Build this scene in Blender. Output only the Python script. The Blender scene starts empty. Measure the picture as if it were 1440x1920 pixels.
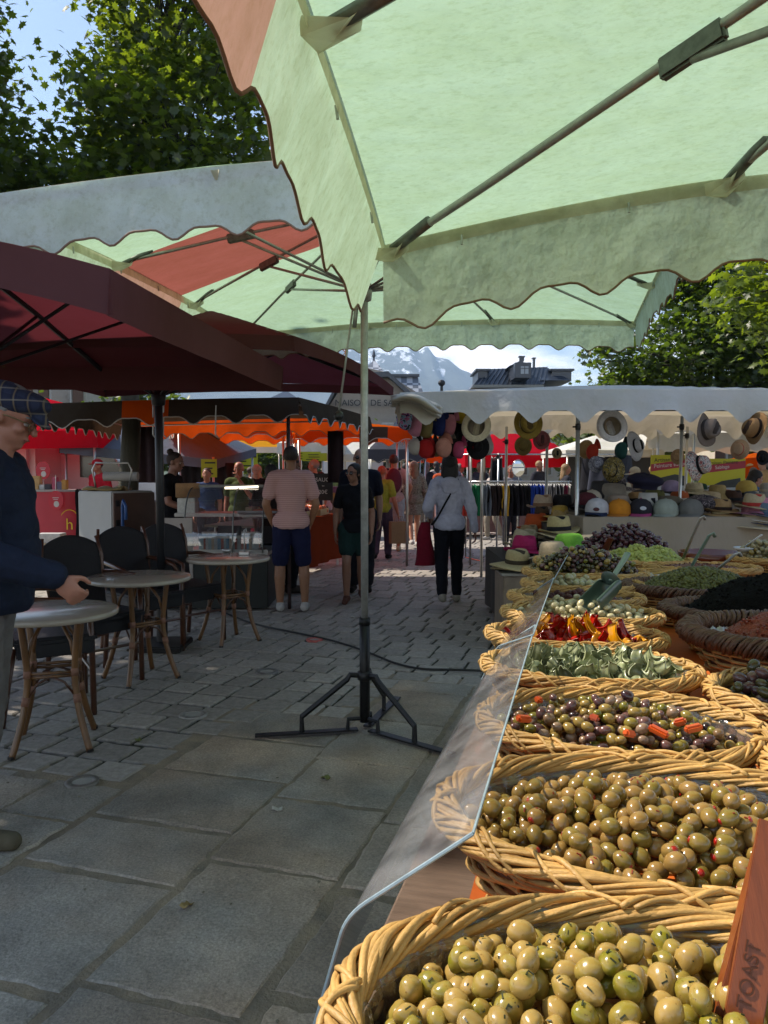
import bpy, bmesh, math, random
import numpy as np
from mathutils import Vector, Matrix, Euler
from math import sin, cos, tan, pi, radians, atan2, sqrt
scene = bpy.context.scene
COL = scene.collection
# ------------------------------------------------------------------ camera
CAM_H, PITCH, FPX = 1.5, radians(3.12), 1450.0
cd = bpy.data.cameras.new('camera'); cam = bpy.data.objects.new('camera', cd); COL.objects.link(cam)
cam.location = (0, 0, CAM_H); cam.rotation_euler = (pi/2 - PITCH, 0, 0)
cd.sensor_fit = 'VERTICAL'; cd.sensor_height = 36.0; cd.lens = 36.0*FPX/1920.0
cd.clip_start = 0.05; cd.clip_end = 20000
scene.camera = cam
# ------------------------------------------------------------------ sky and sun
SUN = Vector((-0.85, 0.32, 1.0)).normalized()
world = bpy.data.worlds.new("World"); scene.world = world; world.use_nodes = True
wn, wl = world.node_tree.nodes, world.node_tree.links
wn.clear()
wout = wn.new('ShaderNodeOutputWorld'); bg = wn.new('ShaderNodeBackground'); sky = wn.new('ShaderNodeTexSky')
sky.sky_type = 'NISHITA'; sky.sun_disc = False
sky.sun_elevation = math.asin(SUN.z); sky.sun_rotation = atan2(SUN.x, SUN.y)
sky.altitude = 900; sky.air_density = 1.0; sky.dust_density = 0.6; sky.ozone_density = 1.5
tc = wn.new('ShaderNodeTexCoord'); mp = wn.new('ShaderNodeMapping'); mp.inputs['Scale'].default_value = (1.6, 1.6, 5.0)
mp.inputs['Location'].default_value = (0.35, 0.1, 0.0)
nz = wn.new('ShaderNodeTexNoise'); nz.inputs['Scale'].default_value = 3.2; nz.inputs['Detail'].default_value = 9; nz.inputs['Roughness'].default_value = 0.62
rp = wn.new('ShaderNodeValToRGB'); rp.color_ramp.elements[0].position = 0.42; rp.color_ramp.elements[1].position = 0.60
sx = wn.new('ShaderNodeSeparateXYZ'); mr = wn.new('ShaderNodeMapRange')
mr.inputs['From Min'].default_value = 0.13; mr.inputs['From Max'].default_value = 0.36; mr.inputs['To Min'].default_value = 1.0; mr.inputs['To Max'].default_value = 0.0
mul = wn.new('ShaderNodeMath'); mul.operation = 'MULTIPLY'
mix = wn.new('ShaderNodeMix'); mix.data_type = 'RGBA'; mix.inputs[7].default_value = (9.5, 9.7, 10.2, 1)
wl.new(tc.outputs['Generated'], mp.inputs['Vector']); wl.new(mp.outputs[0], nz.inputs['Vector']); wl.new(nz.outputs['Fac'], rp.inputs['Fac'])
wl.new(tc.outputs['Generated'], sx.inputs[0]); wl.new(sx.outputs['Z'], mr.inputs['Value'])
wl.new(rp.outputs['Color'], mul.inputs[0]); wl.new(mr.outputs[0], mul.inputs[1])
wl.new(mul.outputs[0], mix.inputs[0]); wl.new(sky.outputs[0], mix.inputs[6]); wl.new(mix.outputs[2], bg.inputs['Color'])
bg.inputs['Strength'].default_value = 0.15
wl.new(bg.outputs[0], wout.inputs[0])
sl = bpy.data.lights.new('sun', 'SUN'); sl.energy = 5.0; sl.angle = radians(0.55); sl.color = (1.0, 0.96, 0.90)
so = bpy.data.objects.new('sun', sl); COL.objects.link(so); so.rotation_euler = (-SUN).to_track_quat('-Z', 'Y').to_euler(); so.location = (0, 0, 30)
scene.view_settings.view_transform = 'Standard'; scene.view_settings.look = 'None'
scene.view_settings.exposure = 0.68; scene.view_settings.gamma = 1; scene.view_settings.use_white_balance = True; scene.view_settings.white_balance_temperature = 7200; scene.view_settings.white_balance_tint = 11
scene.render.engine = 'CYCLES'
cy = scene.cycles
cy.max_bounces = 7; cy.diffuse_bounces = 4; cy.glossy_bounces = 3; cy.transmission_bounces = 5; cy.transparent_max_bounces = 14
cy.volume_bounces = 0; cy.caustics_reflective = False; cy.caustics_refractive = False; cy.sample_clamp_indirect = 4
cy.use_denoising = True
R = random.Random(7)
# ------------------------------------------------------------------ pixel -> world helpers (photo is 1440 x 1920)
def ray(px, py):
    cx, cyy = (px-720)/FPX, (960-py)/FPX
    return Vector((cx, cos(PITCH)+cyy*sin(PITCH), -sin(PITCH)+cyy*cos(PITCH)))
def P(px, py, d):
    r = ray(px, py); return Vector((0, 0, CAM_H)) + r*(d/r.y)
def G(px, py, z=0.0):
    r = ray(px, py); return Vector((0, 0, CAM_H)) + r*((z-CAM_H)/r.z)
# ------------------------------------------------------------------ scene helpers
def tag(o, label=None, cat=None, group=None, kind=None):
    if label: o['label'] = label
    if cat: o['category'] = cat
    if group: o['group'] = group
    if kind: o['kind'] = kind
    return o
def thing(name, label, cat, loc=(0, 0, 0), rz=0, group=None):
    o = bpy.data.objects.new(name, None); COL.objects.link(o); o.empty_display_size = 0.1
    o.location = loc; o.rotation_euler = (0, 0, rz)
    return tag(o, label, cat, group)
def dup(o, parent=None, **kw):
    c = o.copy(); COL.objects.link(c)
    if parent is not None: c.parent = parent
    for ch in list(o.children): dup(ch, c)
    return c
def srgb(h):
    if isinstance(h, str):
        h = h.lstrip('#'); c = [int(h[i:i+2], 16)/255 for i in (0, 2, 4)]
        return tuple(x/12.92 if x <= 0.04045 else ((x+0.055)/1.055)**2.4 for x in c)
    return tuple(h)
_mats = {}
def mat(name, col, rough=0.6, metal=0.0, var=0.0, vscale=8.0, bump=0.0, bscale=60.0, island=0.0, spec=0.5, coat=0.0, sub=0.0, col2=None, detail=5.0, stretch=None, obj_rand=0.0, sheen=0.0):
    if name in _mats: return _mats[name]
    m = bpy.data.materials.new(name); m.use_nodes = True; n, l = m.node_tree.nodes, m.node_tree.links
    b = n['Principled BSDF']; c = srgb(col); b.inputs['Roughness'].default_value = rough; b.inputs['Metallic'].default_value = metal
    b.inputs['Specular IOR Level'].default_value = spec; b.inputs['Coat Weight'].default_value = coat; b.inputs['Coat Roughness'].default_value = 0.08
    if sheen: b.inputs['Sheen Weight'].default_value = sheen
    if sub:
        b.inputs['Subsurface Weight'].default_value = sub; b.inputs['Subsurface Radius'].default_value = (0.02, 0.008, 0.004); b.inputs['Subsurface Scale'].default_value = 0.3
    t = n.new('ShaderNodeTexCoord'); vec = t.outputs['Object']
    if stretch:
        mpn = n.new('ShaderNodeMapping'); mpn.inputs['Scale'].default_value = stretch; l.new(vec, mpn.inputs['Vector']); vec = mpn.outputs[0]
    src = None
    if var or col2:
        z = n.new('ShaderNodeTexNoise'); z.inputs['Scale'].default_value = vscale; z.inputs['Detail'].default_value = detail; z.inputs['Roughness'].default_value = 0.65; l.new(vec, z.inputs['Vector'])
        rr = n.new('ShaderNodeValToRGB'); e = rr.color_ramp.elements; e[0].position = 0.32; e[1].position = 0.68
        a = col2 and srgb(col2) or tuple(x*(1-var) for x in c); bb = c if col2 else tuple(min(1, x*(1+var)) for x in c)
        e[0].color = (*a, 1); e[1].color = (*bb, 1); l.new(z.outputs['Fac'], rr.inputs['Fac']); src = rr.outputs['Color']
    if island or obj_rand:
        if island:
            g = n.new('ShaderNodeNewGeometry'); rs = g.outputs['Random Per Island']; amt = island
        else:
            g = n.new('ShaderNodeObjectInfo'); rs = g.outputs['Random']; amt = obj_rand
        mm = n.new('ShaderNodeMapRange'); mm.inputs['To Min'].default_value = 1-amt; mm.inputs['To Max'].default_value = 1+amt; l.new(rs, mm.inputs['Value'])
        mx = n.new('ShaderNodeMix'); mx.data_type = 'RGBA'; mx.blend_type = 'MULTIPLY'; mx.inputs[0].default_value = 1
        if src: l.new(src, mx.inputs[6])
        else: mx.inputs[6].default_value = (*c, 1)
        cmb = n.new('ShaderNodeCombineColor')
        for k in range(3): l.new(mm.outputs[0], cmb.inputs[k])
        l.new(cmb.outputs[0], mx.inputs[7]); src = mx.outputs[2]
    if src: l.new(src, b.inputs['Base Color'])
    else: b.inputs['Base Color'].default_value = (*c, 1)
    if bump:
        z2 = n.new('ShaderNodeTexNoise'); z2.inputs['Scale'].default_value = bscale; z2.inputs['Detail'].default_value = 6; l.new(vec, z2.inputs['Vector'])
        bp = n.new('ShaderNodeBump'); bp.inputs['Strength'].default_value = bump; bp.inputs['Distance'].default_value = 0.01; l.new(z2.outputs['Fac'], bp.inputs['Height']); l.new(bp.outputs[0], b.inputs['Normal'])
    _mats[name] = m; return m
def fabric(name, col, tcol, tfac=0.5, stain=0.15, sscale=3.0, bump=0.25, bscale=9.0, rough_spec=0.0, stainlo=0.5, fine=0.0):
    """woven sheet: reflects col, lets tcol through"""
    if name in _mats: return _mats[name]
    m = bpy.data.materials.new(name); m.use_nodes = True; n, l = m.node_tree.nodes, m.node_tree.links
    n.clear(); out = n.new('ShaderNodeOutputMaterial'); d = n.new('ShaderNodeBsdfDiffuse'); t = n.new('ShaderNodeBsdfTranslucent'); mx = n.new('ShaderNodeMixShader')
    mx.inputs[0].default_value = tfac
    tcn = n.new('ShaderNodeTexCoord'); mpn = n.new('ShaderNodeMapping'); mpn.inputs['Scale'].default_value = (1, 2.2, 1); mpn.inputs['Rotation'].default_value = (0, 0, 0.5)
    z = n.new('ShaderNodeTexNoise'); z.inputs['Scale'].default_value = sscale; z.inputs['Detail'].default_value = 9; z.inputs['Roughness'].default_value = 0.68
    l.new(tcn.outputs['Object'], mpn.inputs[0]); l.new(mpn.outputs[0], z.inputs['Vector'])
    for sh, c in ((d, srgb(col)), (t, srgb(tcol))):
        r_ = n.new('ShaderNodeValToRGB'); e = r_.color_ramp.elements; e[0].position = 0.25; e[1].position = 0.62
        e[0].color = (*[x*(1-stain) * (0.97 if i < 2 else 0.85) for i, x in enumerate(c)], 1); e[1].color = (*c, 1)
        l.new(z.outputs['Fac'], r_.inputs['Fac'])
        src = r_.outputs['Color']
        if fine:
            z3 = n.new('ShaderNodeTexNoise'); z3.inputs['Scale'].default_value = 38; z3.inputs['Detail'].default_value = 7; z3.inputs['Roughness'].default_value = 0.75
            l.new(mpn.outputs[0], z3.inputs['Vector']); r3 = n.new('ShaderNodeValToRGB'); r3.color_ramp.elements[0].position = 0.36; r3.color_ramp.elements[1].position = 0.5
            f = 1-fine; r3.color_ramp.elements[0].color = (f, f, f*0.93, 1); l.new(z3.outputs['Fac'], r3.inputs[0])
            m3 = n.new('ShaderNodeMix'); m3.data_type = 'RGBA'; m3.blend_type = 'MULTIPLY'; m3.inputs[0].default_value = 1
            l.new(src, m3.inputs[6]); l.new(r3.outputs[0], m3.inputs[7]); src = m3.outputs[2]
        l.new(src, sh.inputs['Color'])
    z2 = n.new('ShaderNodeTexNoise'); z2.inputs['Scale'].default_value = bscale; z2.inputs['Detail'].default_value = 4; l.new(mpn.outputs[0], z2.inputs['Vector'])
    bp = n.new('ShaderNodeBump'); bp.inputs['Strength'].default_value = bump; bp.inputs['Distance'].default_value = 0.05
    l.new(z2.outputs['Fac'], bp.inputs['Height']); l.new(bp.outputs[0], d.inputs['Normal']); l.new(bp.outputs[0], t.inputs['Normal'])
    l.new(d.outputs[0], mx.inputs[1]); l.new(t.outputs[0], mx.inputs[2]); l.new(mx.outputs[0], out.inputs[0])
    _mats[name] = m; return m
def clear_sheet(name, tint=(0.97, 0.98, 0.98), gloss=0.10, haze=0.05, rough=0.05, crinkle=0.0, cscale=30, hazecol=(0.8, 0.8, 0.82)):
    """thin clear plastic: lets light straight through, mirrors at grazing angles, a little milky"""
    if name in _mats: return _mats[name]
    m = bpy.data.materials.new(name); m.use_nodes = True; n, l = m.node_tree.nodes, m.node_tree.links
    n.clear(); out = n.new('ShaderNodeOutputMaterial'); tr = n.new('ShaderNodeBsdfTransparent'); tr.inputs[0].default_value = (*tint, 1)
    gl = n.new('ShaderNodeBsdfGlossy'); gl.inputs['Roughness'].default_value = rough; df = n.new('ShaderNodeBsdfDiffuse'); df.inputs[0].default_value = (*hazecol, 1)
    fr = n.new('ShaderNodeFresnel'); fr.inputs[0].default_value = 1.5; ad = n.new('ShaderNodeMath'); ad.operation = 'MULTIPLY_ADD'; ad.inputs[1].default_value = 1.0; ad.inputs[2].default_value = gloss
    m1 = n.new('ShaderNodeMixShader'); m2 = n.new('ShaderNodeMixShader')
    z = n.new('ShaderNodeTexNoise'); z.inputs['Scale'].default_value = 14; z.inputs['Detail'].default_value = 8; tcn = n.new('ShaderNodeTexCoord'); l.new(tcn.outputs['Object'], z.inputs['Vector'])
    mr_ = n.new('ShaderNodeMapRange'); mr_.inputs['From Min'].default_value = 0.35; mr_.inputs['From Max'].default_value = 0.7; mr_.inputs['To Min'].default_value = haze*0.5; mr_.inputs['To Max'].default_value = haze*1.6
    l.new(z.outputs['Fac'], mr_.inputs['Value']); l.new(mr_.outputs[0], m1.inputs[0]); l.new(tr.outputs[0], m1.inputs[1]); l.new(df.outputs[0], m1.inputs[2])
    l.new(fr.outputs[0], ad.inputs[0]); l.new(ad.outputs[0], m2.inputs[0]); l.new(m1.outputs[0], m2.inputs[1]); l.new(gl.outputs[0], m2.inputs[2]); l.new(m2.outputs[0], out.inputs[0])
    if crinkle:
        z2 = n.new('ShaderNodeTexNoise'); z2.inputs['Scale'].default_value = cscale; z2.inputs['Detail'].default_value = 5; l.new(tcn.outputs['Object'], z2.inputs['Vector'])
        bp = n.new('ShaderNodeBump'); bp.inputs['Strength'].default_value = crinkle; bp.inputs['Distance'].default_value = 0.01
        l.new(z2.outputs['Fac'], bp.inputs['Height']); l.new(bp.outputs[0], gl.inputs['Normal']); l.new(bp.outputs[0], fr.inputs['Normal'])
    _mats[name] = m; return m
# ------------------------------------------------------------------ mesh collector
def _ico(sub):
    b = bmesh.new(); bmesh.ops.create_icosphere(b, subdivisions=sub, radius=1)
    v = [tuple(x.co) for x in b.verts]; f = [[q.index for q in x.verts] for x in b.faces]; b.free(); return v, f
ICO = {1: _ico(1), 2: _ico(2), 3: _ico(3)}
class MB:
    def __init__(s): s.v = []; s.f = []; s.m = []; s.mi = 0
    def add(s, vs, fs):
        o = len(s.v); s.v += [tuple(x) for x in vs]; s.f += [[i+o for i in f] for f in fs]; s.m += [s.mi]*len(fs); return s
    def box(s, c, d, rz=0.0, M=None, bev=0.0):
        x, y, z = d[0]/2, d[1]/2, d[2]/2
        if bev <= 0:
            vs = [Vector(q) for q in ((-x, -y, -z), (x, -y, -z), (x, y, -z), (-x, y, -z), (-x, -y, z), (x, -y, z), (x, y, z), (-x, y, z))]
            fs = [[0, 3, 2, 1], [4, 5, 6, 7], [0, 1, 5, 4], [1, 2, 6, 5], [2, 3, 7, 6], [3, 0, 4, 7]]
        else:
            b = bmesh.new(); bmesh.ops.create_cube(b, size=1)
            for q in b.verts: q.co = Vector((q.co.x*d[0], q.co.y*d[1], q.co.z*d[2]))
            bmesh.ops.bevel(b, geom=list(b.edges), offset=bev, segments=2, affect='EDGES'); b.verts.index_update()
            vs = [q.co.copy() for q in b.verts]; fs = [[q.index for q in f.verts] for f in b.faces]; b.free()
        rot = Matrix.Rotation(rz, 3, 'Z') if M is None else M
        return s.add([rot @ q + Vector(c) for q in vs], fs)
    def ell(s, c, r, sub=2, M=None):
        vs, fs = ICO[sub]; c = Vector(c)
        if not hasattr(r, '__len__'): r = (r, r, r)
        o = []
        for q in vs:
            w = Vector((q[0]*r[0], q[1]*r[1], q[2]*r[2])); w = M @ w if M is not None else w; o.append(w+c)
        return s.add(o, fs)
    def tube(s, pts, r, n=8, closed=False, caps=True, flat=None):
        pts = [Vector(p) for p in pts]; N = len(pts); rs = r if hasattr(r, '__len__') else [r]*N
        vs = []; up = None
        for i, p in enumerate(pts):
            a = pts[(i-1) % N] if (closed or i > 0) else p; b = pts[(i+1) % N] if (closed or i < N-1) else p
            t = (b-a); t = t.normalized() if t.length > 1e-9 else Vector((0, 0, 1))
            if up is None: up = Vector((0, 0, 1)) if abs(t.z) < 0.9 else Vector((1, 0, 0))
            x = t.cross(up)
            if x.length < 1e-6: x = t.cross(Vector((0.3, 1, 0.2)))
            x.normalize(); y = x.cross(t).normalized(); up = y
            for k in range(n):
                an = 2*pi*k/n; fx, fy = (flat or (1, 1)); vs.append(p + x*cos(an)*rs[i]*fx + y*sin(an)*rs[i]*fy)
        fs = []
        for i in range(N if closed else N-1):
            j = (i+1) % N
            for k in range(n):
                k2 = (k+1) % n; fs.append([i*n+k, i*n+k2, j*n+k2, j*n+k])
        if caps and not closed: fs += [list(range(n))[::-1], [(N-1)*n+k for k in range(n)]]
        return s.add(vs, fs)
    def cap(s, p0, r0, p1, r1, sub=2, n=10):
        s.ell(p0, r0, sub); s.ell(p1, r1, sub)
        return s.tube([p0, p1], [r0, r1], n)
    def lathe(s, prof, c=(0, 0, 0), n=24, sx=1.0, sy=1.0, M=None, cap0=False, cap1=False, wob=None):
        vs = []
        for (r, z) in prof:
            for k in range(n):
                a = 2*pi*k/n; q = Vector((r*cos(a)*sx, r*sin(a)*sy, z))
                if wob: q = wob(q, a)
                vs.append((M @ q if M is not None else q) + Vector(c))
        fs = [[i*n+k, i*n+(k+1) % n, (i+1)*n+(k+1) % n, (i+1)*n+k] for i in range(len(prof)-1) for k in range(n)]
        if cap0: fs.append(list(range(n))[::-1])
        if cap1: fs.append([(len(prof)-1)*n+k for k in range(n)])
        return s.add(vs, fs)
    def grid(s, fn, nu, nv, matfn=None):
        vs = [fn(i/nu, j/nv) for j in range(nv+1) for i in range(nu+1)]
        o = len(s.v); s.v += [tuple(q) for q in vs]
        for j in range(nv):
            for i in range(nu):
                a = o + j*(nu+1)+i; s.f.append([a, a+1, a+nu+2, a+nu+1]); s.m.append(matfn((i+.5)/nu, (j+.5)/nv) if matfn else s.mi)
        return s
    def prism(s, pts, z0, z1, M=None, c=(0, 0, 0)):
        n = len(pts); vs = [Vector((p[0], p[1], z)) for z in (z0, z1) for p in pts]
        vs = [(M @ q if M is not None else q)+Vector(c) for q in vs]
        return s.add(vs, [list(range(n))[::-1], [n+k for k in range(n)]] + [[k, (k+1) % n, n+(k+1) % n, n+k] for k in range(n)])
    def build(s, name, mats, parent=None, smooth=False, loc=None, rz=None):
        me = bpy.data.meshes.new(name); me.from_pydata(s.v, [], s.f)
        if not isinstance(mats, (list, tuple)): mats = [mats]
        for m in mats: me.materials.append(m)
        if len(mats) > 1: me.polygons.foreach_set('material_index', s.m)
        if smooth: me.polygons.foreach_set('use_smooth', [True]*len(me.polygons))
        me.update(); o = bpy.data.objects.new(name, me); COL.objects.link(o)
        if parent is not None: o.parent = parent
        if loc is not None: o.location = loc
        if rz is not None: o.rotation_euler = (0, 0, rz)
        return o
def weighted(o, angle=35):
    me = o.data; me.polygons.foreach_set('use_smooth', [True]*len(me.polygons))
    try: me.set_sharp_from_angle(angle=radians(angle))
    except Exception: pass
    return o
def text(parent, s, loc, rot, size, material, name='lettering', ext=0.002, align='CENTER', sx=1.0):
    c = bpy.data.curves.new(name, 'FONT'); c.body = s; c.size = size; c.extrude = ext; c.align_x = align; c.align_y = 'CENTER'
    tmp = bpy.data.objects.new(name, c); COL.objects.link(tmp); bpy.context.view_layer.update()
    me = bpy.data.meshes.new_from_object(tmp.evaluated_get(bpy.context.evaluated_depsgraph_get())); bpy.data.objects.remove(tmp); bpy.data.curves.remove(c)
    o = bpy.data.objects.new(name, me); COL.objects.link(o); me.materials.clear(); me.materials.append(material); o.location = loc; o.rotation_euler = rot; o.scale = (sx, 1, 1)
    if parent is not None: o.parent = parent
    return o
def rot_to(v, up=(0, 0, 1)):
    return Vector(v).to_track_quat('Z', 'Y').to_matrix()
def lerp(a, b, t): return Vector(a)*(1-t) + Vector(b)*t
METAL = mat('galvanised steel', '#a9aaa6', 0.45, 0.45, var=0.2, vscale=25, bump=0.05)
DMETAL = mat('dark steel', '#1b1b1c', 0.45, 0.3, var=0.3, vscale=30, bump=0.1)
ALU = mat('aluminium', '#b9bab8', 0.35, 0.9, var=0.08, vscale=20)
WHITEP = mat('white painted metal', '#c9c9c4', 0.45, 0.0, var=0.08, vscale=6)
BLACKP = mat('black plastic', '#111112', 0.4)
# ================================================================== GROUND
YAW = radians(17)
UD = Vector((sin(YAW), cos(YAW), 0)); VD = Vector((cos(YAW), -sin(YAW), 0))
def ab(x, y): return x*VD.x+y*VD.y, x*UD.x+y*UD.y
def fromab(a, b, z=0): return VD*a+UD*b+Vector((0, 0, z))
g = MB(); g.add([(-1700, -300, -0.016), (1700, -300, -0.016), (1700, 3000, -0.016), (-1700, 3000, -0.016)], [[0, 1, 2, 3]])
tag(g.build('ground', mat('packed sand and grit', '#3e3a32', 0.95, bump=0.6, bscale=80, vscale=1.7, col2='#2c3018')), kind='structure')
rg = random.Random(3)
def in_slabs(a, b):
    if b < 3.05: return a > -2.9
    if b < 4.35: return a > -2.18
    if b < 5.25: return a > -1.55
    return False
def stone(mb, quad, z, ch):
    """one paving stone: top face with a chamfered, slightly ragged edge"""
    c = sum((Vector(q) for q in quad), Vector())/len(quad); n = len(quad)
    top = [Vector(q)+(c-Vector(q)).normalized()*ch + Vector((0, 0, z+rg.uniform(-.0015, .0015))) for q in quad]
    mid = [Vector(q)+Vector((0, 0, z-ch*0.55)) for q in quad]; low = [Vector(q)+Vector((0, 0, -0.05)) for q in quad]
    fs = [list(range(n))]
    for k in range(n):
        k2 = (k+1) % n; fs += [[n+k, n+k2, k2, k], [2*n+k, 2*n+k2, n+k2, n+k]]
    mb.add(top+mid+low, fs)
def ragged(p, q, amp, n):
    p, q = Vector(p), Vector(q); d = (q-p); nn = Vector((-d.y, d.x, 0)).normalized()
    return [p+d*(i/n)+nn*(rg.uniform(-amp, amp) if i else 0) for i in range(n)]
setts = MB(); bb = -0.4; row = 0
while bb < 34:
    L = 0.235 if bb < 8 else 0.27
    a = -16 + rg.uniform(0, .25)
    while a < 12:
        w = rg.uniform(0.20, 0.27)
        ca, cb = a+w/2, bb+L/2; p = fromab(ca, cb)
        if not in_slabs(ca, cb) and abs(p.x) < 2.5+0.62*p.y and p.y > 0.5 and p.y < 32:
            j = 0.0095; wv = 0.03*sin(ca*1.1+bb*.7)
            qs = [(a+j, bb+j), (a+w-j, bb+j), (a+w-j, bb+L-j), (a+j, bb+L-j)]
            if p.y < 9:
                loop = []
                for k in range(4):
                    A = fromab(qs[k][0]+rg.uniform(-.006, .006), qs[k][1]+wv+rg.uniform(-.006, .006)); B = fromab(qs[(k+1) % 4][0], qs[(k+1) % 4][1]+wv)
                    loop += ragged(A, B, .003, 3)
            else: loop = [fromab(q[0]+rg.uniform(-.006, .006), q[1]+wv+rg.uniform(-.006, .006)) for q in qs]
            stone(setts, loop, rg.uniform(-.004, .003), .013)
        a += w
    bb += L
m_sett = mat('weathered stone setts', '#938c83', 0.78, var=0.22, vscale=26, bump=0.55, bscale=55, island=0.16)
setts.build('stone_setts', m_sett); tag(bpy.data.objects['stone_setts'], kind='structure')
# big slate flags near the camera
slabs = MB(); widths = [(-2.95, -2.60, .1), (-2.60, -2.20, .0), (-2.20, -1.50, .35), (-1.50, -0.95, .25), (-.95, -.42, .05), (-.42, .06, .4), (.06, .55, .2), (.55, 1.12, .5), (1.12, 1.7, .3)]
for (a0, a1, off) in widths:
    b0 = -1.2+off
    while b0 < 5.3:
        ln = rg.uniform(.42, .80); b1 = b0+ln
        top = 3.05 if a1 <= -2.2 else (4.35 if a1 <= -1.5 else 5.27)
        if b0 > top-0.2: break
        if b1 > top-0.22: b1 = top
        jw = rg.uniform(.006, .014) if b0 > 2.5 else rg.uniform(.012, .026)
        q = [(a0+jw, b0+jw), (a1-jw, b0+jw), (a1-jw, b1-jw), (a0+jw, b1-jw)]
        q = [(x+rg.uniform(-.012, .014), y+rg.uniform(-.012, .014)) for x, y in q]
        loop = []
        for k in range(4): loop += ragged(fromab(*q[k]), fromab(*q[(k+1) % 4]), .0075, 11)
        if fromab((a0+a1)/2, (b0+b1)/2).y > 0.2: stone(slabs, loop, rg.uniform(-.003, .004), .010)
        b0 = b1
m_slate = mat('riven slate', '#938a80', 0.66, var=0.34, vscale=2.4, island=0.24, detail=12)
n, l = m_slate.node_tree.nodes, m_slate.node_tree.links; bs = n['Principled BSDF']; old = bs.inputs['Base Color'].links[0].from_socket
tcn = n.new('ShaderNodeTexCoord'); hs = []
for sc, w, det in ((3.2, 1.6, 4), (17, .50, 8), (120, .07, 4)):
    z = n.new('ShaderNodeTexNoise'); z.inputs['Scale'].default_value = sc; z.inputs['Detail'].default_value = det; z.inputs['Roughness'].default_value = .62; z.inputs['Distortion'].default_value = 1.2 if sc < 10 else 0; l.new(tcn.outputs['Object'], z.inputs['Vector'])
    q = n.new('ShaderNodeMath'); q.operation = 'MULTIPLY'; q.inputs[1].default_value = w; l.new(z.outputs['Fac'], q.inputs[0]); hs.append(q)
# stepped cleavage layers
st = n.new('ShaderNodeMath'); st.operation = 'SNAP'; st.inputs[1].default_value = .14; l.new(hs[0].outputs[0], st.inputs[0])
a1 = n.new('ShaderNodeMath'); a1.operation = 'ADD'; l.new(st.outputs[0], a1.inputs[0]); l.new(hs[1].outputs[0], a1.inputs[1]); a2 = n.new('ShaderNodeMath'); a2.operation = 'ADD'; l.new(a1.outputs[0], a2.inputs[0]); l.new(hs[2].outputs[0], a2.inputs[1])
bp = n.new('ShaderNodeBump'); bp.inputs['Strength'].default_value = .8; bp.inputs['Distance'].default_value = .03; l.new(a2.outputs[0], bp.inputs['Height']); l.new(bp.outputs[0], bs.inputs['Normal'])
zc = n.new('ShaderNodeTexNoise'); zc.inputs['Scale'].default_value = 1.1; zc.inputs['Detail'].default_value = 4; l.new(tcn.outputs['Object'], zc.inputs['Vector'])
rc = n.new('ShaderNodeValToRGB'); e = rc.color_ramp.elements; e[0].position = .38; e[0].color = (1.15, 1.0, .84, 1); e[1].position = .60; e[1].color = (.94, .99, 1.0, 1); l.new(zc.outputs['Fac'], rc.inputs[0])
zs = n.new('ShaderNodeTexNoise'); zs.inputs['Scale'].default_value = 95; zs.inputs['Detail'].default_value = 5; zs.inputs['Roughness'].default_value = .8; l.new(tcn.outputs['Object'], zs.inputs['Vector'])
rs_ = n.new('ShaderNodeValToRGB'); e = rs_.color_ramp.elements; e[0].position = .35; e[0].color = (.62, .62, .62, 1); e[1].position = .66; e[1].color = (1.35, 1.35, 1.33, 1); l.new(zs.outputs['Fac'], rs_.inputs[0])
prev = old
for src in (rc, rs_):
    mx_ = n.new('ShaderNodeMix'); mx_.data_type = 'RGBA'; mx_.blend_type = 'MULTIPLY'; mx_.inputs[0].default_value = 1; l.new(prev, mx_.inputs[6]); l.new(src.outputs[0], mx_.inputs[7]); prev = mx_.outputs[2]
l.new(prev, bs.inputs['Base Color'])
tag(slabs.build('slate_paving', m_slate), kind='structure')
# sandy mortar between the flags
mo = MB(); cor = [(-3.1, -1.5), (1.8, -1.5), (1.8, 5.42), (-1.68, 5.42), (-1.68, 4.50), (-2.32, 4.50), (-2.32, 3.20), (-3.1, 3.20)]
mo.add([fromab(a, b, -0.0055) for a, b in cor], [[0, 1, 2, 3, 4, 5, 6, 7]])
tag(mo.build('mortar_joints', mat('sandy mortar', '#9a8a72', 0.95, var=0.35, vscale=5, bump=0.9, bscale=90, col2='#6a6256')), kind='structure')
# round ground spots
def ground_spot(px, py, r, label, mt):
    p = G(px, py); t = thing('ground_spotlight', label, 'ground light', (p.x, p.y, 0), 0, 'round fittings set in the paving')
    m = MB(); m.lathe([(r, -.01), (r, .008), (r*.97, .010), (r*.62, .009), (r*.60, .004)], n=28); m.build('ring', mt, t, smooth=True)
    m = MB(); m.lathe([(0.001, .0065), (r*.35, .0062), (r*.6, .0045)], n=28); m.build('lens', mat('cloudy lens glass', '#a09f98', 0.4), t, smooth=True)
ground_spot(154, 1467, .078, 'round steel ground light in the sandy mortar at the edge of the slate', mat('worn steel ring', '#77736c', 0.5, 0.3, var=.3, vscale=30))
ground_spot(362, 1341, .085, 'pale round ground fitting among broken setts near the tripod', mat('pale steel ring', '#8f8c86', 0.5, 0.3, var=.3, vscale=30))
ground_spot(500, 1260, .085, 'dull grey ground fitting set in the setts behind the broken one', mat('grey ring', '#6a6865', 0.5, 0.3, var=.3, vscale=30))
ground_spot(590, 1200, .075, 'small ground fitting with a red painted rim beside the black cable', mat('red painted ring', '#b4564c', 0.5, 0.0, var=.2, vscale=30))
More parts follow.
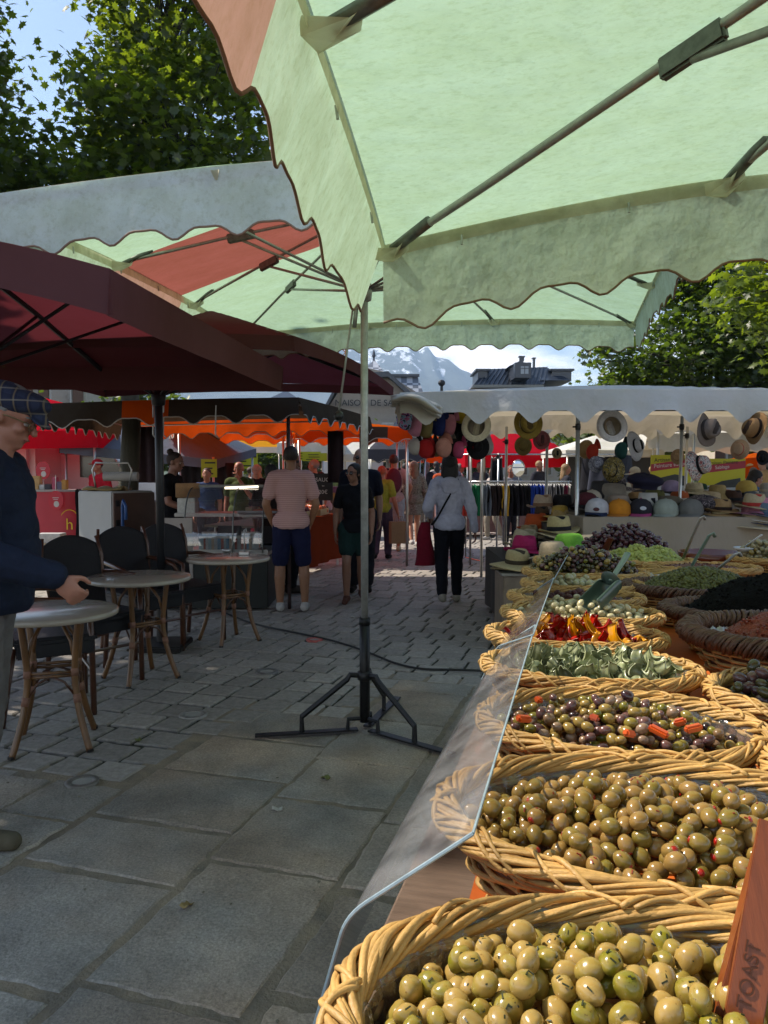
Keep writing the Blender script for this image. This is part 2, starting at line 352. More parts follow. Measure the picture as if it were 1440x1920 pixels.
# black cable across the paving
pts = [G(300, 1120), G(390, 1140), G(470, 1170), G(560, 1190), G(620, 1203), G(680, 1222), G(740, 1246), G(790, 1257), G(850, 1259), G(930, 1262), G(1000, 1266)]
cab = MB(); sm = []
for i in range(len(pts)-1):
    p0, p1, p2, p3 = pts[max(i-1, 0)], pts[i], pts[i+1], pts[min(i+2, len(pts)-1)]
    for k in range(6):
        t = k/6; sm.append(0.5*((2*p1)+(p2-p0)*t+(2*p0-5*p1+4*p2-p3)*t*t+(3*p1-p0-3*p2+p3)*t**3)+Vector((0, 0, .013)))
cab.tube(sm, .009, 8); tag(cab.build('power_cable', mat('black rubber', '#0c0c0c', 0.55), smooth=True), 'black power cable snaking over the setts past the parasol tripod', 'cable')

# litter and grit blown into the joints
lt = MB(); rl = random.Random(12)
for _ in range(420):
    x, y = rl.uniform(-3.2, 1.6), rl.uniform(1.2, 9.5); s_ = rl.uniform(.002, .007); lt.ell((x, y, .003), (s_, s_*rl.uniform(.5, 1.4), .002), 1, Matrix.Rotation(rl.uniform(0, 3), 3, 'Z'))
tag(lt.build('grit', mat('grit', '#7d7562', .9, island=.5)), 'small grit and crumbs scattered over the paving', 'grit', None, 'stuff')
for i, (px, py) in enumerate(((662, 1158), (905, 1108), (260, 1390), (520, 1520), (350, 1700), (610, 1460))):
    p = G(px, py); m = MB(); m.grid(lambda u, v: Vector(((u-.5)*.045, (v-.5)*.03, .008+.006*sin(u*5+i)+.004*cos(v*6))), 5, 4); o = m.build('litter_scrap', mat('scrap %d' % (i % 3), ('#b8b4aa', '#8f7a4a', '#6a6e3a')[i % 3], .8), None, smooth=True, loc=(p.x, p.y, 0), rz=i*1.1); s_ = o.modifiers.new('s', 'SOLIDIFY'); s_.thickness = .0015
    tag(o, ('pale scrap of paper on the setts left of the tripod pole', 'pale scrap beside the grey box of the hat stall', 'green leaf scrap on the setts below the nearest table', 'white scrap on the slate in front of the tripod', 'dry leaf on the slate towards the bottom left', 'green leaf scrap near the left tripod foot')[i], 'scrap')
# ================================================================== FABRIC ROOFS
def canopy(parent, c00, c10, c11, c01, apex_z, arch=0.0, val=0.22, amp=0.025, pitch=0.25, roof_m=None, val_m=None, stripe=None, trim_m=None,
           flare=(0.02, 0.02, 0.02, 0.02), sag=0.03, power=1.1, ribs=3, N=36, trim_r=0.004, wave=0.01, sides=(1, 1, 1, 1), apex=None, vstripe=None, hem=False, seed=1, valper=None, phase=0.0):
    """c00 near-left, c10 near-right, c11 far-right, c01 far-left; sides order near, right, far, left"""
    c00, c10, c11, c01 = [Vector(c) for c in (c00, c10, c11, c01)]
    ctr = (c00+c10+c11+c01)/4 if apex is None else Vector(apex); ctr = Vector((ctr.x, ctr.y, apex_z)); rr = random.Random(seed)
    ph = [rr.uniform(0, 6) for _ in range(6)]
    def bil(s, t):
        u, v = (s+1)/2, (t+1)/2
        return (c00*(1-u)+c10*u)*(1-v)+(c01*(1-u)+c11*u)*v
    def edge(s, t):
        p = bil(s, t); w = (1-s*s) if abs(t) >= abs(s) else (1-t*t)
        A_ = arch if not hasattr(arch, '__len__') else (arch[0] if t < 0 else arch[2]) if abs(t) >= abs(s) else (arch[1] if s > 0 else arch[3])
        p.z += A_*w; return p
    def surf(s, t):
        r = max(abs(s), abs(t), 1e-5); e = edge(s/r, t/r); w = (s/r if abs(t) > abs(s) else t/r)
        g_ = r**power; q = bil(0, 0)
        p = Vector((ctr.x*(1-r)+e.x*r, ctr.y*(1-r)+e.y*r, ctr.z*(1-g_)+e.z*g_))
        p.z -= sag*abs(sin(pi*(w+1)/2*ribs))*r*(1.15-r)*1.6*(1 if r < 1 else 1)
        p.z += 0.004*sin(7*s+ph[0]+3*t)*sin(6*t+ph[1])
        return p
    m = MB(); mats = [roof_m[0], roof_m[1] if len(roof_m) > 1 else roof_m[0]]
    n2 = N
    m.grid(lambda u, v: surf(2*u-1, 2*v-1), n2, n2, (lambda u, v: stripe(2*u-1, 2*v-1)) if stripe else None)
    roof = m.build('roof_sheet', mats, parent, smooth=True)
    sd = [((-1, -1), (1, -1), c00, c10), ((1, -1), (1, 1), c10, c11), ((1, 1), (-1, 1), c11, c01), ((-1, 1), (-1, -1), c01, c00)]
    vm = val_m or roof_m
    for k, (A, B, PA, PB) in enumerate(sd):
        if not sides[k]: continue
        L = (PB-PA).length; nn = max(24, int(L/pitch*12)); outv = Vector(((PB-PA).y, -(PB-PA).x, 0)).normalized()
        vh = valper[k] if valper else val; nsc = max(1, round(L/pitch)); pr = L/nsc
        def vp(u, v, A=A, B=B, L=L, outv=outv, k=k, vh=vh, pr=pr):
            s, t = A[0]+(B[0]-A[0])*u, A[1]+(B[1]-A[1])*u
            p = edge(s, t); d = vh + amp*cos(2*pi*u*L/pr+pi+phase) + amp*0.35*cos(4*pi*u*L/pr+phase)
            p = p + outv*(flare[k]*v + wave*v*sin(u*L*5+ph[2]+k)+wave*0.5*v*sin(u*L*13+ph[3])) - Vector((0, 0, d*v))
            return p
        mv = MB(); mv.grid(vp, nn, 6, (lambda u, v, A=A, B=B: vstripe(A[0]+(B[0]-A[0])*u, A[1]+(B[1]-A[1])*u) if vstripe else (stripe(A[0]+(B[0]-A[0])*u, A[1]+(B[1]-A[1])*u) if stripe else 0)))
        o = mv.build('valance', [vm[0], vm[1] if len(vm) > 1 else vm[0]], parent, smooth=True)
        if trim_m:
            tb = MB(); tb.tube([vp(i/nn, 1) for i in range(nn+1)], trim_r, 6); tb.build('binding', trim_m, o, smooth=True)
        if hem:
            hb = MB()
            hb.grid(lambda u, v, vp=vp: vp(u, 0)+Vector((0, 0, .004-0.045*v))-outv*0.006, nn, 1)
            hb.build('hem_tape', hem, o, smooth=True)
            nck = max(2, int(L/0.45))
            for i in range(nck):
                ck = MB(); q = vp((i+.5)/nck, .12)-outv*.012; ck.tube([q, q-Vector((0, 0, .03))-outv*.004], .004, 6); ck.build('hook', METAL, o)
    return surf, edge, ctr
M_GRN = fabric('pale green canvas', '#d6dad4', '#a6c6a8', 0.60, stain=0.10, sscale=4.5, fine=0.13, bump=0.3)
M_RED = fabric('faded red canvas', '#b8958a', '#925248', 0.60, stain=0.18, sscale=2.6, fine=0.06)
M_GRNV = fabric('pale green valance canvas', '#eef2f4', '#acccae', 0.44, stain=0.25, sscale=5, fine=0.14, bump=0.4)
M_REDV = fabric('faded red valance canvas', '#c0a79d', '#b08c7c', 0.5, stain=0.2, sscale=5, fine=0.08)
M_TRIM = mat('brown binding tape', '#8a705c', 0.8)
M_HEM = fabric('beige webbing', '#d8d2c4', '#e4dcc4', 0.62, stain=0.3, sscale=8)
M_POCK = fabric('cream leather pocket', '#d8cdb4', '#ebe6d8', 0.72, stain=0.2)
stripe3 = lambda s, t: 1 if abs(t) < 0.333 else 0
def frame(t, surf, edge, hub, ribs=3, rr_=.011, strut_at=0.42, mrib=METAL, sockets=True, corners_only=False):
    """ribs under the sheet, each with a strut down to the hub, a sleeve and a pocket at the hem"""
    pos = []
    for k in range(ribs):
        w = -1+2*k/ribs; pos += [(w, -1), (1, w), (-w, 1), (-1, -w)]
    for (s, q) in pos:
        if corners_only and not (abs(s) == 1 and abs(q) == 1): continue
        pts = [surf(s*r_, q*r_)-Vector((0, 0, .022)) for r_ in (0.02, .2, .4, .6, .8, .93)]
        pts.append(edge(s, q)-Vector((0, 0, .03))+(pts[0]-edge(s, q)).normalized()*.05)
        m = MB(); m.tube(pts, rr_, 8); rb = m.build('rib', mrib, t, smooth=True)
        if sockets:
            a, b = pts[-1], lerp(pts[-1], pts[-2], 0.0)+(pts[-2]-pts[-1]).normalized()*0.17
            m = MB(); m.tube([a, b], rr_*1.45, 8); m.build('sleeve', DMETAL_G, rb, smooth=True)
            dd = (pts[-2]-pts[-1]).normalized(); side = dd.cross(Vector((0, 0, 1))).normalized()
            m = MB(); e_ = edge(s, q)-Vector((0, 0, .012))
            m.add([e_-side*.04, e_+side*.04, a+dd*.05+side*.024-Vector((0, 0, .022)), a+dd*.07-Vector((0, 0, .0)), a+dd*.05-side*.024-Vector((0, 0, .022)), e_-side*.035-Vector((0, 0, .035)), e_+side*.035-Vector((0, 0, .035)), a-Vector((0, 0, .03))],
                  [[5, 6, 2, 7], [5, 7, 4], [7, 2, 3], [7, 3, 4], [0, 5, 4], [1, 2, 6], [0, 1, 6, 5]])
            m.build('pocket', M_POCK, rb)
        j = surf(s*strut_at, q*strut_at)-Vector((0, 0, .05)); dd = (surf(s*.7, q*.7)-surf(s*.3, q*.3)).normalized()
        m = MB(); m.tube([j, hub+(j-hub).normalized()*.03], rr_*.9, 8); st = m.build('strut', mrib, t, smooth=True)
        side = dd.cross(Vector((0, 0, 1))).normalized(); up = side.cross(dd)
        m = MB(); m.box(j+Vector((0, 0, .018)), (.026, .15, .05), M=Matrix((side, dd, up)).transposed(), bev=.006); m.build('bracket', DMETAL_G, st)
DMETAL_G = mat('zinc grey bracket', '#6d6f6c', 0.45, 0.6, var=.25, vscale=40)
# ---- near green parasol over the olive stall
t = thing('market_parasol', 'big pale green market parasol with scalloped edge right above the olive stall', 'parasol', (1.25, .85, 0), 0, 'green market parasols')
def L(p): return Vector(p)-Vector((1.25, .85, 0))
FLc = G(718, 462, 2.2)
c1 = [L((-.42, -.35, 2.28)), L((2.55, -.85, 2.2)), L((2.93, 2.02, 2.24)), L(FLc)]
surf, edge, ctr = canopy(t, *c1, 2.655, arch=.15, val=.205, amp=.024, pitch=.265, roof_m=[M_GRN, M_RED], val_m=[M_GRNV, M_REDV], stripe=lambda s, t: 1 if -.4 < t < .22 else 0, apex=L((1.36, .84, 0)), trim_m=M_TRIM, flare=(.03, .02, .015, .085), sag=.02, power=1.0, hem=M_HEM, seed=3, wave=.012, valper=(.2, .2, .25, .215))
frame(t, surf, edge, Vector((ctr.x, ctr.y, 2.30)), rr_=.0115, strut_at=.52)
m = MB(); m.tube([(ctr.x, ctr.y, 0), (ctr.x, ctr.y, 2.63)], .024, 14); m.build('pole', METAL, t, smooth=True)
m = MB(); m.tube([(ctr.x, ctr.y, 2.26), (ctr.x, ctr.y, 2.34)], .05, 14); m.build('hub', DMETAL_G, t, smooth=True)
# ---- second green parasol, pole and tripod in the middle of the picture
pole = G(684, 1372); HZ = P(692, 546, pole.y).z
t2 = thing('market_parasol', 'green and red striped market parasol on the galvanised pole with black tripod foot', 'parasol', (pole.x, pole.y, 0), 0, 'green market parasols')
def L(p): return Vector(p)-Vector((pole.x, pole.y, 0))
surf, edge, ctr = canopy(t2, L(P(-60, 372, 2.85)), L(P(1384, 270, 2.6)), L(G(1190, 602, 2.6)), L(G(452, 626, 2.6)), 2.96, arch=.055, val=.205, amp=.019, pitch=.225,
    roof_m=[M_GRN, M_RED], val_m=[M_GRNV, M_REDV], stripe=lambda s, t: 1 if (-.30 < t < .25 if s < .2 else -2 > t) else 0, trim_m=M_TRIM, flare=(.03, .02, .03, .05), sag=.02, hem=M_HEM, seed=5, apex=L((pole.x+.03, pole.y, 0)), wave=.012, valper=(.225, .2, .2, .17))
frame(t2, surf, edge, Vector((0, 0, HZ)), rr_=.0085, strut_at=.52)
m = MB(); m.tube([(0, 0, .60), (0, 0, 2.93)], [.021, .021], 16); m.build('pole', METAL, t2, smooth=True)
m = MB(); m.lathe([(.021, HZ-.06), (.04, HZ-.05), (.045, HZ), (.04, HZ+.04), (.021, HZ+.05)], n=16); m.build('hub', METAL, t2, smooth=True)
m = MB(); m.tube([(0, 0, .06), (0, 0, .66)], .030, 14); m.tube([(0, 0, .62), (0, 0, .66)], .033, 14); m.build('socket_tube', DMETAL, t2, smooth=True)
m = MB(); m.tube([(-.055, -.01, HZ-.04), (-.14, -.03, 1.83)], .006, 8); m.tube([(-.04, -.0, HZ-.06), (-.055, -.01, HZ-.2)], .012, 8); cr = m.build('pull_rod', METAL, t2, smooth=True)
m = MB(); m.ell((-.142, -.03, 1.80), .028, 3); m.tube([(-.142, -.03, 1.83), (-.142, -.03, 1.775)], .008, 8); m.build('knob', BLACKP, cr, smooth=True)
zc = .33
for (px, py) in ((478, 1385), (850, 1420), (745, 1312)):
    e_ = L(G(px, py)); e_.z = 0; d = e_.normalized(); n_ = Vector((-d.y, d.x, 0)); Ln = e_.length
    m = MB(); m.box(d*(Ln/2+.02)+Vector((0, 0, .018)), (Ln-.04, .05, .010), rz=atan2(d.y, d.x), bev=.002); lg = m.build('leg', DMETAL, t2)
    m = MB(); q = d*min(.36, Ln*.62); m.tube([Vector((0, 0, zc))+d*.03, d*.085+Vector((0, 0, zc+.005)), d*.10+Vector((0, 0, zc-.02)), q+Vector((0, 0, .11)), q+Vector((0, 0, .02))], .013, 6, flat=(1, 1.3)); m.build('brace', DMETAL, lg)
    m = MB(); m.tube([d*.02+Vector((0, 0, .08)), d*.095+Vector((0, 0, .08)), d*.10+Vector((0, 0, .02))], .013, 6); m.build('clamp', DMETAL, lg)
m = MB(); m.lathe([(.03, zc-.03), (.042, zc-.025), (.042, zc+.02), (.03, zc+.025)], n=14); m.build('collar', DMETAL, t2, smooth=True)
# ---- burgundy cafe parasols
M_BUR = fabric('burgundy acrylic', '#6c4348', '#78323a', 0.29, stain=0.18, sscale=1.2, bump=0.12, bscale=3)
M_BURV = fabric('burgundy acrylic edge', '#6e4a4c', '#743638', 0.24, stain=0.18, sscale=1.2, bump=0.12, bscale=3)
def burgundy(label, cor, apex_z, hub, pole_xy, arch, val, foot):
    o = Vector((pole_xy[0], pole_xy[1], 0)); tt = thing('cafe_parasol', label, 'parasol', o, 0, 'burgundy cafe parasols')
    surf, edge, ctr = canopy(tt, *[Vector(c)-o for c in cor], apex_z, arch=arch, val=val, amp=0.0, pitch=1.0, roof_m=[M_BUR], val_m=[M_BURV], flare=(-.015,)*4, sag=.012, ribs=2, seed=9, wave=.004, apex=(0, 0, 0))
    for (s, q) in ((-1, -1), (0, -1), (1, -1), (1, 0), (1, 1), (0, 1), (-1, 1), (-1, 0)):
        pts = [surf(s*r_, q*r_)-Vector((0, 0, .022)) for r_ in (0.02, .5, .99)]
        m = MB(); m.tube(pts, .014, 6, flat=(.8, 1.2)); m.build('rib', DMETAL, tt)
        j = surf(s*.5, q*.5)-Vector((0, 0, .04)); m = MB(); m.tube([j, Vector((0, 0, hub))], .009, 6); m.build('strut', DMETAL, tt)
    m = MB(); m.tube([(0, 0, .02), (0, 0, apex_z-.02)], .034, 16); m.build('pole', mat('anthracite pole', '#26282b', 0.4, 0.4), tt, smooth=True)
    m = MB(); m.lathe([(.034, hub-.07), (.055, hub-.06), (.06, hub+.02), (.034, hub+.05)], n=16); m.build('hub', DMETAL, tt, smooth=True)
    if foot:
        m = MB(); m.box((0, 0, .03), (.42, .42, .05), bev=.01); m.tube([(0, 0, .06), (0, 0, .4)], .045, 14); m.build('base', DMETAL, tt)
    return tt
pb = P(297, 745, 6.45)
burgundy('burgundy square cafe parasol on the dark pole behind the round tables', [(-3.4, 5.0, 2.28), (-.52, 4.50, 2.27), tuple(P(738, 726, 7.8)), (-3.0, 8.35, 2.36)], 2.9, pb.z, (pb.x, pb.y), .05, .085, True)
burgundy('nearer burgundy cafe parasol reaching in from the left over the man in the cap', [(-3.3, 2.75, 2.24), tuple(P(206, 504, 2.55)), tuple(P(531, 688, 4.9)), (-3.0, 5.15, 2.18)], 2.62, 1.95, (-2.15, 3.9), (.16, .0, .0, .0), .15, False)
# ================================================================== OLIVE STALL
from mathutils import noise as mnoise
TY = radians(15); TU = Vector((sin(TY), cos(TY), 0)); TV = Vector((cos(TY), -sin(TY), 0))
O0 = Vector((-.27, 0, 0))/1.0
def tb(v, u, z=0): # stall coordinates: v to the right of the left edge, u along it
    return Vector((-.285, .0, z))+TV*v+TU*u
TZ = .92
t = thing('stall_table', 'long table of the olive stall under an orange cloth', 'table', tb(1.4, 2.2), -TY)
W, LN = 2.75, 4.5
m = MB(); m.box((0, 0, TZ-.02), (W, LN, .034), bev=.004); m.build('table_top', mat('worn brown board', '#7d6a5c', 0.5, var=.25, vscale=9, bump=.2, stretch=(1, 8, 1)), t)
def cl(u, v):
    x = -W/2+.10+(W-.10)*u; y = -LN/2+LN*v
    return Vector((x, y, TZ+.0015+.004*mnoise.noise(Vector((x*3, y*3, 0)))+.004+.003*mnoise.noise(Vector((x*11, y*11, 3)))))
m = MB(); m.grid(cl, 60, 100); m.build('table_cloth', mat('orange cloth', '#d2681c', 0.75, var=.18, vscale=5, bump=.3, bscale=14, col2='#b04f12'), t, smooth=True)
for sx in (-1, 1):
    for sy in (-1, 0, 1):
        m = MB(); m.tube([(sx*(W/2-.15), sy*(LN/2-.15), TZ-.04), (sx*(W/2-.15), sy*(LN/2-.15), 0)], .02, 8); m.build('leg', METAL, t)
m = MB(); m.grid(lambda u, v: Vector((W/2-.005+.02*sin(v*60)*(1-u), -LN/2+LN*v, .05+(TZ-.06)*u)), 4, 80); m.build('skirt', mat('orange cloth', '#000'), t, smooth=True)
# guards
M_ACR = clear_sheet('smeared acrylic with painted sheen', gloss=.07, haze=.15, rough=.06)  # diffuse haze: slight smear, raised to stand in for a whitish reflection
M_ACE = mat('sawn acrylic edge', '#8fa3ad', 0.3, spec=.7, var=.2, vscale=60)
def guard(label, n0, n1, n2, f0, f1, f2, crinkle=False):
    o = Vector((n0.x, n0.y, 0)); tt = thing('sneeze_guard', label, 'guard', o, 0, 'clear guards along the olive stall')
    def sec(a, b, c):
        out = [Vector(a)]
        for k in range(7):
            w = k/6; q = lerp(lerp(lerp(a, b, .84), b, w), lerp(b, lerp(b, c, .16), w), w); out.append(q)
        out.append(Vector(c)); return out
    s0, s1 = sec(n0, n1, n2), sec(f0, f1, f2); m = MB(); NN = 14; vs = []
    for j in range(NN+1):
        for q0, q1 in zip(s0, s1): vs.append(lerp(q0, q1, j/NN)-o)
    k = len(s0); fs = [[j*k+i, j*k+i+1, (j+1)*k+i+1, (j+1)*k+i] for j in range(NN) for i in range(k-1)]
    m.add(vs, fs); ob = m.build('bent_sheet', clear_sheet('wavy acrylic', gloss=.16, haze=.10, rough=.05, crinkle=.5, cscale=12) if crinkle else M_ACR, tt, smooth=True)
    e = MB(); e.tube([q-o for q in s0], .0022, 6); e.tube([s0[-1]-o, s1[-1]-o], .0017, 6); e.tube([q-o for q in s1], .0022, 6)
    e.build('edge', M_ACE, ob)
guard('nearest clear acrylic guard bent over the left ends of the front olive baskets', G(586, 1935, .935), G(650, 1716, 1.06), G(887, 1563, 1.14), tb(.0, 1.98, .935), G(934, 1216, 1.06), G(1004, 1172, 1.14))
guard('middle clear guard with wavy reflections beside the pepper and garlic baskets', tb(.0, 2.02, .935), G(932, 1212, 1.065), G(1000, 1190, 1.145), tb(.0, 2.72, .935), G(1003, 1108, 1.06), G(1038, 1084, 1.14), True)
guard('farthest clear guard beside the straw hat stack', tb(.0, 2.78, .935), G(1007, 1104, 1.06), G(1040, 1084, 1.14), tb(.0, 3.6, .935), G(1045, 1056, 1.06), G(1066, 1038, 1.14), True)
# ---- wicker baskets
M_WICK = mat('peeled willow', '#bd9558', 0.5, var=.22, vscale=22, island=.22, bump=.25, bscale=120, spec=.45, stretch=(1, 1, 3))
M_WICKD = mat('dark brown wicker', '#5b3c2a', 0.5, var=.3, vscale=22, island=.3, bump=.25, bscale=120)
M_FILM = clear_sheet('cling film', gloss=.06, haze=.05, rough=.08, crinkle=.9, cscale=26)
M_FOIL = mat('crumpled foil tray', '#b4b3b0', 0.28, .9, var=.1, bump=.8, bscale=28)
_bm = {}
def basket_mesh(style):
    if style in _bm: return _bm[style]
    rr = random.Random(len(_bm)*7+1); A, B, H = .25, .18, .135
    rim = MB(); ns = 24 if style != 'braid' else 15; N = 190
    for k in range(ns):
        tw = 5 if style != 'braid' else 26; ph = 2*pi*k/ns; pts = []; r0 = rr.uniform(.0025, .0040)
        for i in range(N):
            th = 2*pi*i/N; f = tw*th+ph+.25*sin(3*th+k*1.7)
            wob = 1+.10*sin(5*th+k*2.1)
            ax, ay = (.0138*wob, .0115*wob) if style != 'braid' else (.020*wob, .018*wob)
            rad = ax*cos(f); zz = ay*sin(f)
            if k % 4 == 3: rad *= .35; zz *= .45
            nx, ny = cos(th)/A, sin(th)/B; nl = sqrt(nx*nx+ny*ny)
            pts.append(Vector((A*cos(th)+nx/nl*rad, B*sin(th)+ny/nl*rad, zz+.0012*sin(11*th+k))))
        rim.tube(pts, [r0*(1+.12*sin(i*.21+k)) for i in range(N)], 6, closed=True)
    for k in range(34):
        th0 = rr.uniform(0, 2*pi); sp2 = rr.uniform(.22, .40); pts = []; s0 = rr.choice((1, 1, -1)) if style != 'braid' else 1
        for i in range(12):
            u = i/11; th = th0+sp2*u; f = (-.6+u*2.9) if s0 > 0 else (2.3-u*2.9); nx, ny = cos(th)/A, sin(th)/B; nl = sqrt(nx*nx+ny*ny)
            pts.append(Vector((A*cos(th)+nx/nl*.0165*cos(f), B*sin(th)+ny/nl*.0165*cos(f), .0165*sin(f))))
        rim.tube(pts, [rr.uniform(.0024, .0033)]*12, 6)
    side = MB(); rows = 11; NS = 30; N2 = 150
    for r_ in range(rows):
        z = -.014-(H-.014)*r_/(rows-1)*.98; tp = 1-.24*((-z)/H)**1.2
        r0 = rr.uniform(.0034, .0046); pts = []
        for i in range(N2):
            th = 2*pi*i/N2; w = .0045*sin(NS/2*th+(pi if r_ % 2 else 0))
            pts.append(Vector(((A*tp-.006+w)*cos(th), (B*tp-.006+w)*sin(th), z+.0010*sin(9*th+r_))))
        side.tube(pts, r0, 5, closed=True)
    for i in range(NS):
        th = 2*pi*i/NS; pts = []
        for q in range(7):
            z = -H*q/6; tp = 1-.24*((-z)/H)**1.2; pts.append(Vector(((A*tp-.006)*cos(th), (B*tp-.006)*sin(th), z)))
        side.tube(pts, .0026, 5)
    side.lathe([(0.001, -H), (1, -H)], n=40, sx=A*.76, sy=B*.76)
    wall = MB(); wall.lathe([(A*.955*(1-.24*q**1.2), -H*q) for q in (0.1, .3, .6, .97)], n=48, sx=1, sy=B/A)
    lin = MB()
    def wb(q, a):
        k = mnoise.noise(Vector((cos(a)*5, sin(a)*5, q.z*20)))*.006+.0035*sin(a*41+q.z*30); return Vector((q.x*(1+k/.2), q.y*(1+k/.2), q.z+k*.5))
    lin.lathe([(A*.97, .004), (A*.93, -.004), (A*.89, -.03), (A*.84, -.07), (A*.78, -.11)], n=160, sx=1, sy=B/A*.985, wob=wb)
    _bm[style] = (rim, side, wall, lin, {}); return _bm[style]
BASKETS = {}
def basket(key, label, c, A=.25, B=.18, style='plain', liner='film', yaw=None, zrim=1.06, H=.135, tilt=0.0):
    rim, side, wall, lin, cache = basket_mesh(style)
    tt = thing('wicker_basket', label, 'basket', (c[0], c[1], zrim-H), -TY if yaw is None else yaw, 'wicker baskets on the olive stall')
    mt = M_WICK if style == 'plain' else M_WICKD
    for nm, mb, mm in (('rim', rim, M_WICK if style == 'plain' else M_WICKD), ('woven_side', side, M_WICK), ('inner_wall', wall, M_WICKD)) + ((('liner', lin, M_FILM if liner == 'film' else M_FOIL),) if liner else ()):
        kk = nm+(liner or '') if nm == 'liner' else nm
        if kk not in cache:
            o = mb.build(nm, mm, tt, smooth=True); cache[kk] = o.data
        else:
            o = bpy.data.objects.new(nm, cache[kk]); COL.objects.link(o); o.parent = tt
        o.location = (0, 0, H); o.scale = (A/.25, B/.18, H/.135)
    tt.rotation_euler = (tilt, 0, -TY if yaw is None else yaw)
    BASKETS[key] = (Vector((c[0], c[1], zrim)), A, B, -TY if yaw is None else yaw)
basket('b1', 'nearest wicker basket, full of big green olives with brown flecks', (.222, .562), .262, .183)
basket('b2', 'second wicker basket from the front, full of olives stuffed with red pepper', (.350, .945), .275, .186)
basket('b3', 'wicker basket of mixed green and purple olives with carrot bits', (.405, 1.318), .232, .172)
basket('b4', 'shallow wicker basket of pale artichoke pieces', (.455, 1.70), .228, .152)
basket('b5', 'wicker basket of red and yellow pepper strips', (.505, 2.03), .225, .146)
basket('b6', 'wicker basket of white garlic cloves holding the green scoop', (.60, 2.34), .23, .145, liner='foil')
basket('b7', 'wicker basket of dark dried tomatoes behind the garlic', (.66, 2.65), .22, .14)
basket('b8', 'wicker basket with a few pale small onions', (.76, 2.95), .22, .14)
basket('b9', 'wicker basket heaped with small dark green and brown olives', (.86, 3.30), .25, .16)
basket('b10', 'wicker basket behind the dark olives holding wooden tongs', (.98, 3.72), .24, .16)
basket('c1', 'wicker basket of green olives at the right edge, cut off by the picture', (.80, 1.06), .235, .17)
basket('c2', 'half shaded wicker basket of large dark olives at the right edge', (.895, 1.47), .245, .18, liner=None)
basket('c3', 'large dark braided basket filled with red paste', (1.10, 1.88), .33, .23, style='braid', liner='foil', zrim=1.09, H=.16)
basket('c4', 'dark basket heaped with black olive paste and cling film', (1.22, 2.36), .33, .20, style='braid', liner='film')
basket('c5', 'basket in foil heaped with chopped green olives', (1.18, 2.86), .27, .17, style='braid', liner='foil')
basket('c6', 'basket lined with foil holding pale green cream', (1.13, 3.16), .27, .15, liner='foil')
basket('c7', 'thin basket of brown spread behind the pale cream', (1.42, 3.45), .24, .13)
basket('c8', 'basket heaped with pale yellow shredded cabbage', (1.24, 3.70), .24, .15, liner='foil')
basket('c9', 'farthest basket piled high with shiny purple black olives', (1.30, 4.18), .24, .16)
basket('d1', 'basket of tiny black olives at the far right', (2.02, 3.35), .27, .18, liner='film')
basket('d2', 'basket of purple olives at the far right in front of the black ones', (1.78, 2.90), .22, .15)
basket('d3', 'basket of pale beige green olives with the white ladle', (1.98, 3.78), .26, .16)
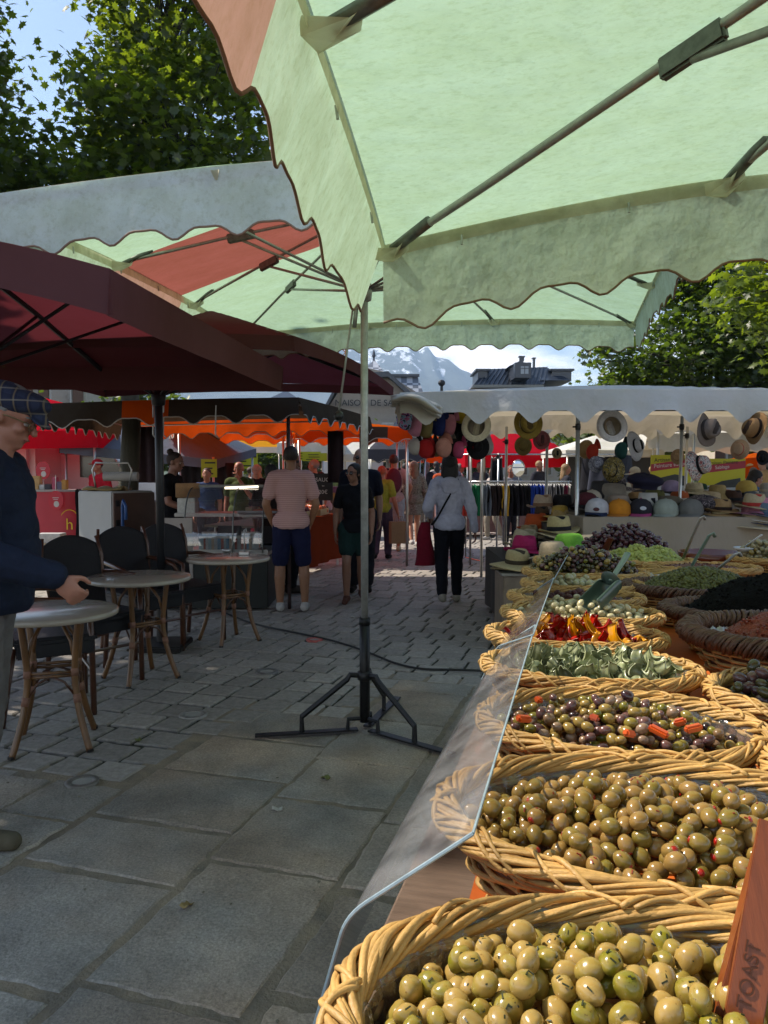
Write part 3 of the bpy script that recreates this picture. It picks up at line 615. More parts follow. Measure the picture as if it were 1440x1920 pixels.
# ---- small shapes
def olive_mesh(name, mt, sub=3, pointy=.10, squash=1.0):
    m = MB(); vs, fs = ICO[sub]; o = []
    for x, y, z in vs:
        k = 1-pointy*max(0, z)**3*.9; o.append((x*k, y*k*squash, z*1.24+.05*max(0, z)**4))
    m.add(o, fs); me = bpy.data.meshes.new(name); me.from_pydata(m.v, [], m.f); me.materials.append(mt); me.polygons.foreach_set('use_smooth', [True]*len(me.polygons)); return me
def olive_mat(name, c1, c2, spot=.5, rough=.22):
    if name in _mats: return _mats[name]
    m = bpy.data.materials.new(name); m.use_nodes = True; n, l = m.node_tree.nodes, m.node_tree.links; b = n['Principled BSDF']
    b.inputs['Roughness'].default_value = rough; b.inputs['Coat Weight'].default_value = .32; b.inputs['Coat Roughness'].default_value = .12
    b.inputs['Subsurface Weight'].default_value = .0
    oi = n.new('ShaderNodeObjectInfo'); ge = n.new('ShaderNodeNewGeometry'); ad = n.new('ShaderNodeMath'); ad.operation = 'ADD'; l.new(oi.outputs['Random'], ad.inputs[0]); l.new(ge.outputs['Random Per Island'], ad.inputs[1])
    fr = n.new('ShaderNodeMath'); fr.operation = 'FRACT'; l.new(ad.outputs[0], fr.inputs[0])
    tcn = n.new('ShaderNodeTexCoord'); va = n.new('ShaderNodeVectorMath'); cm = n.new('ShaderNodeCombineXYZ'); ml = n.new('ShaderNodeMath'); ml.operation = 'MULTIPLY'; ml.inputs[1].default_value = 50
    l.new(fr.outputs[0], ml.inputs[0]); l.new(ml.outputs[0], cm.inputs[0]); l.new(tcn.outputs['Object'], va.inputs[0]); l.new(cm.outputs[0], va.inputs[1])
    z = n.new('ShaderNodeTexNoise'); z.inputs['Scale'].default_value = .7; z.inputs['Detail'].default_value = 3; l.new(va.outputs[0], z.inputs['Vector'])
    a2 = n.new('ShaderNodeMath'); a2.operation = 'MULTIPLY_ADD'; a2.inputs[1].default_value = .75; l.new(fr.outputs[0], a2.inputs[0]); l.new(z.outputs['Fac'], a2.inputs[2])
    r_ = n.new('ShaderNodeValToRGB'); e = r_.color_ramp.elements; e[0].position = .42; e[1].position = 1.1; e[0].color = (*srgb(c1), 1); e[1].color = (*srgb(c2), 1); l.new(a2.outputs[0], r_.inputs[0])
    z2 = n.new('ShaderNodeTexNoise'); z2.inputs['Scale'].default_value = 2.6; z2.inputs['Detail'].default_value = 7; z2.inputs['Roughness'].default_value = .7; l.new(va.outputs[0], z2.inputs['Vector'])
    r2 = n.new('ShaderNodeValToRGB'); e = r2.color_ramp.elements; e[0].position = .60; e[1].position = .70; e[0].color = (1, 1, 1, 1); e[1].color = (1-spot, 1-spot*1.1, 1-spot*1.1, 1); l.new(z2.outputs['Fac'], r2.inputs[0])
    mx = n.new('ShaderNodeMix'); mx.data_type = 'RGBA'; mx.blend_type = 'MULTIPLY'; mx.inputs[0].default_value = 1; l.new(r_.outputs[0], mx.inputs[6]); l.new(r2.outputs[0], mx.inputs[7]); l.new(mx.outputs[2], b.inputs['Base Color'])
    _mats[name] = m; return m
M_OL1 = olive_mat('green olive skin', '#77741a', '#a88a4c', .65)
M_OL2 = olive_mat('khaki olive skin', '#77692a', '#93733f', .30)
M_OLM = olive_mat('green olive skin small', '#6f6c20', '#93793f', .3)
M_OLP = olive_mat('purple olive skin', '#3a2028', '#6b4a46', .3)
M_OLK = olive_mat('black olive skin', '#120d10', '#2c1c22', .2)
M_OLD = olive_mat('dark green olive skin', '#34351a', '#4d4526', .3)
M_OLB = olive_mat('beige olive skin', '#8a7f55', '#a0916c', .3)
M_PIM = mat('red pimento', '#a81c14', 0.3, coat=.4)
def dent(me, name, seed, amp=.10, hole=False):
    m2 = me.copy(); m2.name = name
    for v in m2.vertices:
        p = v.co.copy(); k = mnoise.noise(p*1.1+Vector((seed, 0, 0)))*amp+mnoise.noise(p*2.6+Vector((0, seed, 0)))*amp*.35
        q = max(0, 1-((p-Vector((0, 0, -1.2))).length/.30)) if hole else 0
        v.co = p*(1+k-.22*q)
    return m2
me_a = olive_mesh('green_olive', M_OL1); me_b = olive_mesh('stuffed_olive', M_OL2, pointy=.04)
me_ol1 = [dent(me_a, 'green_olive', s_, .11, s_ % 2) for s_ in range(5)]; me_ol2 = [dent(me_b, 'stuffed_olive', s_+9, .07) for s_ in range(4)]
def pile(key, n, r, dome=.03, rim_in=.035, sink=.02, seed=1, cand=7, base=None):
    c, A, B, yaw = BASKETS[key]; rr = random.Random(seed); a, b = A-rim_in, B-rim_in; pts = list(base or [])
    nb = len(pts)
    def floor(x, y): q = min(1, (x/a)**2+(y/b)**2); return -sink+dome*(1-q)**.8 - .02
    for i in range(n):
        best = None
        for _ in range(cand):
            th, q = rr.uniform(0, 2*pi), sqrt(rr.random()); x, y = a*q*cos(th), b*q*sin(th); z = floor(x, y)
            for (X, Y, Z) in pts:
                d2 = (X-x)**2+(Y-y)**2
                if d2 < 4*r*r*.86: z = max(z, Z+sqrt(4*r*r*.86-d2))
            s_ = z-floor(x, y)*1.0
            if best is None or s_ < best[0]: best = (s_, x, y, z)
        pts.append(best[1:])
    M = Matrix.Rotation(yaw, 3, 'Z'); return pts, [M @ Vector(p)+c for p in pts[nb:]]
def base_dome(key, name, mt, dome=.03, rim_in=.03, sink=.02, rough=.003, nscale=60, label=None, cat=None, lift=0.0, kind='stuff', chips=0, chipr=.005, chipm=None, seed=2, power=.8, lump=0.0):
    """the body of the heap, with real lumps"""
    c, A, B, yaw = BASKETS[key]; a, b = A-rim_in, B-rim_in; m = MB(); NR, NA = 34, 96; vs = []
    for i in range(NR+1):
        q = i/NR
        for k in range(NA):
            th = 2*pi*k/NA; x, y = a*q*cos(th), b*q*sin(th); z = -sink+dome*max(0, 1-q*q)**power-.012+lift
            v = Vector((x*nscale, y*nscale, seed)); z += rough*(mnoise.noise(v)+.6*mnoise.noise(v*2.3))+lump*mnoise.noise(Vector((x*14, y*14, seed)))
            vs.append(Vector((x, y, z)))
    fs = [[i*NA+k, i*NA+(k+1) % NA, (i+1)*NA+(k+1) % NA, (i+1)*NA+k] for i in range(NR) for k in range(NA)]
    # close below
    o0 = len(vs)
    for k in range(NA): th = 2*pi*k/NA; vs.append(Vector((a*.9*cos(th), b*.9*sin(th), -.10)))
    fs += [[NR*NA+k, NR*NA+(k+1) % NA, o0+(k+1) % NA, o0+k] for k in range(NA)]
    m.add(vs, fs)
    if chips:
        rr = random.Random(seed); m.mi = 1 if chipm else 0
        for _ in range(chips):
            th, q = rr.uniform(0, 2*pi), sqrt(rr.random())*.97; x, y = a*q*cos(th), b*q*sin(th)
            z = -sink+dome*max(0, 1-q*q)**power-.012+lift+lump*mnoise.noise(Vector((x*14, y*14, seed)))+rr.uniform(-.001, .004)
            s_ = chipr*rr.uniform(.6, 1.5); m.ell((x, y, z), (s_, s_*rr.uniform(.5, 1), s_*rr.uniform(.35, .8)), 1, Euler((rr.uniform(-1, 1), rr.uniform(-1, 1), rr.uniform(0, 6))).to_matrix())
    o = m.build(name, [mt, chipm] if chipm else mt, None, smooth=True, loc=c, rz=yaw); tag(o, label, cat, None, kind); return o
def scatter(key, pts, meshes, name, label, cat, group, size, seed=4, child=None, every=3, lim=None):
    rr = random.Random(seed); out = []
    for i, p in enumerate(pts):
        if lim and not lim(p): continue
        o = bpy.data.objects.new(name, rr.choice(meshes)); COL.objects.link(o); o.location = p; s_ = size*rr.uniform(.86, 1.12); o.scale = (s_*rr.uniform(.93, 1.07), s_*rr.uniform(.93, 1.07), s_)
        o.rotation_euler = (rr.uniform(.5, 2.6), rr.uniform(-.6, .6), rr.uniform(0, 6.28)); tag(o, label, cat, group)
        if child and rr.random() < child[1]:
            ch = bpy.data.objects.new('pimento', child[0]); COL.objects.link(ch); ch.parent = o
        out.append(o)
    return out
def screen(p):
    v = p-Vector((0, 0, CAM_H)); f = v.y*cos(PITCH)-v.z*sin(PITCH); up = v.y*sin(PITCH)+v.z*cos(PITCH); return 720+v.x/f*FPX, 960-up/f*FPX
inframe = lambda p: screen(p)[0] < 1500 and screen(p)[1] < 1985
# basket 1 and 2: every olive on top is an object of its own
b1, w1 = pile('b1', 260, .0100, dome=.050, sink=.020, seed=3)
b1b, w1b = pile('b1', 250, .0100, dome=.050, sink=.020, seed=4, base=b1)
w1b = [p for p in w1b if inframe(p)]; w1b.sort(key=lambda p: -p.z+.25*p.y); w1 = w1+w1b[158:]; w1b = w1b[:158]
m = MB(); rr = random.Random(1)
def ol(m, p, r, rr, sub=2): m.ell(p, (r, r, r*1.22), sub, Euler((rr.uniform(.5, 2.6), rr.uniform(-.6, .6), rr.uniform(0, 6.28))).to_matrix())
for p in w1: ol(m, p, .0096, rr)
tag(m.build('green_olives', M_OL1, None, smooth=True), 'lower layer of green olives under the loose top ones in the nearest basket', 'olives', None, 'stuff')
scatter('b1', w1b, me_ol1, 'green_olive', 'plump green olive with brown flecks in the nearest basket', 'olive', 'green olives in the nearest basket', .0098, seed=5, lim=inframe)
b2, w2 = pile('b2', 150, .0106, dome=.045, sink=.018, seed=8)
b2b, w2b = pile('b2', 200, .0106, dome=.045, sink=.018, seed=9, base=b2)
w2b = [p for p in w2b if inframe(p)]; w2b.sort(key=lambda p: -p.z+.25*p.y); w2 = w2+w2b[140:]; w2b = w2b[:140]
m = MB()
for p in w2: ol(m, p, .0102, rr)
tag(m.build('khaki_olives', M_OL2, None, smooth=True), 'lower layer of khaki olives under the loose top ones in the second basket', 'olives', None, 'stuff')
pm = MB(); pm.ell((0, 0, 1.17), (.34, .34, .12), 2); pm.tube([(.38*cos(a_*pi/8), .38*sin(a_*pi/8), 1.13) for a_ in range(16)], .05, 5, closed=True)
me_p = bpy.data.meshes.new('pimento'); me_p.from_pydata(pm.v, [], pm.f); me_p.materials.append(M_PIM); me_p.polygons.foreach_set('use_smooth', [True]*len(me_p.polygons))
scatter('b2', w2b, me_ol2, 'stuffed_olive', 'khaki olive, some showing a red pepper core, in the second basket', 'olive', 'stuffed olives in the second basket', .0106, seed=6, child=(me_p, .5), lim=inframe)
for key, mt in (('b1', M_OL1), ('b2', M_OL2)):
    pass
for key, n_, hx in (('b1', 170, '#2c3014'), ('b2', 70, '#8a2216')):
    c, A, B, yaw = BASKETS[key]; rr = random.Random(n_); top_ = w1b if key == 'b1' else w2b; m = MB()
    for _ in range(n_):
        p = rr.choice(top_); d_ = Vector((rr.uniform(-.6, .6), rr.uniform(-1, .2), rr.uniform(.5, 1))).normalized(); q = p+d_*.0108; m.box(q, (rr.uniform(.002, .006), .0012, .0008), M=d_.to_track_quat('Z', 'Y').to_matrix() @ Matrix.Rotation(rr.uniform(0, 3), 3, 'Z'))
    tag(m.build('herb_flakes', mat('flakes '+hx, hx, .5)), 'dried herb flakes clinging to the green olives' if key == 'b1' else 'shreds of red pepper clinging to the khaki olives', 'herbs', None, 'stuff')
# mixed olives
def olive_heap(key, n, r, mts, weights, label, name='mixed_olives', dome=.04, sink=.02, seed=1, rim_in=.03, carrots=0, lift=0):
    b, w = pile(key, n, r, dome=dome, sink=sink, seed=seed, rim_in=rim_in, cand=5)
    rr = random.Random(seed); m = MB()
    for p in w:
        m.mi = rr.choices(range(len(mts)), weights)[0]; s_ = r*rr.uniform(.75, 1.12); m.ell(p+Vector((0, 0, lift)), (s_*.95, s_*.95, s_*1.25), 2, Euler((rr.uniform(.5, 2.6), rr.uniform(-.6, .6), rr.uniform(0, 6.28))).to_matrix())
    tag(m.build(name, mts, None, smooth=True), label, 'olives', None, 'stuff'); return w
w3 = olive_heap('b3', 420, .0095, [M_OLM, M_OLP, olive_mat('tan olive skin', '#7c5f40', '#8f7560', .3), M_OLK], [6, 2.4, 2, .6], 'heap of small mixed green purple and tan olives in the third basket', seed=12, dome=.055, sink=.030)
M_CAR = mat('cooked carrot', '#c4501c', 0.4, coat=.3, obj_rand=.2)
rr = random.Random(5)
c3, A3, B3, y3 = BASKETS['b3']
for i, (px, py, L_) in enumerate(((982, 1352, .028), (1010, 1316, .014), (1150, 1318, .016), (1235, 1376, .032), (1300, 1370, .028), (1275, 1358, .02), (1180, 1380, .02), (1115, 1350, .016))):
    p = G(px, py, 1.083); m = MB(); m.box((0, 0, 0), (L_, .014, .011), bev=.003)
    o = m.build('carrot_piece', M_CAR, None, loc=p+Vector((0, 0, .004))); o.rotation_euler = (rr.uniform(-.4, .4), rr.uniform(-.4, .4), rr.uniform(-.8, .8)); weighted(o); tag(o, 'orange piece of cooked carrot among the mixed olives', 'carrot piece', 'carrot pieces in the mixed olives')
# artichokes
def shard(w, l, curl, mt, name, thick=.003):
    m = MB(); m.grid(lambda u, v: Vector(((u-.5)*w*(1-.75*abs(v-.15)**1.6), (v-.5)*l, curl*((u-.5)**2*4+.6*(v-.5)**2*4)*w)), 6, 8)
    me = bpy.data.meshes.new(name); vs = [Vector(q) for q in m.v]; n0 = len(vs); vs2 = vs+[q-Vector((0, 0, thick)) for q in vs]
    fs = m.f+[[i+n0 for i in f[::-1]] for f in m.f]
    bd = [i for i in range(7)]+[7*j+6 for j in range(1, 9)]+[8*7+5-i for i in range(6)]+[7*(7-j) for j in range(7)]
    fs += [[bd[k], bd[(k+1) % len(bd)], bd[(k+1) % len(bd)]+n0, bd[k]+n0] for k in range(len(bd))]
    me.from_pydata(vs2, [], fs); me.materials.append(mt); me.polygons.foreach_set('use_smooth', [True]*len(me.polygons)); return me
M_ART = mat('oiled artichoke', '#a3a884', 0.35, coat=.3, obj_rand=.22, var=.35, vscale=60, col2='#7a8258')
art = [shard(.03, .045, .5, M_ART, 'artichoke_piece'), shard(.024, .035, .9, M_ART, 'artichoke_piece', .005), shard(.036, .03, .4, M_ART, 'artichoke_piece', .008)]
b4, w4 = pile('b4', 150, .0125, dome=.035, sink=.010, seed=21)
base_dome('b4', 'artichoke_bed', M_ART, dome=.035, sink=.026, rough=.008, nscale=50, label='bed of chopped artichoke under the loose pieces', cat='artichokes')
scatter('b4', w4, art, 'artichoke_piece', 'pale green artichoke piece in the shallow basket', 'artichoke piece', 'artichoke pieces in the shallow basket', 1.0, seed=3)
# peppers
M_PR = mat('red pepper flesh', '#a3160c', 0.28, coat=.5, obj_rand=.3); M_PY = mat('yellow pepper flesh', '#c98612', 0.28, coat=.5, obj_rand=.25)
pp = [shard(.016, .07, .9, M_PR, 'pepper_strip'), shard(.018, .06, -.9, M_PY, 'pepper_strip'), shard(.02, .05, .8, M_PR, 'pepper_strip'), shard(.016, .06, 1.4, M_PY, 'pepper_strip')]
b5, w5 = pile('b5', 105, .012, dome=.045, sink=.012, seed=22, rim_in=.055)
base_dome('b5', 'pepper_bed', M_PR, dome=.045, sink=.034, rough=.008, nscale=50, label='bed of red pepper under the loose strips', cat='peppers', rim_in=.05)
scatter('b5', [p for i, p in enumerate(w5) if i % 2], [pp[0], pp[2]], 'pepper_strip', 'glossy red pepper strip in the pepper basket', 'pepper strip', 'red pepper strips', 1.0, seed=3)
scatter('b5', [p for i, p in enumerate(w5) if not i % 2], [pp[1], pp[3], pp[2]], 'pepper_strip', 'glossy yellow or red pepper strip on top of the pepper basket', 'pepper strip', 'pepper strips on top', 1.0, seed=8)
# garlic
M_GAR = mat('peeled garlic', '#b9b08c', 0.3, coat=.3, obj_rand=.12, var=.08, vscale=90)
me_g = olive_mesh('garlic_clove', M_GAR, 2, pointy=.5, squash=.8)
b6, w6 = pile('b6', 190, .0108, dome=.045, sink=.004, seed=23, rim_in=.035)
scatter('b6', w6, [me_g], 'garlic_clove', 'peeled white garlic clove in the basket with the scoop', 'garlic clove', 'garlic cloves', .0112, seed=3)
base_dome('b6', 'garlic_bed', M_GAR, dome=.045, sink=.024, rough=.006, nscale=60, label='bed of white garlic under the loose cloves', cat='garlic')
olive_heap('b7', 70, .013, [mat('dried tomato', '#4a1712', 0.5, bump=.5, bscale=90)], [1], 'dark red dried tomatoes behind the garlic', 'dried_tomatoes', sink=.012, seed=31)
M_ON = mat('small onion', '#a9a27c', 0.3, coat=.3, var=.1, vscale=40); me_on = olive_mesh('small_onion', M_ON, 2, .2)
c8, *_ = BASKETS['b8']; b8, w8 = pile('b8', 60, .014, dome=.04, sink=.012, seed=32, rim_in=.05)
scatter('b8', w8, [me_on], 'small_onion', 'small pale onion in the basket before the dark olives', 'onion', 'small onions', .0145, seed=3)
olive_heap('b9', 420, .0112, [M_OLD, M_OLP, M_OLM, M_OLK], [5, 2.4, 2.4, 1.2], 'heap of small dark green and brown olives beside the hat stacks', sink=.01, seed=33, dome=.085)
olive_heap('b10', 120, .011, [M_OLB, M_OLM], [3, 1], 'shallow layer of pale olives in the basket with wooden tongs', sink=.03, seed=34, dome=.02)
olive_heap('c1', 190, .012, [M_OLM, M_OLD], [3, 1], 'green olives in the basket cut off by the right edge', sink=.03, seed=35, dome=.03)
olive_heap('c2', 300, .013, [M_OLD, M_OLP, M_OLK, M_OLM], [4, 2.4, 2, 1], 'large dark green and purple olives at the right edge', sink=.02, seed=36, dome=.05)
M_PST = mat('red pepper paste', '#7a2a0c', 0.55, var=.3, vscale=60, bump=.8, bscale=120, spec=.5)
base_dome('c3', 'red_paste', M_PST, dome=.10, sink=.02, rough=.006, nscale=70, label='mound of coarse red paste in the large braided basket', cat='paste', chips=500, chipr=.004, lump=.025, rim_in=.05)
M_TAP = mat('black olive paste', '#090808', 0.85, var=.4, vscale=90, bump=.8, bscale=150, spec=.12)
base_dome('c4', 'black_paste', M_TAP, dome=.14, sink=.01, rough=.004, nscale=90, label='dark heap of black olive paste', cat='paste', chips=500, chipr=.004, lump=.02, rim_in=.04)
M_CHG = mat('chopped green olive', '#5e5f26', 0.45, var=.3, vscale=90, island=.35, col2='#44461a')
base_dome('c5', 'chopped_olives', M_CHG, dome=.095, sink=.01, rough=.004, nscale=80, label='green mound of coarsely chopped olives in foil', cat='chopped olives', chips=1900, chipr=.0085, rim_in=.04, power=1.0)
base_dome('c6', 'pale_cream', mat('pale green cream', '#9db39b', 0.4, var=.15, vscale=40), dome=.03, sink=.02, rough=.003, nscale=20, label='pale green cream spread in a foil lined basket', cat='cream', lump=.008)
base_dome('c7', 'brown_spread', mat('brown spread', '#6e4230', 0.6, var=.3, vscale=60, bump=.6), dome=.03, sink=.0, rough=.003, nscale=40, label='flat brown spread behind the pale cream', cat='spread', chips=200)
M_CAB = mat('shredded cabbage', '#9aa052', 0.5, var=.25, vscale=30, island=.2)
base_dome('c8', 'shredded_cabbage', M_CAB, dome=.085, sink=.01, rough=.010, nscale=45, label='pale yellow heap of shredded cabbage', cat='cabbage', chips=900, chipr=.011, lump=.035)
olive_heap('c9', 300, .0145, [olive_mat('glossy purple olive skin', '#2a1219', '#4c2930', .2, .12)], [1], 'high heap of shiny purple black olives at the far end', 'purple_olives', sink=.02, seed=37, dome=.10, rim_in=.02)
olive_heap('d1', 420, .0125, [M_OLK], [1], 'heap of tiny black olives at the far right', 'black_olives', sink=.01, seed=38, dome=.075)
olive_heap('d2', 220, .0135, [olive_mat('mauve olive skin', '#46303a', '#66505a', .2)], [1], 'mauve olives at the far right', 'purple_olives', sink=.01, seed=39, dome=.05)
olive_heap('d3', 380, .0125, [M_OLB, M_OLM], [4, 1], 'pale beige green olives under the white ladle', sink=.01, seed=40, dome=.075)
# flat clay dish
m = MB(); m.lathe([(.02, 0), (.13, .0), (.16, .05), (.168, .05), (.15, -.008), (.02, -.008)], n=40)
tag(m.build('clay_dish', mat('glazed brown clay', '#6b2f1a', 0.25, coat=.4), None, smooth=True, loc=(1.72, 4.05, 1.02)), 'brown glazed clay dish between the purple olives and the pale ones', 'dish')
# scoop
sp = thing('scoop', 'green enamel scoop lying in the garlic cloves', 'scoop', P(1132, 1122, 2.32)); M_SC = mat('green grey enamel', '#3e5148', 0.3, coat=.3, var=.15, vscale=30)
def scf(u, v):
    a = pi*(u*1.24-.12)+pi; y = (v-.5)*.15; r_ = .047*(1-.0*v); fr = 1 if v < .8 else 1-.75*((v-.8)/.2)**2
    return Vector((r_*cos(a), y, r_*sin(a)*fr+.03))
m = MB(); m.grid(scf, 20, 12); sc = m.build('scoop_bowl', M_SC, sp, smooth=True); sm_ = sc.modifiers.new('solid', 'SOLIDIFY'); sm_.thickness = .003
m = MB(); m.lathe([(.001, 0), (.046, 0), (.047, .003)], n=24, M=Matrix.Rotation(-pi/2, 3, 'X'), c=(0, .072, .03)); m.build('scoop_back', M_SC, sc, smooth=True)
m = MB(); m.tube([(0, .07, .035), (0, .10, .04), (0, .19, .06), (0, .215, .068)], [.008, .010, .012, .013], 10, flat=(1.2, .8)); m.build('handle', mat('pale green enamel', '#6f8579', 0.3, coat=.3), sp, smooth=True)
sp.rotation_euler = (radians(30), radians(-6), radians(-58)); sp.scale = (.78, .78, .78)
# ladles
def ladle(label, p_top, p_bot, bowl, mt, flat=True, hook=True):
    p_top, p_bot = Vector(p_top), Vector(p_bot); tt = thing('ladle', label, 'ladle', p_bot); d = p_top-p_bot
    m = MB(); pts = [Vector((0, 0, 0)), d*.5, d]
    if hook: n_ = d.normalized(); pts += [d+n_*.01+Vector((.012, 0, .004)), d+Vector((.022, 0, -.006))]
    m.tube(pts, .0075, 8, flat=(1, .45) if flat else (1, 1)); m.build('handle', mt, tt, smooth=True)
    if bowl:
        m = MB(); m.lathe([(.002, -.5*bowl), (.5*bowl, -.42*bowl), (.85*bowl, -.2*bowl), (bowl, 0), (bowl*.97, 0), (.8*bowl, -.2*bowl)], n=22); m.build('bowl', mt, tt, smooth=True)
ladle('dark steel ladle handle stuck in the shredded cabbage', P(1313, 972, 3.4), P(1281, 1047, 3.66), 0, METAL)
ladle('green handled serving spoon leaning over the pale cream', P(1330, 1004, 2.95), P(1298, 1060, 3.12), 0, mat('pale green enamel', '#000'))
ladle('white plastic spoon handle beside the chopped olives', P(1378, 1040, 2.8), P(1345, 1068, 2.95), 0, mat('dull white plastic', '#a9adaf', .4))
ladle('shiny white ladle lying on the pale olives at the far right', P(1428, 1003, 3.7), P(1395, 1026, 3.8), .05, mat('shiny white enamel', '#c9ccd0', .15, coat=.5), hook=False)
# wooden tongs
M_TNG = mat('orange varnished wood', '#82401a', 0.42, var=.18, vscale=12, stretch=(8, 1, 1), bump=.1, coat=.15)
def strip(p0, p1, w, th, facing, name, parent, o):
    p0, p1 = Vector(p0), Vector(p1); d = (p1-p0); L_ = d.length; z = d.normalized(); x = (Vector(facing)-z*Vector(facing).dot(z)).normalized(); y = z.cross(x)
    m = MB(); m.box((0, 0, L_/2), (th, w, L_), bev=.0008); M = Matrix((x, y, z)).transposed()
    m.v = [tuple(M @ Vector(q)+p0-o) for q in m.v]; return m.build(name, M_TNG, parent), M
o = P(1370, 1925, .56); tt = thing('toast_tongs', 'orange wooden toast tongs standing in the nearest olive basket', 'tongs', o)
face = Vector((-.30, -1, .30))
s1, M1 = strip(P(1385, 1960, .545), P(1456, 1545, .60), .026, .0075, face, 'arm', tt, o)
s2, M2 = strip(P(1330, 1950, .565), P(1432, 1560, .612), .0060, .022, face, 'arm', tt, o)
q0, q1 = P(1385, 1960, .545), P(1452, 1545, .60); zz = (q1-q0).normalized(); xx = (face-zz*face.dot(zz)).normalized(); yy = zz.cross(xx)
tx = text(tt, 'TOAST', (0, 0, 0), (0, 0, 0), .0150, mat('burnt lettering', '#4a2410', .7), ext=.0003)
Mt = Matrix((zz, xx.cross(zz), xx)).transposed().to_4x4(); Mt.translation = lerp(q0, q1, .30)-o+xx*.0046-yy*0.001; tx.matrix_local = Mt
ladle_b = thing('wooden_tongs', 'dark wooden tongs leaning in the basket behind the dark olives', 'tongs', P(1125, 1045, 3.6))
for k, (a_, b_) in enumerate((((1124, 1046), (1143, 1008)), ((1131, 1047), (1147, 1009)))):
    m = MB(); m.tube([P(*a_, 3.62)-P(1125, 1045, 3.6), P(*b_, 3.5)-P(1125, 1045, 3.6)], .006, 6, flat=(1.5, .6)); m.build('arm', mat('dark red wood', '#5a2a1c', .5), ladle_b)
# ================================================================== HAT STALL
M_WHT = fabric('white tarpaulin', '#dcdad4', '#d8c8ae', 0.30, stain=0.10, sscale=2, bump=.35, bscale=5)
M_WHTV = fabric('white tarpaulin valance', '#dddcd8', '#cdbca4', 0.30, stain=0.10, sscale=2, bump=.5, bscale=5)
def white_stall(label, near_y, far_y, x0, x1, z, apex, val=.2, pitch=.46, amp=.04, arch=.03, poles=True, cat='market stall', group='white canopied stalls', seed=4, x0f=None, m=None, mv=None, stripe=None, trim=None, zs=None):
    o = Vector(((x0+x1)/2, (near_y+far_y)/2, 0)); tt = thing('stall_canopy', label, 'canopy', o, 0, group)
    zz = zs or (z, z, z, z); x0f = x0 if x0f is None else x0f
    cs = [Vector((x0, near_y, zz[0]))-o, Vector((x1, near_y, zz[1]))-o, Vector((x1, far_y, zz[2]))-o, Vector((x0f, far_y, zz[3]))-o]
    surf, edge, ctr = canopy(tt, *cs, apex, arch=arch, val=val, amp=amp, pitch=pitch, roof_m=m or [M_WHT], val_m=mv or [M_WHTV], trim_m=trim, flare=(.05,)*4, sag=.03, seed=seed, wave=.02, N=24, stripe=stripe)
    if poles:
        for s in (-.93, .93):
            for q in (-.93, .93):
                e_ = surf(s, q); mm = MB(); mm.tube([(e_.x, e_.y, 0), (e_.x, e_.y, e_.z-.02)], .018, 10); mm.build('pole', ALU, tt, smooth=True)
        for a_, b_ in (((-1, -1), (1, -1)), ((-1, 1), (1, 1)), ((-1, -1), (-1, 1)), ((1, -1), (1, 1))):
            mm = MB(); mm.tube([surf(a_[0]*.95, a_[1]*.95)-Vector((0, 0, .05)), surf(b_[0]*.95, b_[1]*.95)-Vector((0, 0, .05))], .014, 6); mm.build('rail', ALU, tt)
    return tt, surf, edge, o
tt, surf, edge, oo = white_stall('white scalloped canopy of the hat stall hung with caps and straw hats', 7.05, 10.3, P(750, 745, 7.05).x, 4.9, 2.2, 2.44, val=.23, amp=.055, poles=False, x0f=.9)
# rolled up end of the sheet
m = MB(); rr = random.Random(2); c_ = P(757, 752, 7.0)-oo
for k in range(7):
    y0 = rr.uniform(-.10, .14); pts = []
    for i in range(9):
        u = i/8; pts.append(c_+Vector((-.09+.42*u+rr.uniform(-.01, .01), y0+.05*sin(u*5+k), .055*sin(pi*min(1, u*1.25))*(1.1-.12*k)-.10*u*u+.012*k-.03)))
    m.tube(pts, [.03+.022*sin(pi*(i+.6)/9.2) for i in range(9)], 10, flat=(1.5, .55))
m.build('rolled_sheet', M_WHT, tt, smooth=True)
for (px, pt, pbm, d, dark) in ((1084, 775, 985, 7.45, 0), (1026, 812, 968, 9.0, 0), (950, 800, 1035, 9.9, 0), (1279, 780, 950, 8.3, 0), (1289, 800, 940, 9.8, 0), (935, 850, 900, 13.3, 0)):
    a, b = P(px, pt, d), P(px-3 if px < 1100 else px-6, pbm, d); gx = b.x
    m = MB(); m.tube([a-oo, Vector((gx, d, .02))-oo], .021 if d < 8 else .017, 12); pl = m.build('pole', ALU, tt, smooth=True)
    m = MB(); m.tube([lerp(a, b, .12)-oo+Vector((-.05, 0, .0)), lerp(a, b, .12)-oo+Vector((.02, 0, 0))], .009, 6); m.lathe([(.024, -.03), (.028, 0), (.024, .03)], c=lerp(a, b, .12)-oo, n=12); m.build('clamp', BLACKP, pl, smooth=True)
    if px == 950:
        for dx, dy in ((-.28, -.3), (.25, -.3), (0, .35)):
            m = MB(); m.tube([Vector((gx, d, .45))-oo, Vector((gx+dx, d+dy, .02))-oo], .012, 6); m.build('leg', DMETAL, pl)
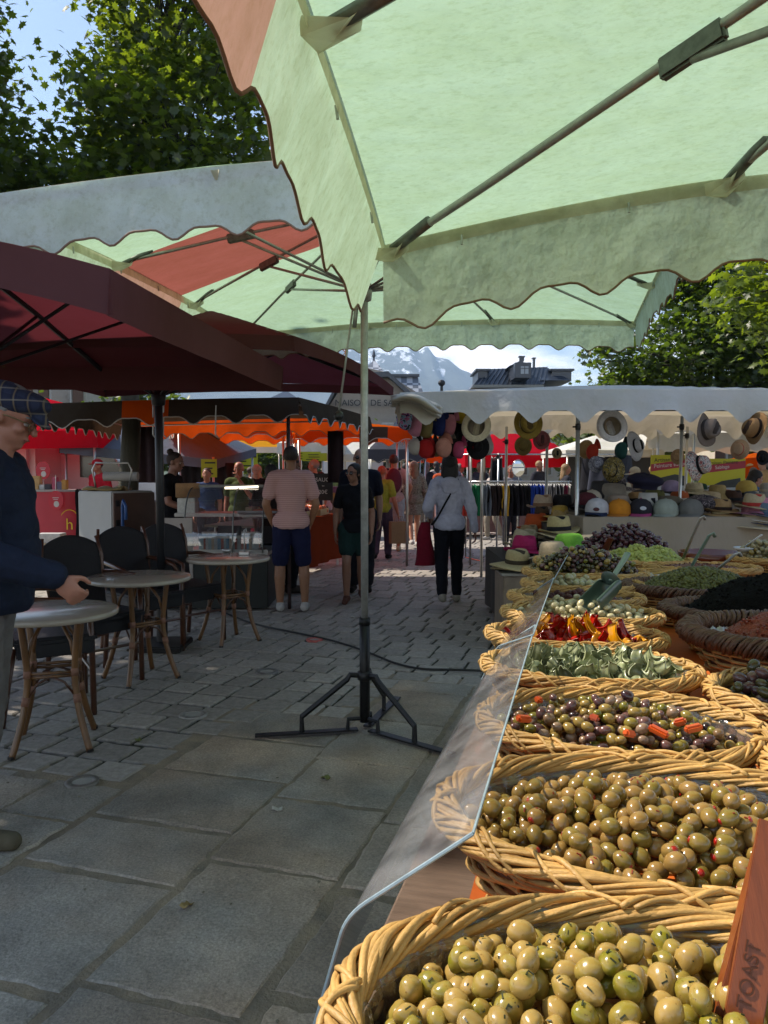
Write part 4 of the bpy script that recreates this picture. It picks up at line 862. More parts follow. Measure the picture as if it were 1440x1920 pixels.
# tables
M_LIN = fabric('beige table linen', '#968a7c', '#8f8070', 0.06, stain=0.08, sscale=2, bump=.2, bscale=3)
def cloth_table(name, label, x0, x1, y0, y1, z, drop, mt, fold=.02, skew=0.0, cat='table', seed=1):
    rr = random.Random(seed); cx, cyy = (x0+x1)/2, (y0+y1)/2; tt = thing(name, label, cat, (cx, cyy, 0)); hx, hy = (x1-x0)/2, (y1-y0)/2
    m = MB(); m.box((0, 0, z-.02), (2*hx-.03, 2*hy-.03, .03)); m.build('table_top', mat('plain board', '#8a7a66', .7, var=.2), tt)
    per = [(-hx, -hy), (hx, -hy), (hx, hy), (-hx, hy)]; pts = []
    for k in range(4):
        a, b = Vector((*per[k], 0)), Vector((*per[(k+1) % 4], 0)); n_ = max(12, int((b-a).length*26))
        for i in range(n_): pts.append((lerp(a, b, i/n_), Vector(((b-a).y, -(b-a).x, 0)).normalized()))
    N_ = len(pts); mm = MB(); vs = []; rows = 7
    for j in range(rows+1):
        for i, (p, nn) in enumerate(pts):
            v = j/rows; w = fold*v*(sin(i*.55)+.6*sin(i*.23+1)+.5*mnoise.noise(Vector((i*.2, seed, 0)))); vs.append(p+nn*(.012+w+skew*v)+Vector((0, 0, z+.002-drop*v-.01*(v > 0))))
    mm.add(vs, [[j*N_+i, j*N_+(i+1) % N_, (j+1)*N_+(i+1) % N_, (j+1)*N_+i] for j in range(rows) for i in range(N_)]+[list(range(N_))[::-1]])
    mm.build('table_cloth', mt, tt, smooth=False); bpy.data.objects
    for sx in (-1, 1):
        for sy in (-1, 1):
            l_ = MB(); l_.tube([(sx*(hx-.08), sy*(hy-.08), 0), (sx*(hx-.08), sy*(hy-.08), z-.03)], .014, 6); l_.build('leg', METAL, tt)
    return tt
HT = 1.06
cloth_table('display_table', 'long table of the hat stall under a beige cloth', 1.84, 4.8, 7.15, 8.1, HT, .75, M_LIN, .03)
cloth_table('display_table', 'rear table of the hat stall with piles of hats', 2.3, 4.8, 8.35, 9.0, 1.15, .6, M_LIN, .02)
bx = thing('display_box', 'grey box at the aisle end of the hat stall carrying straw hats', 'box', (1.20, 6.62, 0)); m = MB(); m.box((0, 0, .31), (.42, .5, .62), bev=.01); m.build('body', mat('grey brown board', '#7d6e5e', .6, var=.25, vscale=6), bx); m = MB(); m.box((0, 0, .633), (.46, .54, .022), bev=.004); m.build('lid', mat('grey edge', '#8a857c', .5), bx)
cloth_table('display_table', 'low side table at the aisle corner of the hat stall', 1.42, 1.84, 6.75, 8.6, .72, .6, mat('dark grey felt', '#3a3734', .9), .01)
cloth_table('display_table', 'second low side table behind the orange hat', 1.12, 1.42, 7.1, 8.4, .66, .6, mat('dark grey felt', '#000', .9), .01)
def straw(hexc, name=None, sc=1):
    return mat('straw '+hexc, hexc, 0.8, var=.14, vscale=60*sc, bump=.5, bscale=300, spec=.3)
def felt(hexc): return mat('cloth '+hexc, hexc, 0.85, var=.12, vscale=20, bump=.3, bscale=200, spec=.25)
def pattern(name, cols, scale=30):
    if name in _mats: return _mats[name]
    m = bpy.data.materials.new(name); m.use_nodes = True; n, l = m.node_tree.nodes, m.node_tree.links; b = n['Principled BSDF']; b.inputs['Roughness'].default_value = .8
    t_ = n.new('ShaderNodeTexCoord'); z = n.new('ShaderNodeTexNoise'); z.inputs['Scale'].default_value = scale; z.inputs['Detail'].default_value = 2.5; z.inputs['Distortion'].default_value = .8; l.new(t_.outputs['Object'], z.inputs['Vector'])
    r_ = n.new('ShaderNodeValToRGB'); r_.color_ramp.interpolation = 'CONSTANT'; e = r_.color_ramp.elements
    while len(e) < len(cols): e.new(.5)
    for i, c in enumerate(cols): e[i].position = 0 if i == 0 else .30+.40*i/len(cols); e[i].color = (*srgb(c), 1)
    l.new(z.outputs['Fac'], r_.inputs[0]); l.new(r_.outputs[0], b.inputs['Base Color']); _mats[name] = m; return m
_hm = {}
def hat_parts(style):
    if style in _hm: return _hm[style]
    out = {}
    if style in ('fedora', 'wide', 'bowl', 'bucket'):
        cr = .088; h = {'fedora': .105, 'wide': .10, 'bowl': .09, 'bucket': .09}[style]; br = {'fedora': .145, 'wide': .20, 'bowl': .17, 'bucket': .15}[style]
        def wob(q, a):
            q = Vector((q.x*.88, q.y*1.06, q.z))
            if style in ('fedora', 'wide') and q.z > h*.7: q.z -= .030*math.exp(-(q.x/.026)**2)*(q.z/h)**6; q.x *= (1-.16*max(0, q.y/.09)*(q.z/h))
            return q
        m = MB(); m.lathe([(cr, 0), (cr*1.0, h*.2), (cr*.96, h*.55), (cr*.88, h*.85), (cr*.76, h*.97), (cr*.5, h*1.02), (cr*.25, h*1.02), (.001, h*1.01)], n=32, wob=wob); out['crown'] = (m, 0)
        def wb(q, a):
            r_ = math.hypot(q.x, q.y); k = (r_-cr)/(br-cr); up = (.022*k*k*abs(cos(a))**2 - .012*k*abs(sin(a))) if style == 'fedora' else ((-.012*k*k+.012*k*cos(2*a)) if style != 'bucket' else -.06*k)
            return Vector((q.x*.93, q.y*1.03, q.z+up))
        m = MB(); m.lathe([(cr*.99, .002), (cr+.02, 0), ((cr+br)/2, 0), (br, 0), (br, -.004), ((cr+br)/2, -.004), (cr*.97, -.003)], n=36, wob=wb); out['brim'] = (m, 0)
        m = MB(); m.lathe([(cr*1.015, .004), (cr*1.015, .030), (cr*.99, .032)], n=32, wob=lambda q, a: Vector((q.x*.89, q.y*1.065, q.z))); out['band'] = (m, 1)
        m = MB(); m.lathe([(cr*.94, -.004), (cr*.9, h*.5), (cr*.7, h*.9), (.001, h*.94)], n=24, wob=lambda q, a: Vector((q.x*.86, q.y*1.03, q.z))); out['lining'] = (m, 2)
    elif style == 'cap':
        m = MB(); m.lathe([(.088, 0), (.092, .03), (.086, .06), (.068, .088), (.04, .105), (.001, .112)], n=28, sx=.92, sy=1.12); out['crown'] = (m, 0)
        def vis(u, v):
            a = pi*(u*.72+.14); r_ = .09; x = -r_*cos(a)*.95; y0 = r_*1.10*sin(a)-.004; return Vector((x, y0+v*(.075*sin(pi*u)**.5), .008-.028*(2*u-1)**2*v-.012*v+.002))
        m = MB(); m.grid(vis, 18, 6); mm2 = MB(); mm2.grid(lambda u, v: vis(u, v)-Vector((0, 0, .004)), 18, 6); mm2.f = [f[::-1] for f in mm2.f]; m.add(mm2.v, mm2.f); out['visor'] = (m, 1)
        m = MB(); m.ell((0, 0, .113), (.008, .008, .004), 1); out['button'] = (m, 1)
        m = MB(); m.lathe([(.084, -.002), (.084, .03), (.06, .08), (.001, .10)], n=20, sx=.9, sy=1.1); out['lining'] = (m, 2)
    elif style == 'front':
        pass
    elif style == 'beret':
        m = MB(); m.lathe([(.085, 0), (.088, .02), (.125, .04), (.135, .06), (.12, .085), (.07, .105), (.001, .108)], n=28, wob=lambda q, a: Vector((q.x*.95, q.y*1.1, q.z+.012*sin(a)))); out['crown'] = (m, 0)
        m = MB(); m.lathe([(.084, -.004), (.09, .0), (.09, .018)], n=28, sx=.95, sy=1.08); out['band'] = (m, 1)
    elif style == 'flat':
        m = MB(); m.lathe([(.10, 0), (.125, .012), (.13, .03), (.10, .055), (.05, .066), (.001, .068)], n=28, wob=lambda q, a: Vector((q.x*.95, q.y*1.15+.01, q.z-.012*max(0, q.y/.1)))); out['crown'] = (m, 0)
        m = MB(); m.grid(lambda u, v: Vector(((u-.5)*.19, .10+.05*sin(pi*u)+v*.03*sin(pi*u), .004-.01*v)), 12, 3); m.grid(lambda u, v: Vector(((u-.5)*.19, .10+.05*sin(pi*u)+v*.03*sin(pi*u), .000-.01*v)), 12, 3); out['visor'] = (m, 1)
    _hm[style] = out; return out
_hd = {}
def hat(label, loc, style, ms, rot=(0, 0, 0), sc=1.0, group='hats and caps of the hat stall', name=None, M=None):
    nm = name or {'fedora': 'straw_hat', 'wide': 'straw_hat', 'bowl': 'sun_hat', 'bucket': 'sun_hat', 'cap': 'baseball_cap', 'beret': 'beret', 'flat': 'flat_cap'}[style]
    tt = thing(nm, label, 'hat' if style != 'cap' else 'cap', loc, 0, group)
    if M is not None: tt.rotation_euler = M.to_euler()
    else: tt.rotation_euler = rot
    tt.scale = (sc, sc, sc)
    for pn, (mb, mi) in hat_parts(style).items():
        mt = ms[min(mi, len(ms)-1)]
        if mt is None: continue
        key = (style, pn, mt.name)
        if key in _hd:
            o = bpy.data.objects.new(pn, _hd[key]); COL.objects.link(o); o.parent = tt
        else: o = mb.build(pn, mt, tt, smooth=True); _hd[key] = o.data
    return tt
def facing(mode, roll=0, lean=0, side=0):
    """hang a hat with its top, open side or edge to the aisle"""
    zdir = {'top': Vector((0, -1, .1)), 'under': Vector((0.15, 1, -.15)), 'side': Vector((-1, -.25, .1)), 'sider': Vector((1, -.3, .1)), 'q': Vector((-.7, -.8, .1)), 'qr': Vector((.7, -.8, .2))}[mode].normalized()
    q = zdir.to_track_quat('Z', 'Y').to_matrix(); return q @ Matrix.Rotation(roll, 3, 'Z')
K = '#161517'
H = [ # label, px, py, d, style, [crown, band/visor, lining], mode, roll, scale
 ('cap with a blue and pink flower print hanging at the left end of the canopy', 768, 785, 7.5, 'cap', [pattern('blue pink print', ['#1c2a6e', '#c86a9c', '#8fb4d8', '#151520'], 28), felt(K)], 'side', .3, 1.15),
 ('pink cap hanging beside the flower print cap', 786, 798, 7.55, 'cap', [felt('#c08098'), felt('#b0607c')], 'side', .2, 1.1),
 ('khaki cap hanging third from the left end of the canopy', 806, 800, 7.6, 'cap', [felt('#7c7148'), felt('#6a6040')], 'side', .1, 1.15),
 ('mint green cap hanging behind the khaki one', 817, 794, 7.7, 'cap', [felt('#6ea394'), felt('#5d9080')], 'side', 0, 1.05),
 ('royal blue cap hanging in the top row', 830, 797, 7.65, 'cap', [felt('#1c2c66'), felt('#1a2858')], 'side', .1, 1.1),
 ('black cap hanging right of the royal blue one', 841, 795, 7.7, 'cap', [felt('#1a1a1e'), felt(K)], 'side', 0, 1.1),
 ('rose cap hanging between two black hats', 850, 797, 7.65, 'cap', [felt('#b97b8b'), felt('#a9687a')], 'side', 0, 1.0),
 ('yellow cap hanging high under the canopy edge', 868, 778, 7.7, 'cap', [felt('#b59a2a'), felt('#b59a2a')], 'side', .4, .9),
 ('wide black hat hanging behind the cream one', 867, 800, 7.8, 'wide', [felt('#17161a'), felt(K), felt(K)], 'q', 0, .75),
 ('cream hat hanging with its hollow side to the aisle', 893, 799, 7.45, 'fedora', [straw('#cfc9b0'), felt('#a8a090'), felt('#8d8578')], 'under', .2, 1.05),
 ('round black hat hanging under the cream hat', 896, 838, 7.7, 'wide', [felt('#131216'), felt(K), felt(K)], 'top', 0, .62),
 ('black and white cap at the left of the lower row', 783, 838, 7.6, 'cap', [felt('#a9a4a0'), felt('#1e1a1e')], 'side', .4, .85),
 ('bright red cap in the lower row', 801, 842, 7.6, 'cap', [felt('#a01c1e'), felt('#8f1618')], 'q', .2, .95),
 ('second red cap with dark edge in the lower row', 813, 842, 7.7, 'cap', [felt('#8e1a1c'), felt('#2c1a1c')], 'side', .2, .9),
 ('tan cap behind the red caps', 823, 840, 7.75, 'cap', [felt('#8f7f5c'), felt('#7c6c4c')], 'side', .1, .9),
 ('salmon pink cap in the lower row', 835, 840, 7.6, 'cap', [felt('#b98478'), felt('#b07468')], 'q', .1, .95),
 ('off white cap in the lower row', 847, 838, 7.7, 'cap', [felt('#b5aeac'), felt('#a59a98')], 'side', .1, .85),
 ('small black cap in the lower row', 856, 840, 7.65, 'cap', [felt('#1b1518'), felt(K)], 'side', .1, .9),
 ('deep pink cap at the right of the lower row', 866, 844, 7.6, 'cap', [felt('#a8486c'), felt('#983c5e')], 'side', .1, .85),
 ('grey white cap behind the round black hat', 911, 838, 7.9, 'cap', [felt('#a7a2a6'), felt('#a7a2a6')], 'top', 0, .9),
 ('yellow straw hat hanging crown first under the canopy', 990, 794, 7.45, 'fedora', [straw('#8f7a36'), felt('#4a3c1c'), felt('#5a4a2a')], 'top', .1, 1.02),
 ('faded yellow sun hat hanging lower behind the front row', 981, 836, 8.7, 'bowl', [straw('#8d7c48'), felt('#6c5c34'), felt('#5a4a2a')], 'top', 0, .62),
 ('dusty pink straw hat hanging on its own', 1015, 825, 8.2, 'fedora', [straw('#9a5a5c'), felt('#7c3c40'), felt('#5a3a3a')], 'top', 0, .68),
 ('tiny black and cream hat hanging far back', 1044, 850, 9.5, 'fedora', [straw('#9c8d70'), felt(K), felt(K)], 'top', 0, .46),
 ('white hat hanging hollow side out beside the front pole', 1148, 799, 7.4, 'fedora', [straw('#cdccd0'), felt('#2a2830'), felt('#a29480')], 'under', -.3, 1.06),
 ('large grey brown felt hat hanging in front of the yellow posters', 1323, 806, 7.0, 'fedora', [felt('#6c5f55'), felt('#3a302a'), felt('#3a302a')], 'qr', 2.3, 1.1),
 ('tan felt hat seen from the side at the right end of the canopy', 1417, 803, 7.0, 'fedora', [felt('#8f6c46'), felt('#2a1c16'), felt('#4a3526')], 'side', -.6, 1.0),
 ('white cap with red flower print and black visor hanging over the yellow poster', 1312, 872, 7.2, 'bucket', [pattern('white red print', ['#b8b0a8', '#8e3a3a', '#bdb6ae', '#45424c', '#c4bdb5'], 34), felt(K), felt(K)], 'qr', .4, .95),
 ('sun hat with a yellow and black flower print', 1146, 880, 7.7, 'bucket', [pattern('yellow black print', ['#15151a', '#8f7a2a', '#3c3c34', '#9c8c5c', '#1c1c22'], 30), felt(K), felt(K)], 'q', .4, .85),
 ('small cap with a blue and white leaf print', 1119, 870, 7.8, 'bucket', [pattern('blue white print', ['#20284c', '#aeb0bc', '#2c3358', '#c2c4cc'], 40), felt('#20284c')], 'top', 0, .55),
 ('white hat with a black beaded edge', 1192, 836, 7.8, 'wide', [straw('#b9b9be'), felt(K), felt(K)], 'qr', .2, .75),
 ('red orange cap hanging behind the front pole', 1116, 848, 8.2, 'cap', [felt('#b53a2a'), felt('#a02e20')], 'side', 0, .85),
 ('navy blue hat hanging at the far right', 1430, 858, 8.6, 'fedora', [felt('#171c28'), felt(K), felt(K)], 'top', 0, .56),
 ('pale straw hat half hidden behind the poles', 1270, 856, 8.8, 'bowl', [straw('#b08f6c'), felt('#8f6c4c')], 'q', 0, .5),
 ('teal cap hanging behind the beaded hat', 1170, 845, 8.3, 'cap', [felt('#2c5c5c'), felt('#1a2a2c')], 'side', 0, .9),
 ('peach sun hat with red trim hanging at the back', 1385, 842, 8.8, 'bucket', [straw('#b8a08c'), felt('#a83434')], 'q', 0, .75),
 ('small brown straw hat hanging at the left of the pole', 1098, 842, 8.6, 'bowl', [straw('#b08c5c'), felt('#8a6a44')], 'q', 0, .6)]
for (lb, px, py, d, st, ms, mode, roll, sc) in H: hat(lb, P(px, py, d), st, ms, M=facing(mode, roll), sc=sc, group='hats and caps hanging under the canopy')
m = MB(); a, b = P(742, 764, 7.55), P(1440, 770, 7.4); m.tube([a, lerp(a, b, .3)-Vector((0, 0, .02)), b], .006, 6); tag(m.build('hanging_cord', BLACKP), 'dark cord under the white canopy carrying the hanging hats', 'cord')
rr2 = random.Random(77)
T = [ # on the tables: label, px, py(base), d, style, mats, rot, scale
 ('cap with white front, brown patch and navy visor on the cloth table', 1124, 972, 7.32, 'cap', [felt('#a8a6a8'), felt('#1c2640')], 2.7, 1.12),
 ('orange cap in the front row on the cloth table', 1166, 974, 7.32, 'cap', [felt('#b5711c'), felt('#a5631a')], 2.6, 1.12),
 ('black cap with oval badge and pink visor in the front row', 1207, 973, 7.32, 'cap', [felt('#26242a'), felt('#a03c6a')], 2.7, 1.12),
 ('sage green cap in the front row on the cloth table', 1254, 975, 7.30, 'cap', [felt('#868c80'), felt('#868c80')], 2.5, 1.18),
 ('plain grey cap at the right of the front row', 1302, 974, 7.30, 'cap', [felt('#66645f'), felt('#66645f')], 2.5, 1.14),
 ('dark navy beret perched on a white stand above the front row', 1215, 924, 7.55, 'beret', [felt('#1d1b30'), felt('#1d1b30')], .3, 1.2),
 ('grey green flat cap on top of its pile', 1251, 945, 7.65, 'flat', [felt('#5c5344'), felt('#5c5344')], 2.8, 1.1),
 ('grey green flat cap in the middle of its pile', 1253, 955, 7.63, 'flat', [felt('#554c3e'), felt('#554c3e')], 2.8, 1.15),
 ('dark grey flat cap at the bottom of its pile', 1254, 966, 7.62, 'flat', [felt('#3a352c'), felt('#3a352c')], 2.8, 1.15),
 ('black beret with pale flower print between grey cap and tan straw hat', 1322, 958, 7.6, 'beret', [pattern('dark print', ['#151318', '#4c4048', '#1a181e', '#8a7c7c', '#141216'], 40), felt(K)], .2, 1.25),
 ('smooth tan straw hat topping the stack near the grey cap', 1352, 958, 7.45, 'fedora', [straw('#9b7c54'), felt('#2c1c14')], .2, 1.05),
 ('tan straw hat second in the stack near the grey cap', 1352, 963, 7.44, 'wide', [straw('#b08c5c'), None], .1, .86),
 ('cream straw hat third in the stack near the grey cap', 1351, 968, 7.44, 'wide', [straw('#b8aa8c'), None], .3, .9),
 ('brown straw hat lowest in the stack near the grey cap', 1350, 974, 7.44, 'wide', [straw('#6c543c'), None], .6, .88),
 ('straw hat with a red ribbon on the tallest stack at the right', 1414, 950, 7.3, 'fedora', [straw('#a89878'), felt('#a03028')], .1, 1.12),
 ('mauve pink straw hat under the one with the red ribbon', 1408, 962, 7.32, 'wide', [straw('#8f5c6a'), None], .3, .92),
 ('white straw hat low in the tallest stack', 1410, 970, 7.32, 'wide', [straw('#b9b4aa'), None], .5, .95),
 ('navy straw hat low in the tallest stack', 1408, 976, 7.32, 'wide', [straw('#2c3448'), None], .5, .95),
 ('broad beige straw hat at the foot of the tallest stack', 1412, 986, 7.25, 'wide', [straw('#a8977a'), None], .5, 1.15),
 ('blue grey straw hat at the right edge of the table', 1440, 968, 7.2, 'fedora', [straw('#5d6c7c'), felt('#44546a')], .1, 1.1),
 ('pale cream hat behind the black flower print beret', 1302, 922, 8.5, 'bowl', [straw('#a89c80'), felt('#8f8468')], .4, 1.0),
 ('crumpled khaki hat behind the tan straw stack', 1345, 926, 8.5, 'bucket', [felt('#8f7c54'), None], .4, 1.0),
 ('beige sun hat heaped behind the orange cap', 1160, 950, 7.75, 'bucket', [felt('#98897c'), None], .4, 1.2),
 ('grey white sun hat slumped behind the white cap', 1150, 930, 8.0, 'bucket', [felt('#8c847c'), None], .9, 1.3),
 ('black sun hat with small flowers behind the beige one', 1155, 912, 8.2, 'bowl', [pattern('dark print', [K]), felt(K)], .4, 1.1),
 ('maroon and black cap at the left end of the cloth table', 1104, 958, 7.5, 'cap', [felt('#4a1c22'), felt(K)], 2.2, 1.05),
 ('black cap behind the maroon one', 1098, 944, 7.8, 'cap', [felt(K), felt(K)], 2.2, 1.05),
 ('dark grey bucket hat at the back of the left heap', 1125, 920, 8.1, 'bucket', [felt('#38363a'), None], 2.2, 1.05),
 ('white beige cap in the heap at the left end', 1110, 942, 7.7, 'cap', [felt('#a79c8c'), felt('#8c8070')], 2.9, .95)]
stk = [
 ('big natural straw hat with a woven band at the aisle corner', 970, 1056, 6.55, 'wide', [straw('#a5946c'), felt('#3c3226')], .5, 1.02),
 ('thin straw hat directly under the big natural one', 972, 1060, 6.58, 'wide', [straw('#8a7a58'), None], .9, 1.0),
 ('dark hat at the bottom of the corner stack', 974, 1064, 6.6, 'wide', [straw('#3c342c'), None], 1.2, .98),
 ('fuchsia pink straw hat behind the big natural one', 983, 1032, 7.15, 'fedora', [straw('#a01c50'), felt('#8a1444')], .4, 1.15),
 ('cream hat just behind the fuchsia one', 984, 1022, 7.45, 'fedora', [straw('#a89c80'), felt('#8f8468')], .4, 1.25),
 ('light brown hat behind the cream one', 992, 1004, 7.9, 'wide', [straw('#8f7c5c'), felt('#6c5c44')], .4, .95),
 ('burnt orange straw hat by the aisle', 1006, 990, 8.1, 'fedora', [straw('#a8481c'), felt('#a8481c')], .4, 1.25),
 ('straw hat with a black band topping the middle stack', 1048, 995, 7.2, 'fedora', [straw('#a8986a'), felt(K)], .2, 1.15),
 ('flat cream straw hat under the black banded one', 1050, 1001, 7.22, 'wide', [straw('#b0a584'), None], .2, .95),
 ('dark straw hat third in the middle stack', 1050, 1010, 7.22, 'wide', [straw('#4c4436'), None], .6, .95),
 ('grey green straw hat fourth in the middle stack', 1050, 1018, 7.2, 'wide', [straw('#5c5a48'), None], .9, .95),
 ('black straw hat at the bottom of the middle stack', 1048, 1028, 7.2, 'wide', [straw('#2a2824'), None], .9, .92),
 ('ochre yellow hat behind the middle stack', 1050, 966, 7.9, 'bowl', [straw('#a5863a'), felt('#7c6428')], .2, .9),
 ('tan straw hat under the ochre one', 1052, 975, 7.85, 'wide', [straw('#9c8458'), None], .2, .9),
 ('dark brown hat beside the ochre one', 1016, 966, 8.2, 'wide', [straw('#4a3626'), felt(K)], .2, .8),
 ('white hat with brown stripes at the back of the aisle corner', 1018, 950, 8.5, 'fedora', [straw('#b5a08c'), felt('#8a6a54')], .2, 1.1),
 ('black felt hat behind the ochre one', 1054, 950, 8.5, 'fedora', [felt('#1c1a1c'), felt(K)], .2, 1.1),
 ('lime green hat just behind the olive stall', 1067, 1032, 6.4, 'fedora', [straw('#5c9430'), felt('#5c9430')], .9, 1.15),
 ('beige hat tucked under the lime green one', 1036, 1040, 6.35, 'bowl', [straw('#a5957c'), felt('#8f8068')], .9, 1.0),
 ('grey beige hat beside the wooden tongs', 1106, 1028, 6.5, 'bowl', [straw('#857c6c'), felt('#6c6458')], .9, 1.05),
 ('small blue cap beneath the grey beige hat', 1120, 1042, 6.3, 'cap', [felt('#2a4c7c'), felt('#2a4c7c')], .9, .9)]
for (lb, px, py, d, st, ms, rz, sc) in T: hat(lb, P(px, py, d)+(Vector((0, .09, .042)) if 'front row' in lb or 'cloth table' in lb else Vector()), st, ms, rot=(rr2.uniform(-.05, .05), rr2.uniform(-.05, .05), rz), sc=sc*(1.2 if st == 'cap' else 1.1), group='hats on the cloth table')
for (lb, px, py, d, st, ms, rz, sc) in stk: hat(lb, P(px, py, d), st, ms, rot=(rr2.uniform(-.06, .06), rr2.uniform(-.06, .06), rz), sc=sc*1.2, group='hats stacked at the aisle corner')
# things that carry the hats that would otherwise float
st_ = thing('display_stand', 'white stand holding the navy beret', 'stand', (P(1215, 925, 7.55).x, 7.55, HT)); q = P(1215, 924, 7.55).z-HT
m = MB(); m.lathe([(.07, .003), (.10, q*.5), (.085, q+.0)], n=20, cap1=True); m.build('cone', felt('#a8a49c'), st_, smooth=True); m = MB(); m.box((.02, -.088, q*.62), (.04, .012, .07)); m.build('badge', felt(K), st_)
for (px, py, d, x, dx, dy, lb) in ((985, 1030, 7.4, 0, .3, .9, 'stepped crate under the fuchsia and cream hats'), (1008, 990, 8.15, 0, .3, .6, 'crate under the burnt orange hat'), (1068, 1036, 6.5, 0, .36, .5, 'crate under the lime green hat'), (1110, 1034, 6.55, 0, .3, .4, 'crate under the grey beige hat'), (1048, 1029, 7.2, 0, .34, .5, 'crate under the middle stack of straw hats'), (1050, 972, 8.0, 0, .4, .6, 'crate under the ochre hat'), (1140, 948, 8.0, 0, .7, .5, 'low crate under the heaped sun hats')):
    p = P(px, py+4, d); tt = thing('crate', lb, 'crate', (p.x, d, 0), 0, 'crates lifting the hats'); m = MB(); z1 = p.z-.012; m.box((0, 0, z1/2), (dx, dy, z1), bev=.006); m.build('body', mat('dark grey felt', '#000'), tt)
# patch on caps, wording on the pink visored cap is unreadable in the photo: plain oval
for (px, py, c1) in ((1118, 955, '#4a2a26'), (1206, 953, '#b0b0b4')):
    m = MB(); m.lathe([(.001, .004), (.028, .002), (.030, 0)], n=20, sx=1.0, sy=.62, M=Matrix.Rotation(radians(75), 3, 'X')); q = P(px, py, 7.13); oo_ = [o for o in bpy.data.objects if o.name.startswith('baseball_cap') and (o.location-P(px, 972, 7.32)).length < .12]
    if oo_:
        o = m.build('badge', felt(c1), None, smooth=True); o.parent = oo_[0]; bpy.context.view_layer.update(); o.matrix_parent_inverse = oo_[0].matrix_world.inverted(); o.location = q
# more white stalls behind
white_stall('white canopy right behind the hat stall over the clothes rails', 10.7, 12.2, 1.25, 4.4, 2.22, 2.4, val=.2, pitch=.42, seed=6)
white_stall('far white canopy behind the yellow posters', 15.6, 18.6, 5.3, 9.6, 2.22, 2.5, val=.32, pitch=.95, seed=7)
# clothes rail
M_CH = mat('chrome', '#c0c0c0', .2, 1.0)
rk = thing('clothes_rail', 'long chrome clothes rail full of coloured garments in the sun', 'clothes rail', (P(965, 1000, 12.6).x, 12.6, 0)); zr = P(965, 903, 12.6).z; xa, xb = P(868, 903, 12.6).x-rk.location.x, P(1072, 903, 12.6).x-rk.location.x
m = MB(); m.tube([(xa, 0, zr), (xb, 0, zr)], .012, 8); m.build('rail', M_CH, rk, smooth=True)
for x in (xa+.05, (xa+xb)/2, xb-.05):
    m = MB(); m.tube([(x, 0, zr), (x, 0, .06)], .012, 8); m.build('post', M_CH, rk, smooth=True); m = MB(); m.tube([(x-.25, -.25, .03), (x, 0, .07), (x+.25, .25, .03)], .010, 6); m.tube([(x+.25, -.25, .03), (x, 0, .07), (x-.25, .25, .03)], .010, 6); m.build('foot', M_CH, rk)
seq = ['#b5382a']*3+['#15734c']*9+['#6a7480']*4+['#2c2224']*8+['#c09a2a']*5+['#1a1a24']*9+['#15161c']*5+['#2044a8']*9+['#9a9ca4', '#2c2e38']*6+['#7c2a4a', '#b0b0b0', '#1c1c22']*2
nmcol = {'#b5382a': 'red', '#15734c': 'green', '#6a7480': 'grey blue', '#2c2224': 'dark brown', '#c09a2a': 'mustard yellow', '#1a1a24': 'black', '#15161c': 'near black', '#2044a8': 'bright blue', '#9a9ca4': 'pale striped', '#2c2e38': 'dark striped', '#7c2a4a': 'plum', '#b0b0b0': 'white', '#1c1c22': 'black'}
_gm = {}
def garment_mesh(hexc, seed, L_=.52):
    k = (hexc, seed % 3, L_)
    if k in _gm: return _gm[k]
    m = MB(); m.grid(lambda u, v: Vector((.012*sin(v*5+seed)+(.013+.012*v)*cos(2*pi*u)*(1+.6*sin(6*pi*u+seed+v*3)), (.10+.09*v)*sin(2*pi*u), -L_*v-.03-(.04*abs(sin(2*pi*u)) if v < .05 else 0))), 22, 9)
    o = m.build('garment', felt(hexc), None, smooth=True); me = o.data; bpy.data.objects.remove(o); _gm[k] = me; return me
hk = MB(); hk.tube([(0, 0, .005), (.006, 0, .018), (-.004, 0, .016), (0, 0, -.03)], .0025, 5); hk.tube([(0, -.12, -.06), (0, 0, -.03), (0, .12, -.06)], .004, 5); hko = hk.build('hanger', WHITEP, None); hkm = hko.data; bpy.data.objects.remove(hko)
rr = random.Random(4)
def garment(x, y, z, hexc, i, label, group, rz, L_=.52):
    o = bpy.data.objects.new('garment', garment_mesh(hexc, i, L_)); COL.objects.link(o); o.location = (x, y, z); o.rotation_euler = (0, 0, rz)
    tag(o, label, 'garment', group); h = bpy.data.objects.new('hanger', hkm); COL.objects.link(h); h.parent = o; return o
for i, hx in enumerate(seq):
    garment(rk.location.x+xa+.04+(xb-xa-.08)*i/(len(seq)-1), 12.6, zr+.0, hx, i, '%s garment hanging on the long chrome rail' % nmcol[hx], nmcol[hx]+' garments on the long rail', rr.uniform(-.25, .25))
dk = [(880, 12.9, '#16161c'), (905, 12.9, '#5c544c'), (922, 13.6, '#131216'), (932, 13.6, '#131216'), (941, 13.6, '#15141a'), (1102, 13.2, '#1b1b22'), (1120, 12.8, '#3a3e4c'), (1164, 11.0, '#3c4658'), (1171, 11.0, '#4a5468')]
rail2 = thing('clothes_rail', 'high chrome rail with dark clothes behind the coloured ones', 'clothes rail', (P(960, 1000, 13.3).x, 13.3, 0)); z2 = P(905, 852, 13.3).z
m = MB(); m.tube([(-1.1, 0, z2), (1.9, 0, z2)], .012, 8); m.build('rail', M_CH, rail2, smooth=True)
for x in (-1.05, 1.85): m = MB(); m.tube([(x, 0, z2), (x, 0, 0)], .012, 8); m.build('post', M_CH, rail2, smooth=True)
